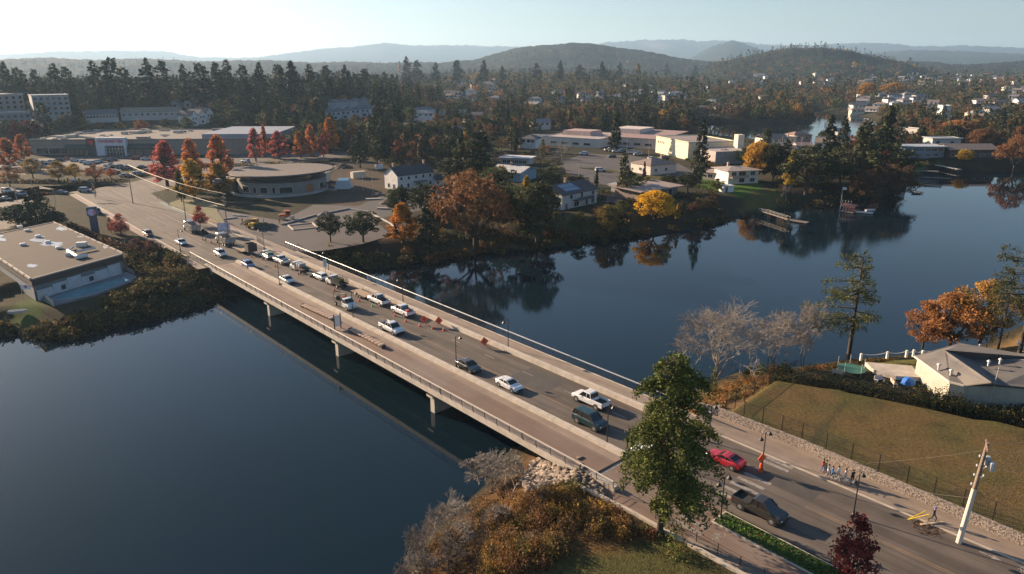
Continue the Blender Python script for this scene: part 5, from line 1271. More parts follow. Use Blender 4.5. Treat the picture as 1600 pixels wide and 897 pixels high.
# nothing scattered on the near side of the inlet
st_s = X * EX + Y * EY
keep &= ~((X > -60) & (Y < 150)); keep &= ~((st_s > -60))
for (hx, hy, hw_, hd) in FRONT:
    hr = hypot(hx, hy); dd = hr - np.hypot(X, Y); lat = np.abs(np.arctan2(X, Y) - atan2(hx, hy)) * hr
    keep &= ~((dd > -2) & (dd < hd * hr / 500) & (lat < hw_ + 1.5))
PXL, PYL = px_of(X, Y, H0)
R = np.hypot(X, Y)
# gaps: clearings and streets
gap = wob(X * 1.0 + 900, Y, 150) + .5 * wob(X, Y + 300, 60)
rs = np.random.RandomState(21); u = rs.rand(len(X))
clear = (gap > .85) & (R < 1400)
keep &= ~clear
keep &= ~((PXL > 1395) & (PYL > 232) & (PYL < 268))
keep &= ~((PXL < 240) & (PYL > 232))
keep &= ~((PXL > 1088) & (PXL < 1282) & (PYL > 196) & (PYL < 252))
keep &= ~((PXL > 1325) & (PXL < 1368) & (PYL > 178) & (PYL < 232))
thin = np.where((PXL > 560) & (PXL < 1240) & (PYL > 212), .30, 0.0); keep &= u > thin
X, Y, H0, PXL, PYL, R = [a[keep] for a in (X, Y, H0, PXL, PYL, R)]
n = len(X)
patch = wob(X + 400, Y - 200, 260) + .6 * wob(X, Y, 90)
pc = np.clip(np.where(PXL < 620, .60, np.where(PXL < 1100, .42, .30)) + .28 * patch + np.where((PXL < 700) & (PYL < 165), .15, 0), .05, .97)
pc = np.where(R > 1900, np.clip(pc + .2, 0, .97), pc)
isc = rs.rand(n) < pc * .92
CCOL = [np.array(c) for c in (DK, DG, (.034, .042, .018), (.060, .068, .026), (.046, .050, .026))]
BCOL = [np.array(c) for c in (BRN, (.11, .085, .04), (.16, .085, .04), OL, (.06, .07, .03), (.20, .10, .045), (.09, .08, .04), (.30, .15, .04), (.36, .22, .04), (.24, .09, .05), (.14, .10, .07))]
BW = np.array([.13, .17, .07, .20, .19, .05, .09, .03, .03, .02, .02]); BW /= BW.sum()
Hs = np.where(isc, rs.uniform(10, 24, n), rs.uniform(6, 14, n))
Hs = np.where(isc & (PXL < 640) & (PYL < 190) & (PYL > 118), rs.uniform(9, 24, n), Hs)
Hs = np.where(isc & (PXL > 640) & (PYL > 175), Hs * .8, Hs)
order = np.argsort(-Hs / R)
regions = [(lambda x, y: (x < 640) & (y < 205), "on the dark hillside behind the store", "hillside behind the store"),
           (lambda x, y: (x < 640), "between the coloured row and the building site", "trees right of the coloured row"),
           (lambda x, y: (x >= 640) & (x < 1100) & (y > 205), "among the shore houses left of the point", "trees among the shore houses"),
           (lambda x, y: (x >= 1100) & (y > 200), "among the houses of the point and right shore", "trees of the point and right shore"),
           (lambda x, y: (x >= 640) & (x < 1100), "in the woods above the school", "woods above the school"),
           (lambda x, y: (x >= 1100), "beyond the far channel", "woods beyond the far channel")]
used = np.zeros(n, bool); cnt = {True: 0, False: 0}
LAND = list(EXTRA); LIM = {True: 240, False: 235}
vis = (PXL > -60) & (PXL < 1660)
for i in order:
    k = bool(isc[i])
    if cnt[k] >= LIM[k]: continue
    if not vis[i]: continue
    cnt[k] += 1; used[i] = True
    for f_, words, grp in regions:
        if f_(PXL[i], PYL[i]): break
    if k:
        j = rs.randint(NCON); pr = con(j); ci_ = rs.randint(len(CCOL)); c = CCOL[ci_] * rs.uniform(.85, 1.25); nm = "conifer"; lab = ("tall " if Hs[i] > 24 else "") + ["dark green", "olive green", "blackish", "mid green", "grey-green"][ci_] + " conifer"
    else:
        j = rs.randint(NBRO); pr = bro(j); q = rs.choice(len(BCOL), p=BW); c = BCOL[q] * rs.uniform(.85, 1.2); nm = "broadleaf_tree"
        lab = ["brown", "olive-brown", "russet", "olive green", "dark green", "rusty", "dull brown", "orange", "golden", "reddish", "greyish brown"][q] + " broadleaf tree"
    s = Hs[i] / pr[3]; w = rs.uniform(.85, 1.2)
    o = link_mesh(nm, pr[2], loc=(X[i], Y[i], H0[i] - .2), rz=rs.uniform(0, 6.28), color=tuple(c), sc=(s * w, s * w, s))
    tag(o, lab, "tree", "trees: " + grp); LAND.append((o, PXL[i], PYL[i]))
MARKS = [(30, 180, "behind the blue-grey apartments"), (90, 165, "by the grey-white apartments"), (160, 185, "by the low row house"), (235, 180, "by the tan-roofed row house"), (250, 160, "above the tan-roofed row"), (318, 185, "by the steep white gabled houses"),
  (360, 200, "behind the store's right end"), (410, 180, "above the thin rusty tree"), (460, 190, "behind the coral and orange trees"), (530, 180, "around the terraced houses"), (560, 225, "below the terraced houses"), (600, 180, "right of the terraced houses"), (560, 150, "above the terraced houses"),
  (640, 245, "behind the white heritage house"), (690, 215, "on the slope above the heritage house"), (670, 175, "by the blue-white hillside house"), (720, 170, "by the rosy-roofed hillside house"), (750, 230, "around the darkest pine"), (790, 255, "by the blue shore house"), (800, 190, "above the small meadow"),
  (745, 340, "beside the huge oak"), (810, 310, "between huge oak and solar house"), (890, 300, "around the solar-panel house"), (960, 320, "left of the mid-century house"), (890, 190, "behind the school wing"), (960, 190, "behind the school halls"), (1040, 190, "behind the cream gymnasium"),
  (1060, 290, "by the brown-roofed white house"), (1110, 250, "right of the cream gymnasium"), (1150, 310, "below the white waterfront house"), (1200, 250, "behind the white waterfront house"), (1150, 180, "on the far inlet's shore"), (1240, 170, "left of the narrow channel"), (1250, 270, "on the left of the point"),
  (1300, 240, "by the rusty-roofed point house"), (1320, 290, "above the flagged dock"), (1350, 230, "in the middle of the point"), (1400, 285, "at the tip of the point"), (1390, 190, "right of the narrow channel"), (1440, 220, "behind the long blue-grey house"), (1520, 215, "behind the dark brown-roofed house"),
  (1480, 180, "by the white cube-like house"), (1570, 190, "on the right hillside by the frame edge"), (1580, 240, "on the right shore by the frame edge"), (1330, 165, "above the narrow channel"), (560, 330, "on the slope of the plaza"), (620, 400, "on the bank below the orange maple"), (480, 225, "between store and oval roof"), (200, 215, "right behind the store"), (30, 220, "left of the store")]
ORD = ["leftmost", "second", "third", "fourth", "fifth", "sixth", "seventh", "eighth", "ninth", "tenth", "eleventh", "twelfth"]
def rank(items, fmt="%s from left of the %s"):
    """items: (object, px, base label); equal labels are told apart by their order from the left"""
    g = {}
    for o, x_, l in items: g.setdefault(l, []).append((x_, o))
    for l, q in g.items():
        q.sort(key=lambda w: w[0])
        for i, (x_, o) in enumerate(q):
            if len(q) == 1: o["label"] = l
            elif i < 12: o["label"] = (("leftmost " if i == 0 else ORD[i] + " from left, ") + l)
            else: o["label"] = ("%dth from left, " % (i + 1)) + l
rank([(o, x_, o["label"] + " " + min(MARKS, key=lambda m: (m[0] - x_) ** 2 + 2 * (m[1] - y_) ** 2)[2]) for o, x_, y_ in LAND])
# the farther trees, counted by nobody: two merged woods
def small_tree(kind, seed, nq):
    r = np.random.RandomState(seed)
    if kind:
        z = r.uniform(.10, 1, nq) ** .9; w = .21 * (1 - z) ** .75 * r.uniform(.5, 1.1, nq) + .01; a = r.uniform(0, 2 * pi, nq)
        C = np.stack([w * np.cos(a), w * np.sin(a), z], 1); Q = rand_quads(C, .05 * (230 / nq) ** .42, r, flat=.5)
    else:
        u = r.normal(size=(nq, 3)); u /= np.linalg.norm(u, axis=1)[:, None]; u *= r.uniform(.6, 1, (nq, 1)); C = u * np.array([.40, .40, .36]) + (0, 0, .58)
        C += .07 * np.sin(C * 14 + seed)[:, [1, 2, 0]]
        Q = rand_quads(C, .065 * (230 / nq) ** .42, r, asp=.8)
    T = np.array([[-.02, 0, -.05], [.02, 0, -.05], [.012, 0, .6], [-.012, 0, .6], [0, -.02, -.05], [0, .02, -.05], [0, .012, .6], [0, -.012, .6]])
    return Q, T
for kind, name, words in ((True, "conifer_forest", None), (False, "broadleaf_wood", None)):
    idx = np.where((~used) & (isc == kind))[0]
    protos = {lod: [small_tree(kind, 70 + s, nq) for s in range(5)] for lod, nq in ((0, 230), (1, 110), (2, 50), (3, 26))}
    VV = []; CC = []; TT = []
    for i in idx:
        lod = 0 if R[i] < 620 else 1 if R[i] < 900 else 2 if R[i] < 1500 else 3
        Q, T = protos[lod][rs.randint(5)]; a = rs.uniform(0, 6.28); h = Hs[i]; w = rs.uniform(.8, 1.25) * (1.0 if kind else 1.1)
        V = np.concatenate([Q, T]) if lod < 2 else Q
        x_ = (V[:, 0] * cos(a) - V[:, 1] * sin(a)) * h * w + X[i]; y_ = (V[:, 0] * sin(a) + V[:, 1] * cos(a)) * h * w + Y[i]
        VV.append(np.stack([x_, y_, V[:, 2] * h + H0[i] - .2], 1))
        c = (CCOL[rs.randint(len(CCOL))] if kind else BCOL[rs.choice(len(BCOL), p=BW)]) * rs.uniform(.8, 1.25)
        nq = len(Q) // 4; CC.append(np.repeat(c[None], nq, 0)); TT.append(rs.rand(nq))
        if lod < 2: CC.append(np.repeat([[.06, .045, .035]], 2, 0)); TT.append(np.array([.5, .5]))
    V = np.concatenate(VV); C = np.concatenate(CC); T = np.concatenate(TT)
    F = np.arange(len(V)).reshape(-1, 4)
    me = mesh_np(name, V, F, leaf_mat(name, .12 if kind else .3, attr_col=True), tint=T, col=C)
    tag(link_mesh(name, me), kind="stuff")
print("forest", n, "indiv", cnt, "merged quads", len(F))

# ------------------------------------------------------------------ shrubs, brush and grass
def shrub_mass(name, pts, seed, kind="stuff", leafsz=.2, m=None, twigs=0):
    """pts: (x, y, z, radius, height, colour, n)"""
    r = np.random.RandomState(seed); CC = []; COLS = []; SZ = []
    for (x, y, z, rad, h, c, nq) in pts:
        u = r.normal(size=(nq, 3)); u /= np.linalg.norm(u, axis=1)[:, None]; u *= r.uniform(.45, 1, (nq, 1)) ** .6; u[:, 2] = np.abs(u[:, 2])
        C = u * np.array([rad, rad, h]) * (1 + .18 * np.sin(u[:, :1] * 9 + x) + .15 * np.sin(u[:, 1:2] * 11 + y)) + (x, y, z - .15)
        CC.append(C); cc = np.array(c)[None] * r.uniform(.6, 1.4, (nq, 1)); mixm = r.rand(nq) < .10; cc[mixm] = np.array([.34, .20, .05]) * r.uniform(.5, 1); COLS.append(cc)
    C = np.concatenate(CC); K = np.concatenate(COLS)
    Q = rand_quads(C, leafsz, r, flat=.05, asp=.75)
    me = mesh_np(name, Q, np.arange(len(Q)).reshape(-1, 4), m or M_LEAFC, tint=r.rand(len(C)), col=K)
    return link_mesh(name, me)
r_ = random.Random(31)
def in_px(poly, n, z=None):
    xs = [q[0] for q in poly]; ys = [q[1] for q in poly]; out = []
    Pn = np.array(poly, float)
    while len(out) < n:
        a, c = r_.uniform(min(xs), max(xs)), r_.uniform(min(ys), max(ys))
        if float(sd_poly(np.array([a]), np.array([c]), poly)[0]) > 0:
            if z is None: out.append(atg(a, c))
            else: x, y = at(a, c, z); out.append((x, y, hz(x, y)))
    return out
pts = []
# thicket at the lower middle
for (x, y, z) in in_px([(760, 870), (790, 800), (880, 770), (950, 790), (1000, 830), (1062, 850), (1060, 905), (1040, 865), (900, 870), (860, 915), (760, 925)], 150, z=2.5):
    c = r_.choice([(.25, .135, .045), (.21, .125, .05), (.29, .17, .05), (.20, .095, .045), (.14, .115, .045), (.10, .11, .035), (.36, .21, .04), (.17, .10, .05)])
    s_, t_ = to_st(x, y)
    if t_ > 51: continue
    pts.append((x, y, z, r_.uniform(.8, 1.7), r_.uniform(.8, 1.9), c, 420))
for (x, y, z) in in_px([(1040, 790), (1058, 850), (1140, 900), (1060, 880), (1000, 850), (990, 800)], 22, z=3.5):
    if to_st(x, y)[1] > 51: continue
    pts.append((x, y, z, r_.uniform(.7, 1.2), r_.uniform(.6, 1.3), r_.choice([(.24, .10, .04), (.28, .13, .035), (.16, .09, .035)]), 320))
tag(shrub_mass("brush_thicket", pts, 5, leafsz=.11), kind="stuff")
for k, (px_, py_, pt_, l) in enumerate([(648, 880, 850, 'lowest bare shrub at the water on the brush bank'), (722, 858, 812, 'bare shrub halfway up the left edge of the brush bank'), (770, 830, 785, 'bare shrub below the grey tree by the rock slope'), (830, 880, 835, 'bare shrub rising from the middle of the thicket'), (905, 850, 812, 'bare shrub in the upper right of the thicket')]):
    bare_tree(px_, py_, pt_, l, 80 + k, 4.5, 4, trunks=5, name='bare_shrub', z=2.4, thick=.010)
pts = []
for (x, y, z) in in_px([(640, 905), (668, 850), (720, 800), (770, 745), (800, 760), (830, 770), (790, 800), (760, 870), (740, 920)], 190, z=1.5):
    c = r_.choice([(.22, .12, .05), (.26, .15, .06), (.19, .105, .05), (.16, .11, .06), (.12, .105, .045)])
    pts.append((x, y, z, r_.uniform(.5, 1.1), r_.uniform(.25, .7), c, 90))
tag(shrub_mass("dry_bank_growth", pts, 6, leafsz=.12), kind="stuff")
# bank vegetation along the shores
def bank(poly, n, cols, rad, hh, nq, name, seed, leafsz=.3, z=2.5):
    pts = []
    for (x, y, zg) in in_px(poly, n, z=z):
        if zg < -.3: continue
        if float(sd_poly(np.array([x]), np.array([y]), POOLP)[0]) > -2.5: continue
        s_, t_ = to_st(x, y)
        if 50.5 < t_ < 77.5 and (s_ < -165 or s_ > -49): continue
        pts.append((x, y, zg, r_.uniform(*rad), r_.uniform(*hh), r_.choice(cols), nq))
    print("bank", seed, len(pts))
    if pts: tag(shrub_mass(name, pts, seed, leafsz=leafsz), kind="stuff")
DKB = [(.05, .05, .022), (.06, .055, .025), (.04, .046, .02), (.08, .065, .028), (.10, .07, .03)]
bank([(-60, 500), (0, 515), (90, 522), (160, 508), (240, 496), (320, 476), (345, 455), (325, 425), (280, 408), (238, 390), (212, 400), (216, 440), (214, 454), (150, 482), (84, 499), (20, 505), (-40, 480)], 260, DKB + [(.10, .10, .03)], (1.3, 2.8), (1.0, 2.4), 260, "bank_shrubs", 7)
bank([(545, 418), (600, 418), (700, 405), (800, 391), (905, 377), (1060, 361), (1150, 341), (1230, 325), (1330, 312), (1405, 298), (1435, 275), (1410, 268), (1390, 290), (1300, 305), (1220, 318), (1120, 335), (1040, 350), (960, 358), (880, 360), (800, 368), (720, 385), (640, 388), (560, 395), (500, 400), (470, 395), (440, 395), (480, 420)],
     330, DKB + [(.16, .09, .04), (.13, .075, .035)], (1.2, 2.6), (.9, 2.4), 230, "bank_shrubs", 8, z=2.5)
bank([(455, 396), (520, 408), (575, 412), (600, 405), (560, 392), (500, 388)], 26, [(.30, .20, .04), (.22, .17, .04), (.12, .11, .03), (.34, .2, .03)], (1.2, 2.4), (1.2, 2.8), 420, "golden_bank_shrubs", 9, z=3.5)
for k, (poly, n_) in enumerate([([(640, 330), (720, 300), (840, 300), (860, 345), (760, 370), (650, 380)], 60), ([(840, 240), (870, 240), (900, 290), (850, 285), (800, 270)], 40), ([(930, 300), (1000, 300), (1000, 345), (930, 345)], 40), ([(1070, 250), (1110, 250), (1180, 262), (1100, 262)], 40),
   ([(1190, 262), (1400, 250), (1410, 290), (1330, 308), (1220, 312)], 110), ([(690, 205), (840, 240), (760, 280), (690, 260)], 80), ([(600, 240), (690, 250), (690, 262), (600, 262)], 40), ([(120, 196), (400, 196), (400, 206), (120, 208)], 60), ([(480, 190), (640, 190), (640, 220), (480, 215)], 60), ([(1060, 300), (1130, 305), (1130, 330), (1040, 335)], 30)]):
    bank(poly, n_, DKB + [(.12, .10, .03), (.16, .09, .035), (.05, .07, .025)], (1.2, 2.6), (.8, 2.0), 110, "garden_shrubs", 30 + k, leafsz=.38, z=4.5)
bank([(1440, 270), (1500, 264), (1600, 266), (1650, 270), (1650, 262), (1500, 258), (1440, 262)], 60, DKB + [(.2, .12, .04)], (1, 2.2), (.8, 1.8), 120, "shore_shrubs", 10, z=3)
bank([(1085, 196), (1265, 192), (1270, 176), (1240, 184), (1180, 184), (1085, 185)], 110, DKB, (3, 5), (3, 7), 60, "far_shore_shrubs", 11, leafsz=.8, z=3)
bank([(1090, 204), (1215, 220), (1265, 228), (1320, 226), (1260, 236), (1200, 228), (1100, 212)], 60, [(.13, .10, .04), (.17, .13, .05)] + DKB, (1.5, 3), (.4, .9), 90, "far_shore_shrubs", 12, leafsz=.4, z=2)
# right bridge end: dry orange brush, and the belt behind the field
bank([(1095, 600), (1130, 575), (1215, 562), (1300, 556), (1330, 556), (1325, 566), (1220, 575), (1195, 600), (1150, 630), (1105, 660), (1085, 640)], 170, [(.26, .15, .06), (.30, .17, .065), (.22, .13, .06), (.34, .16, .06), (.14, .12, .04)], (.6, 1.3), (.4, 1.0), 200, "dry_bank_growth", 13, leafsz=.14, z=4.2)
bank([(1300, 552), (1340, 548), (1400, 552), (1400, 560), (1330, 562)], 26, [(.20, .12, .04), (.12, .11, .035), (.3, .17, .04)], (.6, 1.1), (.4, .8), 160, "bank_grass", 14, leafsz=.14, z=4.2)
for k, (px_, py_, rad, h, c, l) in enumerate([(1192, 572, 1.2, 2.4, (.06, .09, .022), "green shrub at the top corner of the field fence"), (1208, 574, 1.0, 2.2, (.20, .12, .035), "orange-tinted shrub beside the green corner shrub"),
        (1172, 562, 1.0, 1.8, (.06, .08, .02), "dark green shrub above the dry slope"), (1227, 568, 1.3, 2.0, (.045, .07, .022), "round dark shrub right of the orange-tinted one"),
        (1115, 592, .8, 5.0, (.06, .08, .022), "ivy clump climbing the base of the wide bare tree")]):
    x, y = at(px_, py_, 4.6); o = shrub_mass("shrub", [(0, 0, 0, rad, h, c, 900)], 50 + k, leafsz=.14); o.location = (x, y, hz(x, y)); tag(o, l, "shrub")
# clipped hedge row along the top of the field (shrub after shrub)
hp = [rd(-46.3, 93.7), rd(-38.5, 97.9), rd(-27, 101.0), rd(-15, 105.5)]
k = 0
for a, c in zip(hp[:-1], hp[1:]):
    L = hypot(c[0] - a[0], c[1] - a[1]); m_ = int(L / .95)
    for i in range(m_):
        x, y = a[0] + (c[0] - a[0]) * i / m_, a[1] + (c[1] - a[1]) * i / m_
        if k % 6 == 0:
            meH = None
        o = link_mesh("cedar_shrub", (HEDG := globals().get("HEDG") or [shrub_mass("cedar_shrub", [(0, 0, 0, .62, 2.6, (.028, .040, .018), 420)], 90 + q, leafsz=.12) for q in range(4)])[k % 4].data,
                      loc=(x, y, hz(x, y)), rz=r_.uniform(0, 6.28), sc=(1, 1, r_.uniform(.75, 1.15)))
        tag(o, "narrow dark hedge cedar along the top of the field", "hedge", "hedge cedars along the field"); k += 1
for q in HEDG: bpy.data.objects.remove(q)
rank([(o, px_of(*[np.array([v]) for v in o.location])[0][0], o["label"]) for o in bpy.data.objects if o.get("category") == "hedge" and o.name.startswith("cedar_shrub")])
rank([(o, px_of(*[np.array([v]) for v in o.location])[0][0], o["label"]) for o in bpy.data.objects if o.get("group", "").split(" ")[0] in ("distant", "houses", "tall")])
x, y = at(1500, 622, 5.3)
for k, (px_, py_, rad, h) in enumerate([(1470, 628, 2.2, 2.8), (1495, 632, 2.0, 2.2), (1440, 618, 1.6, 2.5), (1600, 640, 2.2, 1.4), (1560, 640, 2.4, 1.3)]):
    x, y = at(px_, py_, 5.3); o = shrub_mass("shrub", [(0, 0, 0, rad, h, (.032, .044, .018), 1500)], 60 + k, leafsz=.15); o.location = (x, y, hz(x, y))
    tag(o, ["big dark bush below the bungalow's cream wall", "dark bush with pale blossoms below the bungalow roof corner", "dark bush left of the one below the cream wall", "low dark bush at the right frame edge by the field", "low dark bush between the bungalow yard and the field"][k], "shrub")
# hedges by the lot and street
def hedge(A, B, w, h, c, label, z=4.5, name="hedge"):
    P_, L, rz = frame_px(A, B, z); pts = [(-L / 2 + L * (i + .5) / max(1, int(L / 1.6)), 0, 0, w, h, c, 60) for i in range(max(1, int(L / 1.6)))]
    o = shrub_mass(name, pts, int(A[0]) % 97, leafsz=.38); o.location = P_; o.rotation_euler = (0, 0, rz); tag(o, label, "hedge")
hedge((-30, 284), (88, 287), 2.2, 1.6, (.07, .04, .03), "dark reddish hedge between the road and the parking lot, left part")
hedge((90, 287), (190, 284), 2.2, 1.7, (.06, .04, .028), "dark reddish hedge behind the traffic signal")
hedge((195, 278), (262, 270), 2.4, 1.7, (.05, .045, .028), "dark hedge above the street of parked cars")
hedge((20, 300), (85, 304), 1.2, .8, (.08, .04, .03), "low planted median on the far left road")
hedge((110, 352), (180, 384), 1.5, 1.2, (.075, .045, .035), "brown planting strip below the sign pillar")
hedge((180, 384), (215, 398), 2.0, 1.4, (.06, .045, .03), "dark planting under the purple trees")
hedge((1068, 283), (1110, 288), .8, 1.6, (.09, .15, .03), "bright clipped hedge behind the mid-century house")
hedge((1088, 292), (1116, 300), .8, 1.4, (.08, .14, .028), "clipped green hedge left of the garden shed")
hedge((1424, 257), (1452, 257), 1.5, 1.6, (.10, .13, .03), "green hedge before the long blue-grey house")
hedge((400, 262), (545, 250), 1.6, 1.2, (.08, .08, .03), "grassy hedge bank below the coloured tree row")
hedge((420, 260), (445, 258), 1.6, 3.2, (.26, .22, .05), "yellow bush behind the oval-roofed building")
hedge((300, 262), (395, 258), 2.5, 1.5, (.10, .085, .035), "mixed hedge behind the amber trees")
# riprap
r = np.random.RandomState(8); VV = []; FF = []; nb = 0
cube = np.array([[-1, -1, -1], [1, -1, -1], [1, 1, -1], [-1, 1, -1], [-1, -1, 1], [1, -1, 1], [1, 1, 1], [-1, 1, 1]], float)
cf = np.array([[3, 2, 1, 0], [4, 5, 6, 7], [0, 1, 5, 4], [1, 2, 6, 5], [2, 3, 7, 6], [3, 0, 4, 7]])
rk = in_px([(815, 742), (835, 715), (870, 722), (905, 738), (912, 760), (925, 775), (948, 800), (925, 792), (890, 775), (850, 775), (825, 770)], 620, z=2.6) + in_px([(1095, 650), (1118, 622), (1130, 630), (1110, 655)], 60, z=4.5)
CR = []
for (x, y, z) in rk:
    s = r.uniform(.16, .42); q = cube * r.uniform(.7, 1.25, (8, 3)) * s * np.array([1, .8, .65]); a = r.uniform(0, 6.28)
    q = np.stack([q[:, 0] * cos(a) - q[:, 1] * sin(a), q[:, 0] * sin(a) + q[:, 1] * cos(a), q[:, 2]], 1); ax = r.uniform(-.6, .6)
    q = np.stack([q[:, 0], q[:, 1] * cos(ax) - q[:, 2] * sin(ax), q[:, 1] * sin(ax) + q[:, 2] * cos(ax)], 1)
    VV.append(q + (x, y, max(z, 0) + s * .35)); FF.append(cf + nb); nb += 8; CR.append(np.repeat((np.array([.27, .22, .18]) * r.uniform(.45, 1.35))[None], 6, 0))
me = mesh_np("riprap", np.concatenate(VV), np.concatenate(FF), mat("riprap_rock", (0, 0, 0), .95, attr="zone", c2=(.6, .6, .6), scale=3, bump=.6), col=np.concatenate(CR))
tag(link_mesh("riprap", me), kind="stuff")
# leafy blades on the grass strip
r = np.random.RandomState(4); n_ = 5200; s_ = r.uniform(-32.8, 30, n_); t_ = r.uniform(57.5, 59.6, n_)
C = np.stack([EX * s_ + NX * t_, EY * s_ + NY * t_, np.full(n_, LV + .18)], 1)
K = np.array([.075, .155, .022])[None] * r.uniform(.5, 1.4, (n_, 1)); K[r.rand(n_) < .06] = (.30, .16, .03)
Q = rand_quads(C, .17, r, flat=.0)
tag(link_mesh("grass_tufts", mesh_np("grass_tufts", Q, np.arange(len(Q)).reshape(-1, 4), M_LEAFC, tint=r.rand(n_), col=K)), kind="stuff")
# ------------------------------------------------------------------ vehicles
def paint_mat():
    m = bpy.data.materials.new("car_paint"); m.use_nodes = True; nt = m.node_tree; p = nt.nodes["Principled BSDF"]
    oi = _n(nt, "ShaderNodeObjectInfo"); nz = _n(nt, "ShaderNodeTexNoise"); nz.inputs["Scale"].default_value = 2.0
    tc = _n(nt, "ShaderNodeTexCoord"); nt.links.new(tc.outputs["Object"], nz.inputs["Vector"])
    mr = _n(nt, "ShaderNodeMapRange"); mr.inputs[3].default_value = .82; mr.inputs[4].default_value = 1.05; nt.links.new(nz.outputs[0], mr.inputs[0])
    mx = _n(nt, "ShaderNodeVectorMath", operation='SCALE'); nt.links.new(oi.outputs["Color"], mx.inputs[0]); nt.links.new(mr.outputs[0], mx.inputs["Scale"])
    nt.links.new(mx.outputs[0], p.inputs["Base Color"]); p.inputs["Roughness"].default_value = .34; p.inputs["Coat Weight"].default_value = .6; p.inputs["Coat Roughness"].default_value = .12
    return m
M_PAINTC = paint_mat()
M_CGLASS = mat("car_glass", (.012, .014, .017), .08, spec=.8)
M_TYRE = mat("tyre_rubber", (.018, .018, .018), .9)
M_RIM = mat("wheel_rim", (.42, .42, .43), .35, metal=.7)
M_HEAD = mat("headlight_glass", (.75, .75, .72), .15)
M_TAIL = mat("taillight_glass", (.40, .015, .01), .25)
M_TRIM = mat("dark_trim", (.022, .022, .024), .6)
M_BED = mat("bed_liner", (.030, .030, .032), .85)
VT = {  # L, W, ground clearance, list of (x, zlow, zshoulder, halfwidth factor); cabin (xr, xf, xr_top, xf_top, z_top)
 'sedan': dict(L=4.7, W=1.82, wb=(-1.40, 1.42), r=.33, st=[(-2.35, .42, .72, .80), (-2.28, .30, .98, .90), (-1.6, .22, 1.04, 1), (0, .20, .98, 1), (1.0, .20, .96, 1), (1.9, .22, .86, .97), (2.28, .28, .74, .88), (2.36, .40, .60, .76)], cab=(-1.95, 1.15, -1.05, .30, 1.45)),
 'coupe': dict(L=4.6, W=1.84, wb=(-1.38, 1.45), r=.34, st=[(-2.3, .42, .74, .80), (-2.2, .30, 1.0, .90), (-1.5, .2, 1.06, 1), (0, .18, .96, 1), (1.0, .18, .93, 1), (1.9, .2, .82, .97), (2.24, .26, .70, .86), (2.32, .38, .56, .74)], cab=(-1.95, 1.0, -.85, .15, 1.36)),
 'hatch': dict(L=4.2, W=1.80, wb=(-1.28, 1.30), r=.33, st=[(-2.1, .42, .80, .86), (-2.02, .28, 1.02, .94), (-1.3, .2, 1.06, 1), (0, .2, 1.0, 1), (.9, .2, .98, 1), (1.7, .22, .88, .97), (2.03, .28, .76, .88), (2.1, .40, .60, .78)], cab=(-2.0, 1.15, -1.55, .35, 1.52)),
 'suv': dict(L=4.8, W=1.92, wb=(-1.42, 1.45), r=.39, st=[(-2.4, .50, .95, .88), (-2.34, .36, 1.16, .95), (-1.5, .30, 1.2, 1), (0, .28, 1.16, 1), (1.0, .28, 1.14, 1), (2.0, .30, 1.06, .97), (2.34, .36, .92, .90), (2.42, .5, .70, .8)], cab=(-2.3, 1.25, -2.0, .55, 1.82)),
 'pickup': dict(L=5.75, W=1.98, wb=(-1.72, 1.88), r=.40, st=[(-2.85, .55, .80, .95), (-2.8, .45, .92, .99), (-1.0, .40, .92, 1), (-.66, .38, 1.22, 1), (.9, .38, 1.20, 1), (1.6, .38, 1.16, 1), (2.6, .42, 1.06, .97), (2.84, .48, .92, .92), (2.9, .58, .72, .84)], cab=(-.72, 1.55, -.50, .80, 1.88), bed=(-2.82, -.74)),
}
CACHE = {}
def cm(key, fn, mats):
    if key not in CACHE: CACHE[key] = fn().mesh(key[-1], mats)
    return CACHE[key]
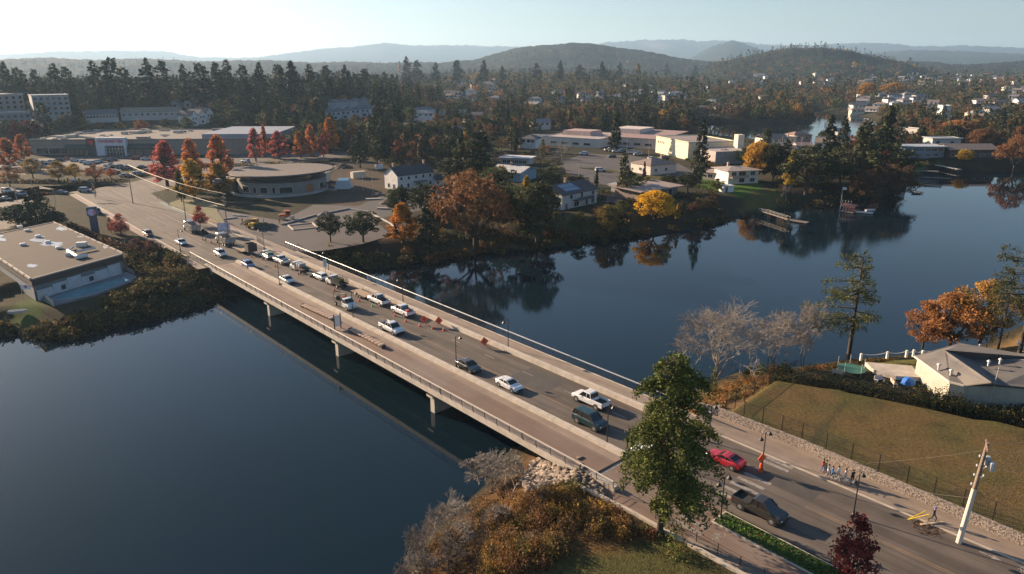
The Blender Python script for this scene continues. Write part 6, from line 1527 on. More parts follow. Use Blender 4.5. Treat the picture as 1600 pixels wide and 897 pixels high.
def veh_meshes(t):
    V = VT[t]; W = V['W'] / 2
    def body():
        b = MB(); R = []
        for x, zl, zs, k in V['st']:
            w = W * k; R.append([(x, y, z) for y, z in ((-w * .88, zl), (-w * .99, zl + .14), (-w, zs - .28), (-w * .97, zs - .10), (-w * .88, zs), (w * .88, zs), (w * .97, zs - .10), (w, zs - .28), (w * .99, zl + .14), (w * .88, zl))])
        b.loft(R)
        if 'bed' in V:
            x0, x1 = V['bed']
            for s in (-1, 1): b.bev((x0 + x1) / 2, s * (W - .09), .85, x1 - x0, .16, .42, .04)
            b.bev(x0 + .06, 0, .85, .12, 2 * W - .34, .40, .04); b.bev(x1 - .03, 0, .85, .1, 2 * W - .34, .42, .03)
        return b
    def roof():
        xr, xf, tr, tf, zt = V['cab']; b = MB(); w = W * .76
        b.loft([[(tr - .04, -w, zt - .06), (tf + .06, -w, zt - .06), (tf + .06, w, zt - .06), (tr - .04, w, zt - .06)],
                [(tr, -w, zt - .02), (tf, -w, zt - .02), (tf, w, zt - .02), (tr, w, zt - .02)],
                [(tr + .2, -w * .86, zt + .035), (tf - .2, -w * .86, zt + .035), (tf - .2, w * .86, zt + .035), (tr + .2, w * .86, zt + .035)]])
        zb = max(s[2] for s in V['st']) - .06
        for s in (-1, 1):
            b.tube((xf, s * W * .88, zb), (tf + .04, s * w, zt - .03), .045, n=4); b.tube((xr, s * W * .88, zb), (tr, s * w, zt - .03), .06 if t != 'pickup' else .05, n=4)
            xm = (tr + tf) / 2 - .05; b.tube((xm, s * W * .905, zb), (xm, s * w * 1.01, zt - .03), .045, n=4)
            if t in ('suv', 'pickup', 'hatch'): b.tube((xr * .62 + tr * .3 + .05, s * W * .905, zb), (tr * .8, s * w * 1.01, zt - .03), .045, n=4) if t != 'pickup' else None
        return b
    def glass():
        xr, xf, tr, tf, zt = V['cab']; b = MB(); zb = min(s[2] for s in V['st'] if xr <= s[0] <= xf) - .06
        b.loft([[(xr, -W * .88, zb), (xf, -W * .88, zb), (xf, W * .88, zb), (xr, W * .88, zb)], [(tr, -W * .75, zt - .05), (tf, -W * .75, zt - .05), (tf, W * .75, zt - .05), (tr, W * .75, zt - .05)]])
        return b
    def trim():
        b = MB(); xs = [s[0] for s in V['st']]
        b.bev(xs[-1] - .02, 0, V['st'][-1][1] - .06, .16, W * 1.5, .16, .03); b.bev(xs[0] + .02, 0, V['st'][0][1] - .06, .16, W * 1.5, .18, .03)
        b.box(0, 0, V['st'][3][1] - .05, V['L'] * .95, W * 1.7, .15); b.bev(xs[-1] - .035, 0, V['st'][-1][2] - .12, .1, W * .8, .14, .02)
        for x in V['wb']:
            for s in (-1, 1): b.tube((x, s * (W - .16), V['r']), (x, s * (W + .005), V['r']), V['r'] * 1.22, n=14)
        return b
    def liner():
        x0, x1 = V['bed']; b = MB(); b.box((x0 + x1) / 2, 0, .925, x1 - x0 - .24, 2 * W - .36, .03); return b
    out = dict(body=(cm((t, 'body'), body, M_PAINTC), 1), cabin=(cm((t, 'cabin'), roof, M_PAINTC), 1), window=(cm((t, 'window'), glass, M_CGLASS), 0), trim=(cm((t, 'trim'), trim, M_TRIM), 0))
    if 'bed' in V: out['bed_liner'] = (cm((t, 'bed_liner'), liner, M_BED), 0)
    return out
def wheel_meshes(r, w=.22):
    k = "%.2f" % r
    def ty():
        b = MB(); n = 16
        R = [[(rr * cos(2 * pi * i / n), y, rr * sin(2 * pi * i / n)) for i in range(n)] for rr, y in ((r * .62, -w / 2), (r * .94, -w / 2), (r, -w / 3), (r, w / 3), (r * .94, w / 2), (r * .62, w / 2))]
        return b.loft(R)
    def ri():
        b = MB(); n = 10
        R = [[(rr * cos(2 * pi * i / n), y, rr * sin(2 * pi * i / n)) for i in range(n)] for rr, y in ((r * .6, -w / 2 - .005), (r * .35, -w / 2 + .03), (r * .35, w / 2 - .03), (r * .6, w / 2 + .005))]
        b.loft(R)
        for i in range(5):
            a = 2 * pi * i / 5; b.box(cos(a) * r * .3, 0, sin(a) * r * .3 - .03, r * .5, w + .02, .06)
        return b
    return cm((k, 'tyre'), ty, M_TYRE), cm((k, 'rim'), ri, M_RIM)
def add_wheel(root, x, y, r, w=.22):
    ty, ri = wheel_meshes(r, w)
    wl = link_mesh("wheel", ty, root, (x, y, r)); link_mesh("rim", ri, wl)
def add_lights(root, t, lamps=True):
    V = VT[t]; W = V['W'] / 2
    def hl():
        b = MB(); b.bev(0, 0, 0, .22, .34, .15, .03); return b
    h = cm(('hl', 'headlight'), hl, M_HEAD); tl = cm(('tl', 'taillight'), lambda: MB().bev(0, 0, 0, .14, .26, .17, .02), M_TAIL)
    def mi(): return MB().bev(0, 0, 0, .12, .2, .14, .03)
    mr = cm(('mr', 'mirror'), mi, M_PAINTC)
    s = V['st']
    for y in (-1, 1):
        link_mesh("headlight", h, root, (s[-2][0] - .06, y * (W * s[-2][3] - .2), s[-2][2] - .2)); link_mesh("taillight", tl, root, (s[1][0] - .03, y * (W * s[1][3] - .14), s[1][2] - .26))
        link_mesh("mirror", mr, root, (V['cab'][1] - .25, y * (W + .08), s[4][2] + .02), color=root.get("_c") or (.5, .5, .5))
def vehicle(t, px, py, rz, color, label, name=None, group="vehicles on the bridge and its approaches", z=LV + .035, sc=1.0, xy=None):
    x, y = xy or at(px, py, z)
    name = name or {'sedan': 'sedan', 'coupe': 'coupe', 'hatch': 'hatchback', 'suv': 'suv', 'pickup': 'pickup_truck'}[t]
    r = empty(name, (x, y, z), rz, label, {'pickup': 'pickup truck', 'suv': 'suv'}.get(t, 'car'), group)
    for nm, (me, pc) in veh_meshes(t).items(): link_mesh(nm, me, r, color=color if pc else None)
    V = VT[t]
    for xx in V['wb']:
        for s in (-1, 1): add_wheel(r, xx, s * (V['W'] / 2 - .10), V['r'])
    add_lights(r, t)
    for c in r.children:
        if c.name.startswith("mirror"): c.color = (*color, 1)
    r.scale = (sc,) * 3
    return r
HE, HW = RA, RA + pi
WHT, SIL, BLK, BLU, REDC = (.70, .70, .69), (.42, .43, .44), (.020, .022, .026), (.03, .11, .33), (.36, .012, .03)
vehicle('suv', 232, 369, HE, (.16, .045, .035), "dark red car alone on the road left of the bridge", name="suv", sc=.95)
vehicle('sedan', 284, 382, HE, (.55, .56, .56), "silver-white sedan about to reach the bridge's left end")
vehicle('suv', 345, 400, HE, WHT, "white car just entering the left end of the bridge", name="suv", sc=.95)
vehicle('hatch', 388, 417, HE, BLU, "bright blue hatchback on the bridge")
vehicle('sedan', 449, 441, HE, (.58, .58, .56), "pale silver sedan on the bridge behind the blue hatchback")
vehicle('pickup', 612, 518, HE, WHT, "white crew-cab pickup driving right beside the timber benches")
vehicle('sedan', 732, 577, HE, (.045, .045, .048), "dark grey sedan beside the lamp post mid-bridge")
vehicle('coupe', 796, 606, HE, (.72, .72, .72), "white two-door car following the dark grey sedan")
vehicle('suv', 922, 664, HE, (.010, .036, .043), "dark teal square suv at the right part of the bridge", sc=1.05)
vehicle('pickup', 923, 631, HW, WHT, "white pickup driving left across the right part of the bridge")
vehicle('coupe', 1133, 724, HW, REDC, "red coupe driving onto the bridge right of the tall fir")
vehicle('pickup', 1186, 802, HE, (.032, .030, .028), "dark grey pickup driving right past the zebra crossing")
vehicle('sedan', 1015, 716, HW, WHT, "white car mostly hidden behind the tall fir")
vehicle('pickup', 440, 411, HW, WHT, "white parked pickup right of the green-loaded one")
wv = vehicle('suv', 501, 436, HW, WHT, "white compact suv parked between the small trailer and the stake-bed truck", sc=.88)
P6 = vehicle('pickup', 592, 474, HW, WHT, "white work pickup parked left of the one with red tools")
P7 = vehicle('pickup', 630, 491, HW, WHT, "white work pickup parked last before the orange signs, red tools in its bed")
P1v = vehicle('pickup', 417, 403, HW, (.62, .60, .54), "cream pickup with a green load, parked behind the flatbed trailer")
def load_boxes(root, items):
    for nm, cx, cy, cz, lx, ly, lz, c in items:
        b = MB(); b.bev(cx, cy, cz, lx, ly, lz, .04); b.build(nm, mat("load_%d_%d_%d" % tuple(int(v * 99) for v in c), c, .7), root)
def rack(root, x0, x1, w=.85, z=1.9):
    b = MB()
    for x in (x0, x1):
        for y in (-w, w): b.tube((x, y, 1.2), (x, y, z), .035, n=4)
        b.tube((x, -w, z), (x, w, z), .035, n=4)
    for y in (-w, w): b.tube((x0, y, z), (x1, y, z), .035, n=4)
    b.build("rack", M_TRIM, root)
def cargo(root, name, cx, cy, z0, lx, ly, lz, c, label, cat):
    """goods lying on a vehicle: things of their own"""
    R0 = Matrix.Translation(root.location) @ Matrix.Rotation(root.rotation_euler[2], 4, 'Z'); p = R0 @ Vector((cx, cy, z0))
    b = MB(); b.bev(0, 0, 0, lx, ly, lz, min(lx, ly, lz) * .18); o = b.build(name, mat("cargo_%d_%d_%d" % tuple(int(v * 99) for v in c), c, .75, tuple(v * .6 for v in c), 4), None, loc=p, rz=root.rotation_euler[2]); tag(o, label, cat); return o
cargo(P7, "tool_box", -2.1, .3, .96, .9, .7, .55, (.45, .05, .04), "red tool box in the last white work pickup", "box"); cargo(P7, "crate", -1.3, -.3, .96, .7, .6, .5, (.06, .20, .09), "green crate behind the cab of the last white work pickup", "crate")
cargo(P6, "tool_box", -1.2, 0, .96, .5, 1.5, .45, (.05, .05, .05), "black tool box behind the cab of the other white work pickup", "box"); rack(P6, -.9, .6, .78, 2.05)
cargo(P1v, "canvas_load", -1.75, 0, .95, 1.9, 1.5, .85, (.07, .17, .14), "green canvas-covered load in the cream pickup", "cargo")
bc = bpy.data.objects
# trucks
def truck(name, px, py, rz, color, label, kind, z=LV + .035):
    x, y = at(px, py, z); r = empty(name, (x, y, z), rz, label, "truck", "vehicles on the bridge and its approaches")
    if kind == 'dump':
        b = MB(); b.bev(0, 0, .85, 7.6, .9, .3, .05); b.build("chassis", M_TRIM, r)
        b = MB(); b.loft([[(x_, s * w, z_) for x_, z_ in ((4.0, .7), (4.1, 1.4), (3.9, 1.75), (2.75, 1.95), (2.75, .7))] for s, w in ((-1, .85), (1, .85))]); b.build("bonnet", M_PAINTC, r, color=color)
        b = MB(); b.bev(2.0, 0, .8, 1.6, 2.3, 2.1, .12); b.build("cab", M_PAINTC, r, color=color)
        b = MB(); b.box(2.72, 0, 2.0, .16, 2.0, .62); b.box(2.1, 0, 2.0, .9, 2.34, .55); b.build("window", M_CGLASS, r)
        b = MB(); b.tube((1.05, 1.1, .8), (1.05, 1.1, 3.3), .09, n=6); b.tube((1.05, -1.1, .8), (1.05, -1.1, 3.3), .09, n=6); b.build("exhaust_stack", M_RIM, r)
        b = MB(); L_ = 4.9; xc = -1.6
        for s in (-1, 1): b.box(xc, s * 1.2, 1.25, L_, .12, 1.35)
        for k in range(6):
            for s in (-1, 1): b.box(xc - L_ / 2 + .2 + k * .9, s * 1.29, 1.25, .12, .08, 1.3)
        b.box(xc - L_ / 2 - .06, 0, 1.25, .12, 2.5, 1.35); b.box(xc + L_ / 2 + .06, 0, 1.25, .12, 2.5, 1.6); b.box(xc, 0, 1.12, L_ + .2, 2.5, .125); b.box(1.15, 0, 2.75, .9, 2.4, .09)
        b.build("dump_box", mat("worn_steel", (.42, .40, .37), .45, (.22, .19, .17), 1.6, metal=.3), r)
        b = MB(); b.box(xc, 0, 1.25, L_ - .02, 2.27, .45); b.build("dirt_load", mat("dirt", (.04, .032, .026), .95, (.06, .05, .04), 3, bump=1, bscale=5), r)
        for x_, ys in ((3.2, (1.0,)), (-1.4, (1.02,)), (-2.75, (1.02,))):
            for y_ in ys:
                for s in (-1, 1): add_wheel(r, x_, s * y_, .52, .42 if x_ < 0 else .3)
        h = cm(('hl', 'headlight'), None, None)
        for s in (-1, 1): link_mesh("headlight", h, r, (3.98, s * .7, 1.1))
    else:  # medium flat deck truck with pickup-like cab
        b = MB(); b.bev(-.2, 0, .6, 6.3, .8, .25, .05); b.build("chassis", M_TRIM, r)
        b = MB(); R = []
        for x_, zs, k in ((.35, 2.0, .98), (.45, 2.12, 1), (1.25, 2.12, 1), (1.85, 1.38, 1), (2.7, 1.25, .96), (2.95, 1.0, .9)):
            w = 1.0 * k; R.append([(x_, y_, z_) for y_, z_ in ((-w, .5), (-w, 1.25 if zs > 1.3 else zs - .1), (-w * .84, zs), (w * .84, zs), (w, 1.25 if zs > 1.3 else zs - .1), (w, .5))])
        b.loft(R); b.build("cab", M_PAINTC, r, color=color)
        b = MB(); b.loft([[(1.34, -.82, 2.02), (1.34, .82, 2.02), (1.88, .9, 1.42), (1.88, -.9, 1.42)], [(1.36, -.82, 2.04), (1.36, .82, 2.04), (1.90, .9, 1.44), (1.90, -.9, 1.44)]]); b.loft([[(.5, s * .95, 1.32), (1.65, s * .95, 1.32), (1.25, s * .88, 1.98), (.5, s * .88, 1.98)] for s in (-1.04, 1.04)]); b.build("window", M_CGLASS, r)
        b = MB(); b.box(-1.7, 0, .95, 3.8, 2.2, .16); b.build("deck", mat("deck_dark", (.06, .05, .045), .8), r)
        if kind == 'stake':
            b = MB()
            for s in (-1, 1):
                for k in range(7): b.box(-3.5 + k * .6, s * 1.07, 1.1, .08, .06, 1.1)
                for z_ in (1.35, 1.7, 2.05): b.box(-1.7, s * 1.1, z_, 3.7, .04, .12)
            for z_ in (1.35, 1.7, 2.05): b.box(.17, 0, z_, .05, 2.1, .12)
            b.build("stake_sides", M_TRIM, r)
        if kind == 'crane':
            b = MB(); b.tube((-.2, .3, 1.1), (-.2, .3, 2.6), .14, n=6); b.tube((-.2, .3, 2.6), (-2.6, .1, 2.0), .10, n=5); b.tube((-3.4, -.6, 1.1), (-3.4, -.6, 2.4), .06, n=4); b.tube((-3.4, .6, 1.1), (-3.4, .6, 2.4), .06, n=4); b.tube((-3.4, -.6, 2.4), (-3.4, .6, 2.4), .06, n=4); b.build("crane_arm", M_TRIM, r)
        for x_ in (-2.2, 2.1):
            for s in (-1, 1): add_wheel(r, x_, s * .9, .43, .3)
        h = cm(('hl', 'headlight'), None, None)
        for s in (-1, 1): link_mesh("headlight", h, r, (2.82, s * .72, .95))
    return r
truck("dump_truck", 300, 362, HW, (.10, .16, .15), "silver dump truck, the left one of two, by the red maple", 'dump')
truck("dump_truck", 352, 382, HW, (.14, .13, .12), "silver dump truck hitched to the flat trailer", 'dump')
CT = truck("work_truck", 540, 480, HE, WHT, "white-cab flat deck truck with a crane arm driving right", 'crane')
T1 = truck("utility_truck", 468, 423, HW, WHT, "white flat deck truck with grey tanks, parked mid-row", 'flat')
T2 = truck("stake_truck", 525, 446, HW, WHT, "white truck with a dark stake bed full of cuttings", 'stake')
for k, (cx_, c, l) in enumerate([(-.5, (.42, .42, .43), "grey tank nearest the cab on the utility truck"), (-1.5, (.46, .46, .45), "second grey tank on the utility truck")]): cargo(T1, "tank", cx_, 0, 1.12, .85, 1.6, .95, c, l, "tank")
cargo(T1, "fuel_can", -2.5, .4, 1.12, .4, .4, .6, (.40, .04, .03), "red can behind the tanks on the utility truck", "can"); cargo(T1, "green_bin", -3.1, -.3, 1.12, .5, .6, .5, (.10, .20, .10), "green bin at the tail of the utility truck", "bin")
cargo(CT, "fuel_can", -1.6, .5, 1.12, .8, .6, .6, (.50, .06, .05), "red box on the deck of the crane truck", "box"); cargo(CT, "equipment_case", -2.6, -.3, 1.12, 1.0, .9, .7, (.08, .07, .05), "brown case on the deck of the crane truck", "case")
cut = shrub_mass("brush_cuttings", [(-1.7 + k * .5 - .75, 0, 1.2, .9, 1.0, (.10, .12, .05), 160) for k in range(4)], 71, leafsz=.16); cut.location = T2.location; cut.rotation_euler = T2.rotation_euler; tag(cut, "heap of leafy cuttings in the stake-bed truck", "cuttings")
def trailer(px, py, rz, L, W, c, label, z=LV + .035, wheels=(0,), r_=.36):
    x, y = at(px, py, z); r = empty("trailer", (x, y, z), rz, label, "trailer", "vehicles on the bridge and its approaches")
    b = MB(); b.box(0, 0, .62, L, W, .14); b.build("deck", mat("deck_%d" % int(c[0] * 99), c, .85, tuple(v * .7 for v in c), 3), r)
    b = MB()
    for s in (-1, 1): b.box(0, s * (W / 2 + .03), .5, L, .06, .28); b.tube((L / 2, s * W * .35, .55), (L / 2 + 1.3, 0, .5), .05, n=4)
    b.build("frame", M_TRIM, r)
    for wx in wheels:
        for s in (-1, 1): add_wheel(r, wx, s * (W / 2 - .12), r_)
    return r
trailer(378, 393, HW, 6.2, 2.3, (.36, .26, .17), "flat wooden-decked trailer behind the second dump truck", wheels=(-.6, .4))
ct = empty("container_box", (*rd(*stpx(393, 397)), LV + .035), HW, "dark open-topped box on the trailer's tail end", "container"); b = MB()
b.box(0, 0, .77, 2.2, 2.3, .1); [b.box(0, s * 1.1, .87, 2.2, .1, 1.9) for s in (-1, 1)]; [b.box(s * 1.05, 0, .87, .1, 2.1, 1.9) for s in (-1, 1)]; b.build("box_walls", mat("dark_box", (.05, .045, .042), .8), ct)
trailer(488, 432, HW, 2.6, 1.5, (.09, .085, .08), "small dark utility trailer between the utility truck and the white suv", r_=.3)
trailer(566, 463, HW, 5.6, 2.2, (.40, .28, .17), "long trailer with a pale wooden deck", wheels=(-.9, 0))
# small parked cars: one mesh each, their parts do not show
def small_car_mesh(t):
    V = VT[t]; key = ('small', t)
    if key in CACHE: return CACHE[key]
    vm = veh_meshes(t); bm = bmesh.new(); mats = [M_PAINTC, M_CGLASS, M_TYRE]
    for nm, (me, pc) in vm.items():
        st = len(bm.faces); bm.from_mesh(me); bm.faces.ensure_lookup_table()
        for f in bm.faces[st:]: f.material_index = 0 if pc else 1 if nm == 'window' else 2
    ty, ri = wheel_meshes(V['r'])
    for xx in V['wb']:
        for s in (-1, 1):
            st = len(bm.faces); sv = len(bm.verts); bm.from_mesh(ty); bm.verts.ensure_lookup_table(); bm.faces.ensure_lookup_table()
            for v in bm.verts[sv:]: v.co += Vector((xx, s * (V['W'] / 2 - .1), V['r']))
            for f in bm.faces[st:]: f.material_index = 2
    me = bpy.data.meshes.new("parked_car"); bm.to_mesh(me); bm.free()
    for m in mats: me.materials.append(m)
    CACHE[key] = me; return me
rc = random.Random(9)
CC = [(.6, .6, .6), (.5, .52, .55), (.08, .09, .1), (.04, .04, .045), (.3, .04, .03), (.12, .18, .26), (.35, .35, .36), (.66, .64, .6), (.05, .10, .13)]
CN = ["white", "pale silver", "dark grey", "black", "dark red", "slate blue", "grey", "white", "dark teal"]
def parked(px, py, rz, where, group, t=None, ci=None, z=None):
    t = t or rc.choice(['sedan', 'suv', 'hatch', 'sedan', 'pickup']); ci = rc.randrange(len(CC)) if ci is None else ci
    z = LV + .03 if z is None else z; x, y = at(px, py, z)
    o = link_mesh("parked_car", small_car_mesh(t), loc=(x, y, z), rz=rz, color=CC[ci]); tag(o, CN[ci] + " " + {'sedan': 'sedan', 'suv': 'suv', 'hatch': 'hatchback', 'pickup': 'pickup'}[t] + " " + where, "car", group)
    HOUSE_XY.append((x, y, 4)); return o
for k, (px_, py_, ci, t) in enumerate([(196, 276, 1, 'sedan'), (217, 274, 0, 'suv'), (234, 270, 4, 'suv'), (248, 270, 1, 'sedan'), (262, 267, 2, 'suv'), (270, 266, 7, 'hatch')]):
    parked(px_, py_, radians(28), "in the street queue by the wooden pole, number %d" % (k + 1) if False else ["at the head of the street queue by the wooden pole", "second in the street queue", "third in the street queue", "fourth in the street queue", "fifth in the street queue", "last in the street queue"][k], "cars queuing in the side street", t, ci)
for k, (px_, py_, ci, t, rz) in enumerate([(11, 301, 0, 'suv', -.5), (34, 306, 5, 'suv', -.5), (10, 313, 3, 'sedan', -.5), (16, 333, 0, 'sedan', 2.5), (97, 303, 2, 'sedan', -.15), (152, 334, 2, 'suv', HE), (134, 300, 6, 'suv', .05), (-8, 303, 0, 'sedan', -.5), (-20, 318, 4, 'sedan', -.5)]):
    parked(px_, py_, rz, ["first at the left on the far road", "second on the far left road", "lower on the far left road", "lowest on the far left road", "crossing the junction under the signal", "entering the bridge road past the sign pillar", "waiting behind the traffic signal", "half outside the left frame edge, upper", "half outside the left frame edge, lower"][k], "cars at the far left junction", t, ci)
lot = [(8, 265), (30, 269), (16, 258), (34, 255), (52, 252), (131, 254), (137, 257), (146, 256), (153, 254), (162, 253), (175, 251), (172, 261), (181, 262), (189, 263), (197, 265), (222, 263), (166, 268), (176, 271), (80, 256), (92, 252), (104, 250), (120, 268), (140, 268), (66, 262), (43, 266), (212, 249), (227, 250), (118, 252), (60, 257)]
for k, (px_, py_) in enumerate(lot): parked(px_ + rc.uniform(-1, 1), py_, rc.choice([.5, .5 + pi]) + rc.uniform(-.06, .06), "parked in the store's parking lot", "cars in the store's parking lot")
for k, (px_, py_, ci) in enumerate([(912, 242, 0), (952, 236, 0), (957, 237, 2), (963, 238, 1), (972, 237, 5), (985, 240, 0), (991, 240, 0), (996, 243, 6), (1000, 242, 1), (956, 246, 3), (1019, 249, 1), (1037, 249, 3), (938, 268, 0), (990, 276, 0)]):
    parked(px_, py_, rc.choice([.2, .2 + pi, 1.3]), "by the school" if k < 12 else ["on the school road, upper", "on the residential street before the brown-roofed white house"][k - 12], "cars by the school", ci=ci)
for k, (px_, py_, ci) in enumerate([(378, 277, 0), (384, 254, 0), (338, 279, 1), (416, 272, 2)]):
    parked(px_, py_, rc.uniform(0, 3), ["behind the oval-roofed building's left side", "under the coral trees", "under the amber trees", "at the rear of the oval-roofed building"][k], "cars behind the oval-roofed building", ci=ci)

rank([(o, px_of(*[np.array([v]) for v in o.location])[0][0], o["label"]) for o in bpy.data.objects if o.get("group") in ("cars in the store's parking lot", "cars by the school")])
# ------------------------------------------------------------------ street furniture
def lamp(px, py, label, heads=((0, 1),), H=5.5, z=LV + .03, pyt=None, group="black lamp posts along the bridge road"):
    x, y = at(px, py, z)
    if pyt is not None: H = top_h(px, pyt, x, y, z)
    r = empty("street_lamp", (x, y, z), RA, label, "street lamp", group)
    b = MB(); b.lathe(0, 0, [(.19, 0), (.19, .25), (.12, .35), (.075, .9), (.055, H - .1), (.03, H)], 8); b.build("pole", M_BLACK, r)
    for (ax, ay) in heads:
        b = MB(); P0 = [(0, 0, H - .35), (ax * .25, ay * .25, H - .02), (ax * .6, ay * .6, H + .05), (ax * .9, ay * .9, H - .12), (ax * .95, ay * .95, H - .3)]
        b.path(P0, .028, 5); b.build("arm", M_BLACK, r)
        b = MB(); b.lathe(ax * .95, ay * .95, [(.05, H - .28), (.10, H - .38), (.30, H - .62), (.31, H - .66)], 12); s = b.build("lamp_shade", M_BLACK, r)
        b = MB(); b.lathe(ax * .95, ay * .95, [(.2, H - .74), (.24, H - .67)], 10); b.build("lens", mat("lamp_lens", (.6, .58, .52), .3), s)
    return r
lamp(713, 577, "black lamp post mid-bridge beside the dark grey sedan", ((0, 1),))
lamp(948, 697, "black lamp post at the right end of the near barrier", ((0, 1),))
lamp(552, 500, "black lamp post in front of the crane truck", ((0, 1),))
lamp(437, 446, "black lamp post left of the pale silver sedan", ((0, 1),))
lamp(345, 402, "black lamp post in front of the car entering the bridge", ((0, 1),))
lamp(282, 392, "black lamp post in front of the silver-white sedan", ((0, 1),))
lamp(794, 546, "black lamp post on the far barrier before open water", ((0, -1),))
lamp(630, 474, "black lamp post on the far barrier behind the work pickups", ((0, -1),))
lamp(514, 427, "black lamp post by the golden shrubs on the far walkway", ((0, -1),))
lamp(413, 389, "black lamp post at the far walkway's left end", ((0, -1),))
lamp(1107, 690, "black twin-headed lamp post just right of the tall fir", ((0, -1), (0, 1)), H=5.0)
lamp(1126, 810, "black twin-headed lamp post at the tip of the grass strip", ((0, -1), (0, 1)), H=5.0)
lamp(1190, 735, "black lamp post behind the orange barrel sign", ((0, -1), (0, 1)), H=5.0)
lamp(1333, 806, "black twin-headed lamp post behind the dark red maple", ((0, -1), (0, 1)), H=5.0)
# info boards
ib = empty("info_board", (*at(528, 514, LV + .15), LV + .155), RA + pi / 2, "tall white info board between two dark posts on the near walkway", "sign")
b = MB(); [b.bev(s * .62, 0, 0, .16, .18, 2.9, .02) for s in (-1, 1)]; b.build("post", M_BLACK, ib); b = MB(); b.box(0, 0, .5, 1.06, .08, 2.1); b.build("panel", mat("board_white", (.68, .66, .64), .5), ib)
bs = empty("banner_sign", (*at(509, 428, LV + .2), LV + .2), RA + .4, "pale blue banner sign on a post on the far walkway", "sign")
b = MB(); b.tube((0, 0, 0), (0, 0, 3.2), .05, n=5); b.build("post", M_BLACK, bs); b = MB(); b.bev(0, 0, 1.7, .95, .07, 1.6, .02); b.build("panel", mat("board_blue", (.40, .50, .58), .5), bs)
# timber benches: stacked slabs on dark feet
M_TIMB = mat("weathered_timber", (.46, .33, .25), .85, (.30, .21, .16), 3)
def bench(p0, p1, label):
    a, c = stpx(*p0), stpx(*p1); L = hypot(c[0] - a[0], c[1] - a[1]); m_ = ((a[0] + c[0]) / 2, (a[1] + c[1]) / 2)
    r = empty("timber_bench", (*rd(*m_), LV + .155), RA + atan2(c[1] - a[1], c[0] - a[0]), label, "bench", "long timber benches on the near walkway")
    n_ = int(L / 1.0)
    for k in range(n_):
        b = MB(); xx = -L / 2 + L * (k + .5) / n_; b.bev(xx, .0, .34, L / n_ * .86, .95, .26, .05); b.bev(xx, .08, .08, L / n_ * .7, .5, .255, .03); b.build("slab", M_TIMB, r)
    for x in (-L / 2 - .25, L / 2 + .25):
        b = MB(); b.bev(x, 0, 0, .4, .75, .62, .06); b.build("end_block", M_TRIM, r)
    b = MB(); b.box(0, 0, .0, L, .25, .08); b.build("rail", M_TRIM, r)
bench((474, 481), (520, 502), "long timber bench left of the white info board"); bench((549, 519), (598, 545), "long timber bench right of the white info board")
# cones and signs
M_ORG = mat("safety_orange", (.80, .10, .02), .6)
def cone(px, py, c="orange", h=.75, g=None):
    z = LV + .035; x, y = at(px, py, z); r = empty("traffic_cone", (x, y, z), 0, None, "traffic cone", "traffic cones along the closed lane")
    m = M_ORG if c == "orange" else mat("safety_green", (.10, .55, .05), .6)
    b = MB(); b.bev(0, 0, 0, .45, .45, .05, .02); b.lathe(0, 0, [(.19, .05), (.11, .4), (.045, h)], 10); b.build("body", m, r)
    b = MB(); b.lathe(0, 0, [(.125, .42), (.095, .55)], 10); b.build("band", mat("reflective_band", (.75, .75, .72), .4), r); return r
CL = [(466, 429, "orange cone by the utility truck"), (522, 454, "orange cone by the stake-bed truck"), (561, 471, "orange cone by the wooden trailer"), (617, 494, "orange cone between the two white work pickups"), (634, 503, "orange cone behind the last work pickup"),
      (656, 510, "orange cone left of the first orange sign"), (676, 514, "orange cone between the two orange signs"), (693, 517, "orange cone right of the two orange signs"), (393, 402, "orange cone under the dark box"), (410, 406, "orange cone by the cream pickup"), (430, 417, "orange cone by the second parked pickup"), (330, 379, "orange cone between the dump trucks"), (317, 375, "orange cone by the worker"), (582, 479, "green cone by the white work pickup")]
for px_, py_, l in CL: cone(px_, py_, "green" if "green" in l.split()[0] else "orange")["label"] = l
def diamond(px, py, label, rz=RA + 1.2, lean=-.35, stand=True, z=LV + .035, hgt=.55):
    x, y = at(px, py, z); r = empty("road_sign", (x, y, z), rz, label, "road sign", "orange work-zone signs")
    b = MB(); s = .75; c_, s_ = cos(lean), sin(lean)
    def P(u, v, d): yy = d; return (u, yy * c_ - v * s_, hgt + s + v * c_ + yy * s_ - .2)
    b.loft([[P(0, -s, d), P(s, 0, d), P(0, s, d), P(-s, 0, d)] for d in (-.02, .02)]); b.build("panel", M_ORG, r)
    b = MB(); b.loft([[P(u * .25, v * .4, d) for u, v in ((0, -1), (.5, 0), (0, 1), (-.5, 0))] for d in (-.03, .03)]); b.build("symbol", M_BLACK, r)
    b = MB()
    for a in (-.6, .6): b.tube((a, -.4, 0), (0, 0, .5), .03, n=4); b.tube((a, .5, 0), (0, 0, .5), .03, n=4)
    b.tube((0, 0, .4), (0, .15, hgt + s), .03, n=4); b.build("stand", M_TRIM, r)
diamond(663, 508, "orange diamond sign facing the parked work trucks"); diamond(686, 510, "orange diamond sign beside the barrier's tapered end"); diamond(757, 543, "orange diamond sign standing alone by the far barrier")
OB2 = at(1188, 737, LV + .03); r = empty("barrel_sign", (*OB2, LV + .03), RA + 1.3, "orange sign on an orange barrel by the zebra crossing", "road sign")
b = MB(); b.lathe(0, 0, [(.28, 0), (.28, .1), (.20, .12), (.15, 1.0), (.08, 1.05)], 12); b.build("barrel", M_ORG, r)
b = MB(); b.loft([[(u, d, 1.75 + v) for u, v in ((0, -.62), (.62, 0), (0, .62), (-.62, 0))] for d in (-.03, .03)]); b.build("panel", M_ORG, r)
r = empty("barricade", (*at(1434, 812, LV + .15), LV + .15), RA + .3, "yellow folding barricade frame on the sidewalk", "barricade")
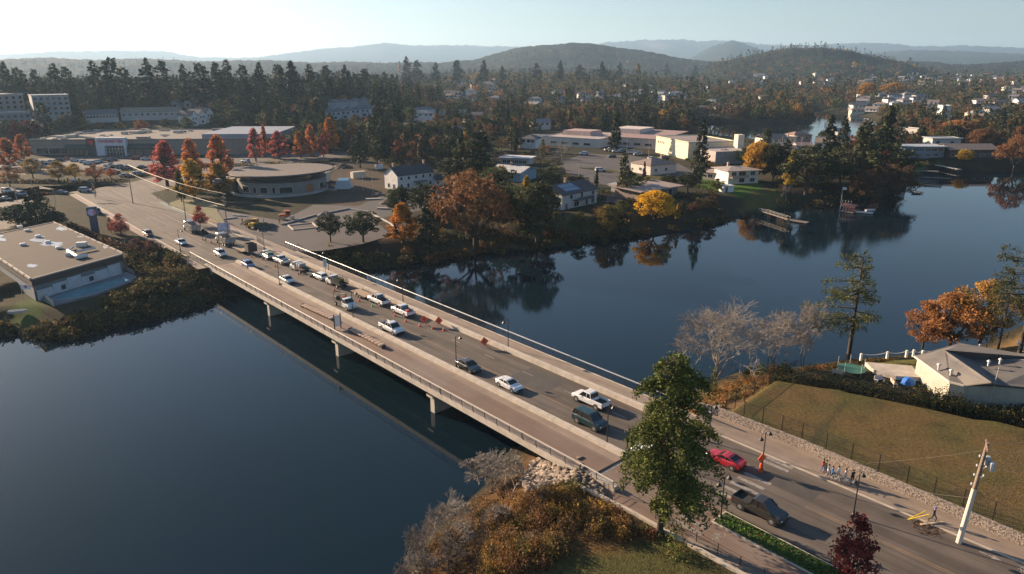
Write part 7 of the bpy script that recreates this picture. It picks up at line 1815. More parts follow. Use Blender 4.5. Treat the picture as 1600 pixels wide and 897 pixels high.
b = MB(); [b.tube((-.9, -.6, .03 + dz), (.9, .1, .9 + dz), .05, n=4) for dz in (0,)]; b.tube((-.9, -.6, .05), (.6, .9, .75), .05, n=4); b.tube((-.9, -.6, .05), (-.2, .5, .02), .04, n=4); b.tube((.9, .1, .9), (.85, .3, 0), .04, n=4); b.tube((.6, .9, .75), (.6, 1.0, 0), .04, n=4); b.build("frame", mat("safety_yellow", (.75, .50, .03), .6), r)
r = empty("plank", (*at(1456, 818, LV + .17), LV + .17), RA + 1.0, "pale plank leaning beside the walking person", "plank"); b = MB(); b.box(0, 0, .02, 2.6, .2, .06); b.build("board", mat("pale_wood", (.55, .42, .28), .8), r)
P_ = at(1447, 823, LV + .16); o = shrub_mass("leaf_litter", [(0, 0, 0, 1.5, .15, (.16, .09, .045), 320)], 83, leafsz=.09); o.location = (*P_, LV + .17); tag(o, kind="stuff")
P_ = at(1497, 849, LV + .16)
for (a, c_) in ((-5, 40),):
    o = shrub_mass("leaf_litter", [(*rd(s, 73.95 + .15 * sin(s)), LV + .17, .22, .04, (.13, .08, .045), 10) for s in np.arange(-15, 30, .25)] + [(*rd(s, 76.6 - max(0, -s - 8) * -.06, ), LV + .17, .25, .05, (.12, .07, .04), 8) for s in np.arange(-8, 30, .3)], 84, leafsz=.08); tag(o, kind="stuff")

# ------------------------------------------------------------------ poles and wires
M_WOODP = mat("pole_wood", (.27, .20, .15), .9, (.18, .13, .10), 2)
def util_pole(px, py, pyt, label, arms=1, z=LV, lean=(0, 0), rad=.16, m=M_WOODP, H=None, armrz=.6, name="utility_pole", white=False):
    x, y = at(px, py, z)
    H = H or top_h(px, pyt, x, y, z); r = empty(name, (x, y, z), 0, label, "utility pole", None)
    b = MB(); b.tube((0, 0, -.3), (lean[0], lean[1], H), rad, rad * .62, n=10); b.build("pole", m, r)
    for k in range(arms):
        zz = H - .35 - k * 1.0; b = MB(); b.bev(0, 0, -.06, 2.6, .12, .12, .02)
        for u in (-1.15, -.4, .4, 1.15): b.lathe(u, 0, [(.05, .06), (.07, .16), (.03, .22)], 6)
        o = b.build("crossarm", m, r, loc=(lean[0] * zz / H, lean[1] * zz / H, zz), rz=armrz)
    return r, (x + lean[0], y + lean[1], z + H)
U0, tp0 = util_pole(1498, 848, 684, "big leaning wooden utility pole with transformers at the lower right", arms=1, lean=(.75, .1), rad=.26, armrz=radians(60))
Hh = tp0[2] - LV
b = MB(); b.tube((-.0, 0, .0), (.75 * .55, .055, Hh * .55), .275, .235, n=10); b.build("pale_sleeve", mat("pale_sleeve", (.60, .54, .47), .7), U0)
for k, (dx, dy, zz) in enumerate([(.55, .2, Hh - 2.4), (.75, -.35, Hh - 2.7)]):
    b = MB(); lx = .75 * zz / Hh; b.lathe(lx + dx, dy, [(.05, zz - .1), (.26, zz), (.28, zz + .8), (.2, zz + .9)], 10); b.build("transformer", mat("transformer_grey", (.42, .43, .44), .5), U0)
b = MB()
for k in range(7):
    zz = Hh - 1.3 - k * .5; lx = .75 * zz / Hh; s = 1 if k % 2 else -1
    b.tube((lx, 0, zz), (lx + s * .7, s * .3, zz + .05), .03, n=4); b.lathe(lx + s * .7, s * .3, [(.06, zz), (.09, zz + .1), (.05, zz + .25)], 6)
b.build("insulators", mat("porcelain", (.62, .62, .62), .4), U0)
M_WIRE = mat("wire", (.30, .27, .23), .5)
def wire(a, c, sag, label, r_=.022, n=14, m=M_WIRE, group=None):
    b = MB(); pts = []
    for i in range(n + 1):
        t = i / n; pts.append((a[0] + (c[0] - a[0]) * t, a[1] + (c[1] - a[1]) * t, a[2] + (c[2] - a[2]) * t - sag * 4 * t * (1 - t)))
    b.path(pts, r_, 3); o = b.build("overhead_wire", m); tag(o, label, "cable", group)
T_ = tp0
fp = at(1440, 792, LV + 1.2)
wire((T_[0] - .1, T_[1], T_[2] - .8), (*rd(-26, 76.9), LV + 2.2), .15, "thin cable running down left from the big pole's top", .012)
wire((T_[0] - .2, T_[1], T_[2] - 6), (*rd(-20, 76.6), LV + 1.6), .1, "low guy wire left of the big pole", .012)
for k, dz in enumerate((-.1, -.9, -2.4, -2.9)):
    wire((T_[0] + .2, T_[1], T_[2] + dz), (T_[0] + 34, T_[1] + 9 - k, T_[2] + dz - 1.5), .8, ["topmost wire leaving the big pole to the right", "second wire leaving the big pole to the right", "third wire leaving the big pole to the right", "lowest wire leaving the big pole to the right"][k], .014)
U1, t1 = util_pole(208, 318, 255, "tall wooden pole by the street queue at the junction", arms=1, armrz=2.4)
U2, t2 = util_pole(291, 346, 295, "wooden pole on the grass island behind the first dump truck", arms=0, armrz=2.4, rad=.15)
U3, t3 = util_pole(358, 378, 300, "wooden pole with crossarms behind the second dump truck", arms=3, armrz=2.4)
U4, t4 = util_pole(404, 279, 236, "wooden pole behind the oval-roofed building", arms=1, armrz=.3)
U5, t5 = util_pole(150, 306, 262, "slim wooden pole behind the traffic signal", arms=0, rad=.13)
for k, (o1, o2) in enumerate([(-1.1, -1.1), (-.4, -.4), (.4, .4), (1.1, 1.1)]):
    wire((t1[0] + o1 * -.7, t1[1] + o1 * .65, t1[2] - .25), (t3[0] + o2 * -.7, t3[1] + o2 * .65, t3[2] - .25), 1.0, ["nearest of the four sunlit wires over the left road", "second of the four sunlit wires over the left road", "third of the four sunlit wires over the left road", "farthest of the four sunlit wires over the left road"][k], .022, m=mat("sunlit_wire", (.34, .28, .22), .5))  # lighter, warmer copy of the wire colour: sunlight painted into the material
wire((t1[0], t1[1], t1[2] - 3), (t3[0], t3[1], t3[2] - 3.5), .8, "thick lower cable between the wooden poles over the left road", .05)
for k, (px_, py_, pyt_, l) in enumerate([(1252, 250, 215, "left one of the poles behind the yellow tree"), (1265, 247, 216, "right one of the poles behind the yellow tree"), (1295, 240, 214, "pole between the dark conifers of the point"), (1119, 178, 155, "thin pole before the far inlet")] if False else
        [(1219, 252, 212, "leftmost bare pole on the point before the far channel"), (1251, 238, 214, "middle bare pole on the point before the far channel"), (1265, 238, 212, "right bare pole on the point before the far channel"), (1295, 232, 210, "bare pole by the dark conifers of the point"), (1013, 254, 217, "light pole in the school parking lot, the right one"), (979, 247, 217, "light pole in the school parking lot, the left one"), (904, 292, 258, "grey pole on the street behind the solar house"), (583, 302, 270, "flagpole-like thin post by the building site"), (568, 302, 276, "shorter thin post by the building site")]):
    util_pole(px_, py_, pyt_, l, arms=1 if k in (1, 6) else 0, rad=.11, m=mat("pole_grey", (.42, .38, .34), .7))
# traffic signal
x, y = at(149, 309, LV); r = empty("traffic_signal", (x, y, LV), 0, "traffic signal with yellow heads on a curved mast arm", "traffic signal")
M_GALV = mat("galvanised_metal", (.42, .42, .41), .5)
b = MB(); b.path([(0, 0, 0), (-.1, 0, 4.6), (-.8, 0, 5.8), (-2.4, 0, 6.3), (-8.8, 0, 6.4)], .14, 6, r1=.08); b.build("mast_arm", M_GALV, r)
for xx in (-4.6, -8.6, -.2):
    b = MB(); b.bev(xx, -.1, 5.6 if xx < -1 else 2.6, .75, .3, 1.5, .05); h = b.build("signal_head", mat("signal_yellow", (.62, .30, .03), .6), r)
    b = MB(); b.bev(xx, -.27, 5.68 if xx < -1 else 2.68, .42, .08, 1.3, .03); b.build("lens_panel", M_BLACK, h)
b = MB(); b.box(-6.6, -.1, 6.0, 2.6, .06, .5); b.build("street_sign", mat("street_sign_blue", (.12, .28, .50), .5), r)
for k, (px_, py_, pyt_, l) in enumerate([(55, 313, 262, "grey street light at the far left road, the left one"), (86, 312, 266, "grey street light at the far left road, the right one"), (70, 322, 300, "short signal post on the far left median"), (220, 266, 250, "small pale post in the parking lot")] if False else
        [(27, 316, 282, "leftmost grey street light by the far left road"), (50, 290, 280, "grey street light before the dark reddish hedge"), (88, 322, 297, "short signal post left of the junction"), (246, 311, 297, "short grey post at the traffic island's tip"), (264, 322, 306, "street light on the traffic island")]):
    x, y = at(px_, py_, LV); H = top_h(px_, pyt_, x, y, LV); r = empty("street_light", (x, y, LV), 0, l, "street light")
    b = MB(); b.tube((0, 0, 0), (0, 0, H), .09, .06, n=6); b.tube((0, 0, H), (-1.2, 0, H + .25), .05, n=5); b.build("pole", M_GALV, r)
    b = MB(); b.bev(-1.5, 0, H + .2, .7, .3, .14, .04); b.build("lamp_head", mat("lamp_pale", (.62, .62, .60), .4), r)

# ------------------------------------------------------------------ fences
def chain_mat():
    m = bpy.data.materials.new("chain_link"); m.use_nodes = True; nt = m.node_tree; p = nt.nodes["Principled BSDF"]; p.inputs["Base Color"].default_value = (.03, .03, .03, 1); p.inputs["Roughness"].default_value = .6
    t = _n(nt, "ShaderNodeBsdfTransparent"); ms = _n(nt, "ShaderNodeMixShader"); ms.inputs[0].default_value = .17
    nt.links.new(t.outputs[0], ms.inputs[1]); nt.links.new(p.outputs[0], ms.inputs[2]); nt.links.new(ms.outputs[0], nt.nodes["Material Output"].inputs[0]); return m
M_CHAIN = chain_mat()
def chain_fence(pts, label, h=2.3, gap=3.0, z=None, name="chain_link_fence"):
    r = empty(name, (pts[0][0], pts[0][1], 0), 0, label, "fence"); ox, oy = pts[0]
    bp = []; bw = MB(); br = MB()
    for a, c in zip(pts[:-1], pts[1:]):
        L = hypot(c[0] - a[0], c[1] - a[1]); n_ = max(1, round(L / gap)); prev = None
        for i in range(n_ + 1):
            x, y = a[0] + (c[0] - a[0]) * i / n_, a[1] + (c[1] - a[1]) * i / n_; zg = hz(x, y) if z is None else z
            b = MB(); b.tube((x - ox, y - oy, zg - .2), (x - ox, y - oy, zg + h + .05), .05, n=5); b.build("post", M_BLACK, r)
            if prev:
                br.tube((prev[0] - ox, prev[1] - oy, prev[2] + h), (x - ox, y - oy, zg + h), .025, n=4)
                bw.add([(prev[0] - ox, prev[1] - oy, prev[2] + .05), (x - ox, y - oy, zg + .05), (x - ox, y - oy, zg + h - .03), (prev[0] - ox, prev[1] - oy, prev[2] + h - .03)], [(0, 1, 2, 3)])
            prev = (x, y, zg)
    br.build("top_rail", M_BLACK, r); bw.build("wire_mesh", M_CHAIN, r); return r
chain_fence([rd(-45.0, 78.6), rd(-34.5, 78.8), rd(-22, 78.0), rd(-8, 77.1), rd(10, 76.7), rd(28, 76.7)], "tall black chain-link fence standing behind the rubble stone wall", z=None)
chain_fence([rd(-45.4, 79.2), rd(-46.4, 93.2)], "chain-link fence along the left end of the grass field", h=2.2)
chain_fence([rd(-46.3, 94.2), rd(-38.5, 98.6), rd(-27, 101.7), rd(-15, 106.2)], "chain-link fence hidden in the hedge at the top of the field", h=2.4)
# white posts with rope by the bungalow's shore
r = empty("rope_fence", (0, 0, 0), 0, "white posts with slack rope along the shore by the bungalow", "fence")
PP_ = [(1345, 561), (1386, 558), (1416, 556), (1427, 555), (1441, 556), (1487, 551), (1516, 549), (1530, 546)]
PP_ = [(*at(*q, 4.9), 4.6) for q in PP_]
for q in PP_: b = MB(); b.bev(q[0], q[1], q[2], .32, .32, 1.25, .04); b.build("post", wallm((.72, .70, .66)), r)
b = MB()
for a, c in zip(PP_[:-1], PP_[1:]):
    pts = [(a[0] + (c[0] - a[0]) * t, a[1] + (c[1] - a[1]) * t, a[2] + 1.15 - .9 * 4 * t * (1 - t) * .35) for t in np.linspace(0, 1, 7)]; b.path(pts, .045, 4)
b.build("rope", mat("pale_rope", (.62, .58, .52), .8), r)
# rails by the building site
def rail_fence(A, B, label, h=1.1, rails=3, m=None, z=LV + .1, gap=2.5):
    P0, L, rz = frame_px(A, B, z); r = empty("rail_fence", P0, rz, label, "fence"); n_ = max(1, round(L / gap))
    for i in range(n_ + 1): b = MB(); b.bev(-L / 2 + L * i / n_, 0, 0, .1, .1, h, .02); b.build("post", m, r)
    b = MB(); [b.box(0, -.07, h * (k + 1) / rails - .08, L, .04, .09) for k in range(rails)]; b.build("rail", m, r)
M_PRAIL = mat("pale_rail", (.55, .50, .44), .6)
rail_fence((372, 364), (402, 377), "pale three-rail fence between the plaza and the dump truck", m=M_PRAIL)
rail_fence((402, 378), (410, 383), "short dark gate posts at the end of the pale rail fence", m=M_BLACK, h=1.5, gap=1)
rail_fence((323, 345), (342, 354), "pale wooden rails beside the red kerb maple", m=mat("warm_plank", (.45, .33, .22), .8), rails=4, h=1.3)
x, y = at(351, 368, LV); r = empty("site_board", (x, y, LV), RA + 1.2, "purple and white site board beside the wooden pole", "sign")
b = MB(); b.box(0, 0, 1.4, 3.2, .08, 2.2); b.build("panel", mat("purple_board", (.42, .38, .60), .6, (.6, .6, .65), 1.5, lo=.48, hi=.52), r); b = MB(); [b.box(s * 1.4, 0, 0, .12, .12, 1.4) for s in (-1, 1)]; b.build("post", M_TRIM, r)

# ------------------------------------------------------------------ works machines
M_YELM = mat("machine_yellow", (.60, .34, .04), .5); M_REDM = mat("machine_red", (.50, .10, .03), .5)
def loader(px, py, rz, m, label, kind):
    x, y = at(px, py, LV + .03); r = empty("wheel_loader" if kind else "road_roller", (x, y, LV + .03), rz, label, "construction machine")
    b = MB(); b.bev(-.9, 0, .8, 2.6, 1.6, .95, .15); b.build("engine_body", m, r)
    b = MB(); b.bev(.35, 0, 1.0, 1.3, 1.5, 1.7, .1); c = b.build("cab", m, r); b = MB(); b.bev(.35, 0, 1.7, 1.34, 1.54, .75, .05); b.build("window", M_CGLASS, c)
    if kind:
        for xx in (-1.4, 1.3):
            for s in (-1, 1): add_wheel(r, xx, s * 1.0, .68, .45)
        b = MB(); [b.path([(.8, s * .55, 1.5), (2.2, s * .55, 1.0), (2.9, s * .55, .5)], .11, 5) for s in (-1, 1)]; b.build("lift_arm", m, r)
        b = MB(); b.loft([[(2.7, y_, .15), (3.5, y_, .1), (3.6, y_, .25), (3.0, y_, .9), (2.7, y_, .9)] for y_ in (-1.2, 1.2)]); b.build("bucket", M_TRIM, r)
        b = MB(); b.path([(-2.0, 0, 1.2), (-3.2, 0, 3.2), (-4.4, 0, 2.0), (-4.6, 0, .8)], .13, 5); b.build("backhoe_arm", m, r)
    else:
        for xx in (-1.2, 1.5):
            b = MB(); b.tube((xx, -.85, .6), (xx, .85, .6), .6, n=20); b.build("drum", M_RIM, r)
        b = MB(); b.bev(.1, 0, 2.7, 1.9, 1.6, .1, .03); b.build("canopy", m, r)
loader(399, 356, RA + 2.2, M_YELM, "yellow backhoe loader among the piles on the plaza", True)
loader(449, 343, .2, M_REDM, "red-orange roller by the plaza wall", False)
# rubble and site clutter
r = np.random.RandomState(3)
def pile(px, py, rad, h, c, label, seed, name="spoil_heap"):
    x, y = at(px, py, LV); rr_ = np.random.RandomState(seed); b = MB(); n = 18; R = []
    for k, (f, z_) in enumerate(((1, -.1), (.8, .35), (.5, .75), (.2, 1))): R.append([(rad * f * rr_.uniform(.75, 1.15) * cos(2 * pi * i / n), rad * f * rr_.uniform(.75, 1.15) * sin(2 * pi * i / n), h * z_ * rr_.uniform(.85, 1.1)) for i in range(n)])
    b.loft(R); o = b.build(name, mat("heap_%d" % int(c[0] * 999), c, .95, tuple(v * .6 for v in c), 1.5, bump=1, bscale=3), None, loc=(x, y, LV)); tag(o, label, "heap")
for k, (px_, py_, rad, h, c, l) in enumerate([(388, 350, 2.5, 1.3, (.13, .09, .06), "brown earth heap left of the yellow loader"), (412, 356, 3.0, 1.6, (.08, .075, .05), "dark heap of cuttings right of the yellow loader"), (424, 354, 1.8, .9, (.12, .11, .11), "small grey heap beside the dark cuttings"),
        (508, 338, 3.0, 1.4, (.12, .10, .08), "grey-brown heap at the plaza wall's bend"), (560, 300, 4.5, 2.0, (.09, .065, .05), "dark soil heap behind the round building's canopy"), (535, 262, 5.0, 1.8, (.11, .08, .06), "long soil heap on the building site"),
        (605, 318, 3.0, 1.2, (.16, .11, .08), "rubble heap on the slope below the white house"), (318, 366, 1.6, 1.3, (.03, .03, .03), "black skip-like heap between the dump trucks"), (590, 305, 2.5, 1.0, (.2, .15, .11), "pale rubble heap beside the thin posts")]): pile(px_, py_, rad, h, c, l, k + 5)
for k, (px_, py_, L_, w_, h_, c, rz, l) in enumerate([(530, 292, 5, 1.6, .5, (.45, .36, .24), .4, "stack of pale boards by the building's canopy"), (519, 298, 3.5, 1.6, .7, (.36, .30, .24), -.3, "shorter board stack by the canopy"), (495, 268, 3, 2.4, 2.4, (.38, .38, .38), .2, "grey site cabin behind the oval roof"),
        (583, 312, 5, 1.2, .4, (.5, .46, .4), .2, "pale slabs stacked near the plaza wall"), (598, 327, 4, 1.1, .5, (.48, .40, .33), -.2, "concrete slabs on the slope by the plaza wall"), (560, 278, 6, 2.6, 2.6, (.55, .50, .42), .7, "cream site container behind the thin posts"), (360, 342, 4, .3, .3, (.5, .5, .5), .6, "white pipe lying by the curved wall"), (375, 338, 5, .3, .3, (.5, .5, .5), -.2, "second white pipe lying by the curved wall"), (592, 264, 3.4, 2, 1.9, (.7, .7, .7), .4, "white van-sized box near the white house")]):
    x, y = at(px_, py_, LV); b = MB()
    nl = max(1, int(h_ / .25)) if h_ < 1 else 1
    for q in range(nl): b.bev(.08 * (q % 2), .06 * (q % 3), q * h_ / nl, L_ * (1 - .03 * q), w_, h_ / nl * .97, .04)
    if nl == 1: b.box(0, 0, h_ + .002, L_ + .1, w_ + .1, .06)
    o = b.build("stacked_boards" if h_ < 1 else "site_cabin", mat("clutter_%d" % k, c, .8, tuple(v * .7 for v in c), 2), None, loc=(x, y, LV + .03), rz=rz); tag(o, l, "building material" if h_ < 1 else "cabin")

# ------------------------------------------------------------------ docks, boats, shore things
M_DOCK = mat("dock_planks", (.22, .185, .155), .85, (.16, .13, .11), 4); M_DOCKP = mat("pale_dock", (.55, .52, .48), .7)
def dock(a, c, w, label, z=.35, m=M_DOCK, name="dock", piles=True):
    A, B = at(*a, z), at(*c, z); L = hypot(B[0] - A[0], B[1] - A[1]); rz = atan2(B[1] - A[1], B[0] - A[0])
    r = empty(name, ((A[0] + B[0]) / 2, (A[1] + B[1]) / 2, 0), rz, label, "dock"); b = MB(); b.box(0, 0, z - .12, L, w, .24); b.build("deck", m, r)
    if piles:
        n_ = max(1, int(L / 4))
        for i in range(n_ + 1):
            for s in (-1, 1): b = MB(); b.tube((-L / 2 + L * i / n_, s * (w / 2 - .1), -1.4), (-L / 2 + L * i / n_, s * (w / 2 - .1), z + .5), .10, n=6); b.build("piling", mat("piling_wood", (.12, .09, .07), .9), r)
    return r, L
g, L = dock((1188, 329), (1232, 343), 1.0, "sloping gangway with handrails from the point's lawn down to a float", z=1.6)
b = MB(); [b.tube((-L / 2, s * .65, 2.5), (L / 2, s * .65, 2.5), .04, n=4) for s in (-1, 1)]; [[b.tube((-L / 2 + L * i / 7, s * .65, 1.6), (-L / 2 + L * i / 7, s * .65, 2.5), .03, n=4) for i in range(8)] for s in (-1, 1)]; b.build("handrail", M_GALV, g)
dock((1228, 343), (1262, 348), 2.4, "pointed low float at the end of the gangway", piles=False)
fl, L = dock((1316, 328), (1338, 331), 6.5, "square floating dock with a red-brown shelter and a flag", piles=True)
b = MB(); gable(b, 4.0, 3.5, 2.2, .7, .3, y0=-1.7); b.box(0, 0, .47, 3.6, .1, 1.7); b.build("shelter", mat("red_brown_shelter", (.40, .15, .10), .8), fl)
b = MB(); [b.tube((-2.5 + k * 1.0, -2.2, .47), (-3.2 + k * 1.0, 1.5, 3.6), .06, n=4) for k in range(4)]; b.build("ladder_rack", mat("white_rack", (.7, .68, .64), .6), fl)
b = MB(); b.tube((-4.0, 2, 0), (-4.0, 2, 8.5), .06, n=5); b.build("flagpole", M_GALV, fl); b = MB(); b.box(-3.3, 2, 7.2, 1.3, .04, .9); b.build("flag", mat("pale_flag", (.55, .55, .6), .8), fl)
dock((1337, 331), (1364, 333), 2.2, "long narrow float extending right from the flagged dock", piles=False, m=M_DOCKP)
def boat(px, py, rz, L, c, label, z=0.0):
    x, y = at(px, py, z); r = empty("rowboat", (x, y, z), rz, label, "boat"); b = MB(); R = []
    for f, w, zz in ((-.5, .34, .0), (-.4, .42, -.1), (0, .5, -.15), (.3, .36, -.1), (.47, .12, .05), (.5, .02, .15)): R.append([(f * L, y_ * w * L * .36, z_) for y_, z_ in ((-.6, zz), (-1, .45), (-.85, .45), (-.5, zz + .12), (.5, zz + .12), (.85, .45), (1, .45), (.6, zz))])
    b.loft(R); b.build("hull", mat("hull_%d" % int(c[0] * 99), c, .4), r); b = MB(); [b.box(k * L * .2, 0, .28, .25, L * .3, .05) for k in (-1, 0, 1)]; b.build("bench_seat", M_DOCK, r)
boat(1360, 329, .3, 4.2, WHITE, "white rowboat lying by the long narrow float")
boat(1432, 303, .1, 4, (.10, .11, .12), "dark boat moored off the tip of the point")
boat(1598, 543, 1.2, 4.5, (.72, .7, .68), "white covered boat on the grass at the right frame edge", z=4.9)
dock((1420, 297), (1440, 301), 1.6, "small dark dock off the tip of the point")
dock((1414, 266), (1466, 268), 2.4, "wooden shoreline boardwalk below the long blue-grey house", z=1.2)
dock((1455, 256), (1500, 265), 1.8, "white-railed gangway before the long blue-grey house", m=M_DOCKP, z=1.5)
dock((1440, 277), (1486, 279), 1.6, "dark low float in the right cove"); dock((1445, 289), (1470, 290), 1.6, "shorter reddish float in the right cove", m=mat("red_dock", (.30, .17, .12), .8))
dock((1545, 262), (1568, 264), 3.5, "small square dock with a white ladder on the right shore")
# back garden things
x, y = at(1330, 578, 5.0); r = empty("trampoline", (x, y, hz(x, y)), 0, "green round trampoline in the garden behind the hedge", "trampoline")
b = MB(); b.lathe(0, 0, [(2.0, .75), (2.05, .8), (1.6, .82), (.1, .8)], 20); b.build("mat", mat("green_mat", (.05, .16, .11), .7), r)
for k in range(5): b = MB(); b.tube((1.95 * cos(k * 1.257), 1.95 * sin(k * 1.257), 0), (1.95 * cos(k * 1.257), 1.95 * sin(k * 1.257), 2.3), .04, n=4); b.build("leg", M_GALV, r)
x, y = at(1420, 592, 5.3); b = MB(); rr_ = random.Random(2); b.loft([[(1.1 * f * cos(i * .785) * rr_.uniform(.8, 1.1), .8 * f * sin(i * .785) * rr_.uniform(.8, 1.1), z_) for i in range(8)] for f, z_ in ((1, 0), (.9, .6), (.5, .95), (.1, 1.05))]); tag(b.build("tarpaulin", mat("blue_tarp", (.03, .18, .60), .5), None, loc=(x, y, hz(x, y))), "bright blue tarpaulin heap beside the bungalow", "tarpaulin")
for k, (px_, py_, c, l) in enumerate([(1375, 588, (.5, .5, .5), "grey garden bench frame on the patio"), (1398, 594, (.6, .45, .35), "pinkish garden box by the patio"), (1310, 578, (.35, .33, .3), "grey lounge chair near the trampoline")]):
    x, y = at(px_, py_, 5.3); b = MB(); b.box(0, 0, .35, 1.6, .6, .08); b.box(0, .28, .43, 1.6, .06, .5); [b.box(s * .7, t * .25, 0, .08, .08, .35) for s in (-1, 1) for t in (-1, 1)]
    tag(b.build("garden_bench", mat("garden_%d" % k, c, .8), None, loc=(x, y, hz(x, y)), rz=.4 + k), l, "bench")
util_pole(1545, 632, 571, "thin grey service mast with wires in front of the bungalow", z=5.3, rad=.07, arms=0, m=mat("pole_grey", (.42, .38, .34), .7), lean=(.3, 0), name="service_mast")
util_pole(1594, 622, 594, "short grey post at the bungalow's right side", z=5.3, rad=.07, arms=0, m=mat("pole_grey", (.42, .38, .34), .7), name="service_mast")
# flag on the left bank
x, y = at(44, 468, 3.5); r = empty("flag", (x, y, 3.2), 0, "red and white maple-leaf flag over the left bank lawn", "flag")
b = MB(); b.tube((-1.0, 0, 0), (-1.0, 0, 3.6), .05, n=5); b.build("flagpole", M_GALV, r)
b = MB(); [b.box(-.95 + .3 + k * 1.35, .02, 2.5, .62, .03, 1.0) for k in (0, 1)]; b.build("red_bars", mat("flag_red", (.62, .02, .02), .7), r)
b = MB(); b.box(.03, 0, 2.5, 1.96, .02, 1.0); b.build("white_field", mat("flag_white", (.75, .75, .75), .7), r)
b = MB(); lf = [(0, -.35), (.04, -.12), (.26, -.16), (.2, -.06), (.36, .08), (.28, .12), (.3, .22), (.16, .18), (.12, .12), (.16, .32), (.08, .28), (0, .4)]; lf = lf + [(-q[0], q[1]) for q in lf[::-1]][1:-1]
b.loft([[(.03 + q[0], d, 3.0 + q[1]) for q in lf] for d in (-.03, .05)]); b.build("leaf_emblem", mat("flag_red", (.62, .02, .02), .7), r)
boat(28, 488, .3, 3.5, (.5, .5, .52), "pale small boat on the left bank lawn", z=2.5)

# ------------------------------------------------------------------ people
def person(px, py, label, shirt, trousers, stride=.25, rz=0.0, H=1.72, z=LV + .15, hair=(.03, .02, .015), arm=.2, group=None, pack=None):
    x, y = at(px, py, z)
    s = H / 1.75
    J = {'pel': (0, 0, .95), 'ch': (.02, 0, 1.30), 'nk': (.02, 0, 1.48), 'hd': (.04, 0, 1.60), 'ht': (.05, 0, 1.70),
         'hl': (0, .10, .90), 'kl': (stride * .55, .10, .50), 'al': (stride * .4 if stride > .1 else 0, .11, .08), 'tl': (stride * .4 + .16, .11, .04),
         'hr': (0, -.10, .90), 'kr': (-stride * .15, -.10, .50), 'ar': (-stride * .9, -.11, .10), 'tr': (-stride * .9 + .14, -.11, .04),
         'sl': (0, .19, 1.40), 'el': (-arm * .5, .25, 1.13), 'wl': (arm * .2, .25, .90), 'gl': (arm * .4, .24, .80),
         'sr': (0, -.19, 1.40), 'er': (arm * .3, -.25, 1.14), 'wr': (arm * 1.1, -.23, .96), 'gr': (arm * 1.4, -.22, .88)}
    RR = {'pel': .14, 'ch': .15, 'nk': .06, 'hd': .095, 'ht': .07, 'hl': .10, 'kl': .065, 'al': .045, 'tl': .04, 'hr': .10, 'kr': .065, 'ar': .045, 'tr': .04, 'sl': .075, 'el': .05, 'wl': .035, 'gl': .03, 'sr': .075, 'er': .05, 'wr': .035, 'gr': .03}
    E = [('pel', 'ch'), ('ch', 'nk'), ('nk', 'hd'), ('hd', 'ht'), ('pel', 'hl'), ('hl', 'kl'), ('kl', 'al'), ('al', 'tl'), ('pel', 'hr'), ('hr', 'kr'), ('kr', 'ar'), ('ar', 'tr'), ('ch', 'sl'), ('sl', 'el'), ('el', 'wl'), ('wl', 'gl'), ('ch', 'sr'), ('sr', 'er'), ('er', 'wr'), ('wr', 'gr')]
    ks = list(J); me = bpy.data.meshes.new("t"); me.from_pydata([J[k] for k in ks], [(ks.index(a), ks.index(c)) for a, c in E], [])
    t = bpy.data.objects.new("t", me); COL.objects.link(t); t.modifiers.new("s", 'SKIN'); sub = t.modifiers.new("u", 'SUBSURF'); sub.levels = sub.render_levels = 1
    for i, k in enumerate(ks): me.skin_vertices[0].data[i].radius = (RR[k], RR[k])
    me.skin_vertices[0].data[0].use_root = True
    bpy.context.view_layer.update()
    bm_ = bpy.data.meshes.new_from_object(t.evaluated_get(bpy.context.evaluated_depsgraph_get())); bpy.data.objects.remove(t)
    bm_.materials.clear()
    for m in (mat("cloth_%d_%d_%d" % tuple(int(v * 99) for v in trousers), trousers, .9), mat("cloth_%d_%d_%d" % tuple(int(v * 99) for v in shirt), shirt, .9), mat("skin", (.42, .24, .17), .6)): bm_.materials.append(m)
    for p in bm_.polygons:
        c = p.center; p.material_index = 2 if c.z > 1.47 or (abs(c.y) > .2 and c.z < .93) else 1 if c.z > .95 or abs(c.y) > .19 else 0
        p.use_smooth = True
    o = bpy.data.objects.new("person", bm_); COL.objects.link(o); o.location = (x, y, z); o.rotation_euler = (0, 0, rz); o.scale = (s,) * 3; tag(o, label, "person", group)
    b = MB(); b.lathe(.03, 0, [(.06, 1.56), (.115, 1.60), (.12, 1.68), (.08, 1.76), (.02, 1.78)], 10); b.build("hair", mat("hair_%d" % int(hair[0] * 99), hair, .9), o)
    if pack:
        b = MB(); b.bev(-.22, 0, 1.0, .22, .32, .45, .07); pk = b.build("backpack", mat("pack_%d_%d" % (int(pack[0] * 99), int(pack[1] * 99)), pack, .8), None, loc=(x, y, z), rz=rz); tag(pk, "backpack worn by the %s" % label.replace("person ", "person "), "backpack")
    return o
G = "people gathered by the stone wall"
person(1285, 737, "person in a red top, leftmost of the group by the stone wall", (.50, .04, .05), (.08, .10, .20), rz=HE, group=G)
person(1289, 739, "person in a dark green top just behind the red one", (.05, .12, .06), (.06, .07, .12), rz=HE + .4, group=G)
person(1293, 746, "person in a white top second from the left of the group", (.62, .64, .62), (.30, .25, .22), rz=HE, group=G, stride=.35)
person(1299, 749, "person in a bright blue top near the left of the group", (.10, .28, .60), (.12, .12, .14), rz=HE + .2, group=G, stride=.3)
person(1309, 749, "person in a pale mint top in the middle of the group", (.45, .62, .60), (.35, .40, .42), rz=HW, group=G, stride=.1)
person(1320, 753, "person in a white and pink top right of the middle of the group", (.65, .50, .50), (.50, .52, .54), rz=HW, group=G, stride=.1)
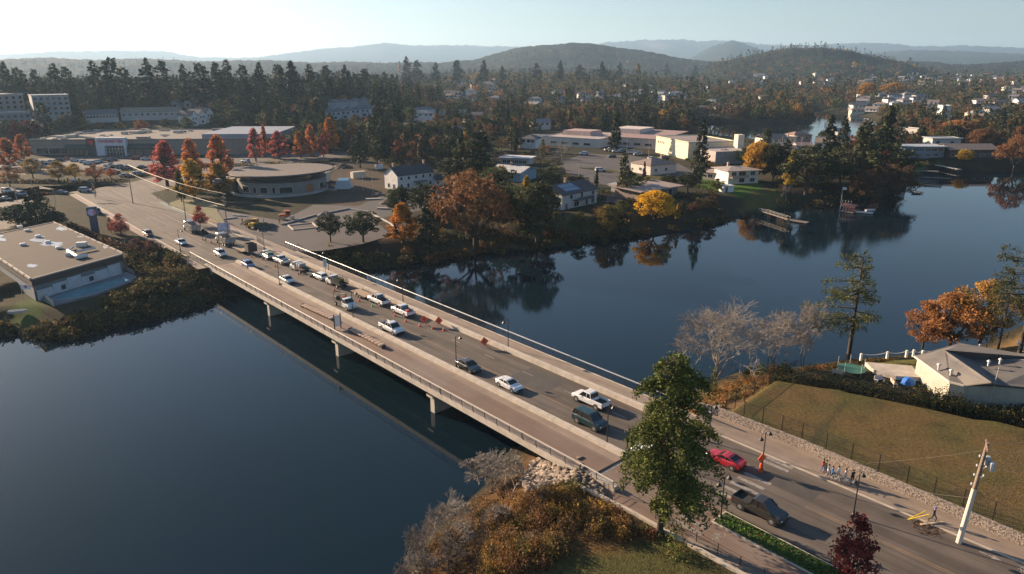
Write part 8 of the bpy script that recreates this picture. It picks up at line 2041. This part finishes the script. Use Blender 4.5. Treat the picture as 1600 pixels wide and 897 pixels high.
person(1331, 755, "person in black, rightmost of the group by the stone wall", (.02, .02, .022), (.02, .02, .022), rz=HW - .5, group=G, stride=.15)
person(1457, 815, "person in dark clothes and a blue cap walking past the yellow barricade", (.03, .03, .05), (.03, .03, .04), rz=HE, stride=.5, hair=(.10, .14, .45))
person(322, 379, "worker in a yellow-green vest between the dump trucks", (.55, .62, .12), (.30, .34, .10), rz=0, z=LV + .03, H=1.85)
person(412, 350, "worker in a pale shirt by the dark cuttings heap", (.5, .5, .5), (.1, .1, .15), rz=1, z=LV + .03)
person(437, 350, "worker in a red shirt on the plaza", (.45, .08, .06), (.1, .12, .2), rz=2, z=LV + .03)
person(379, 349, "worker in an orange vest beside the brown earth heap", (.6, .2, .04), (.1, .12, .2), rz=2, z=LV + .03)
person(516, 292, "worker near the board stacks in a dark coat", (.1, .1, .12), (.1, .1, .12), rz=1, z=LV)
# the box bed the group stands around: e-bike-like cart frames
for k, (px_, py_, l) in enumerate([(1304, 753, "left bicycle among the group by the stone wall"), (1315, 756, "middle bicycle among the group by the stone wall"), (1326, 760, "right bicycle among the group by the stone wall")]):
    x, y = at(px_, py_, LV + .15); r = empty("bicycle", (x, y, LV + .15), HE + .15 * k, l, "bicycle", "bicycles of the group by the stone wall")
    for xx in (-.52, .52):
        b = MB(); n = 18
        b.path([(xx + .33 * cos(2 * pi * i / n), 0, .33 + .33 * sin(2 * pi * i / n)) for i in range(n + 1)], .022, 4); b.build("wheel", M_TYRE, r)
    b = MB(); b.path([(-.52, 0, .33), (-.15, 0, .85), (.38, 0, .82), (.02, 0, .35), (-.15, 0, .85)], .022, 5); b.path([(-.52, 0, .33), (.02, 0, .35)], .02, 5); b.path([(.38, 0, .95), (.52, 0, .33)], .022, 5); b.build("frame", mat("bike_frame", (.5, .5, .52), .4), r)
    b = MB(); b.tube((.34, -.26, 1.0), (.34, .26, 1.0), .02, n=5); b.build("handlebar", M_BLACK, r); b = MB(); b.bev(-.18, 0, .9, .24, .14, .06, .02); b.build("saddle", M_BLACK, r)
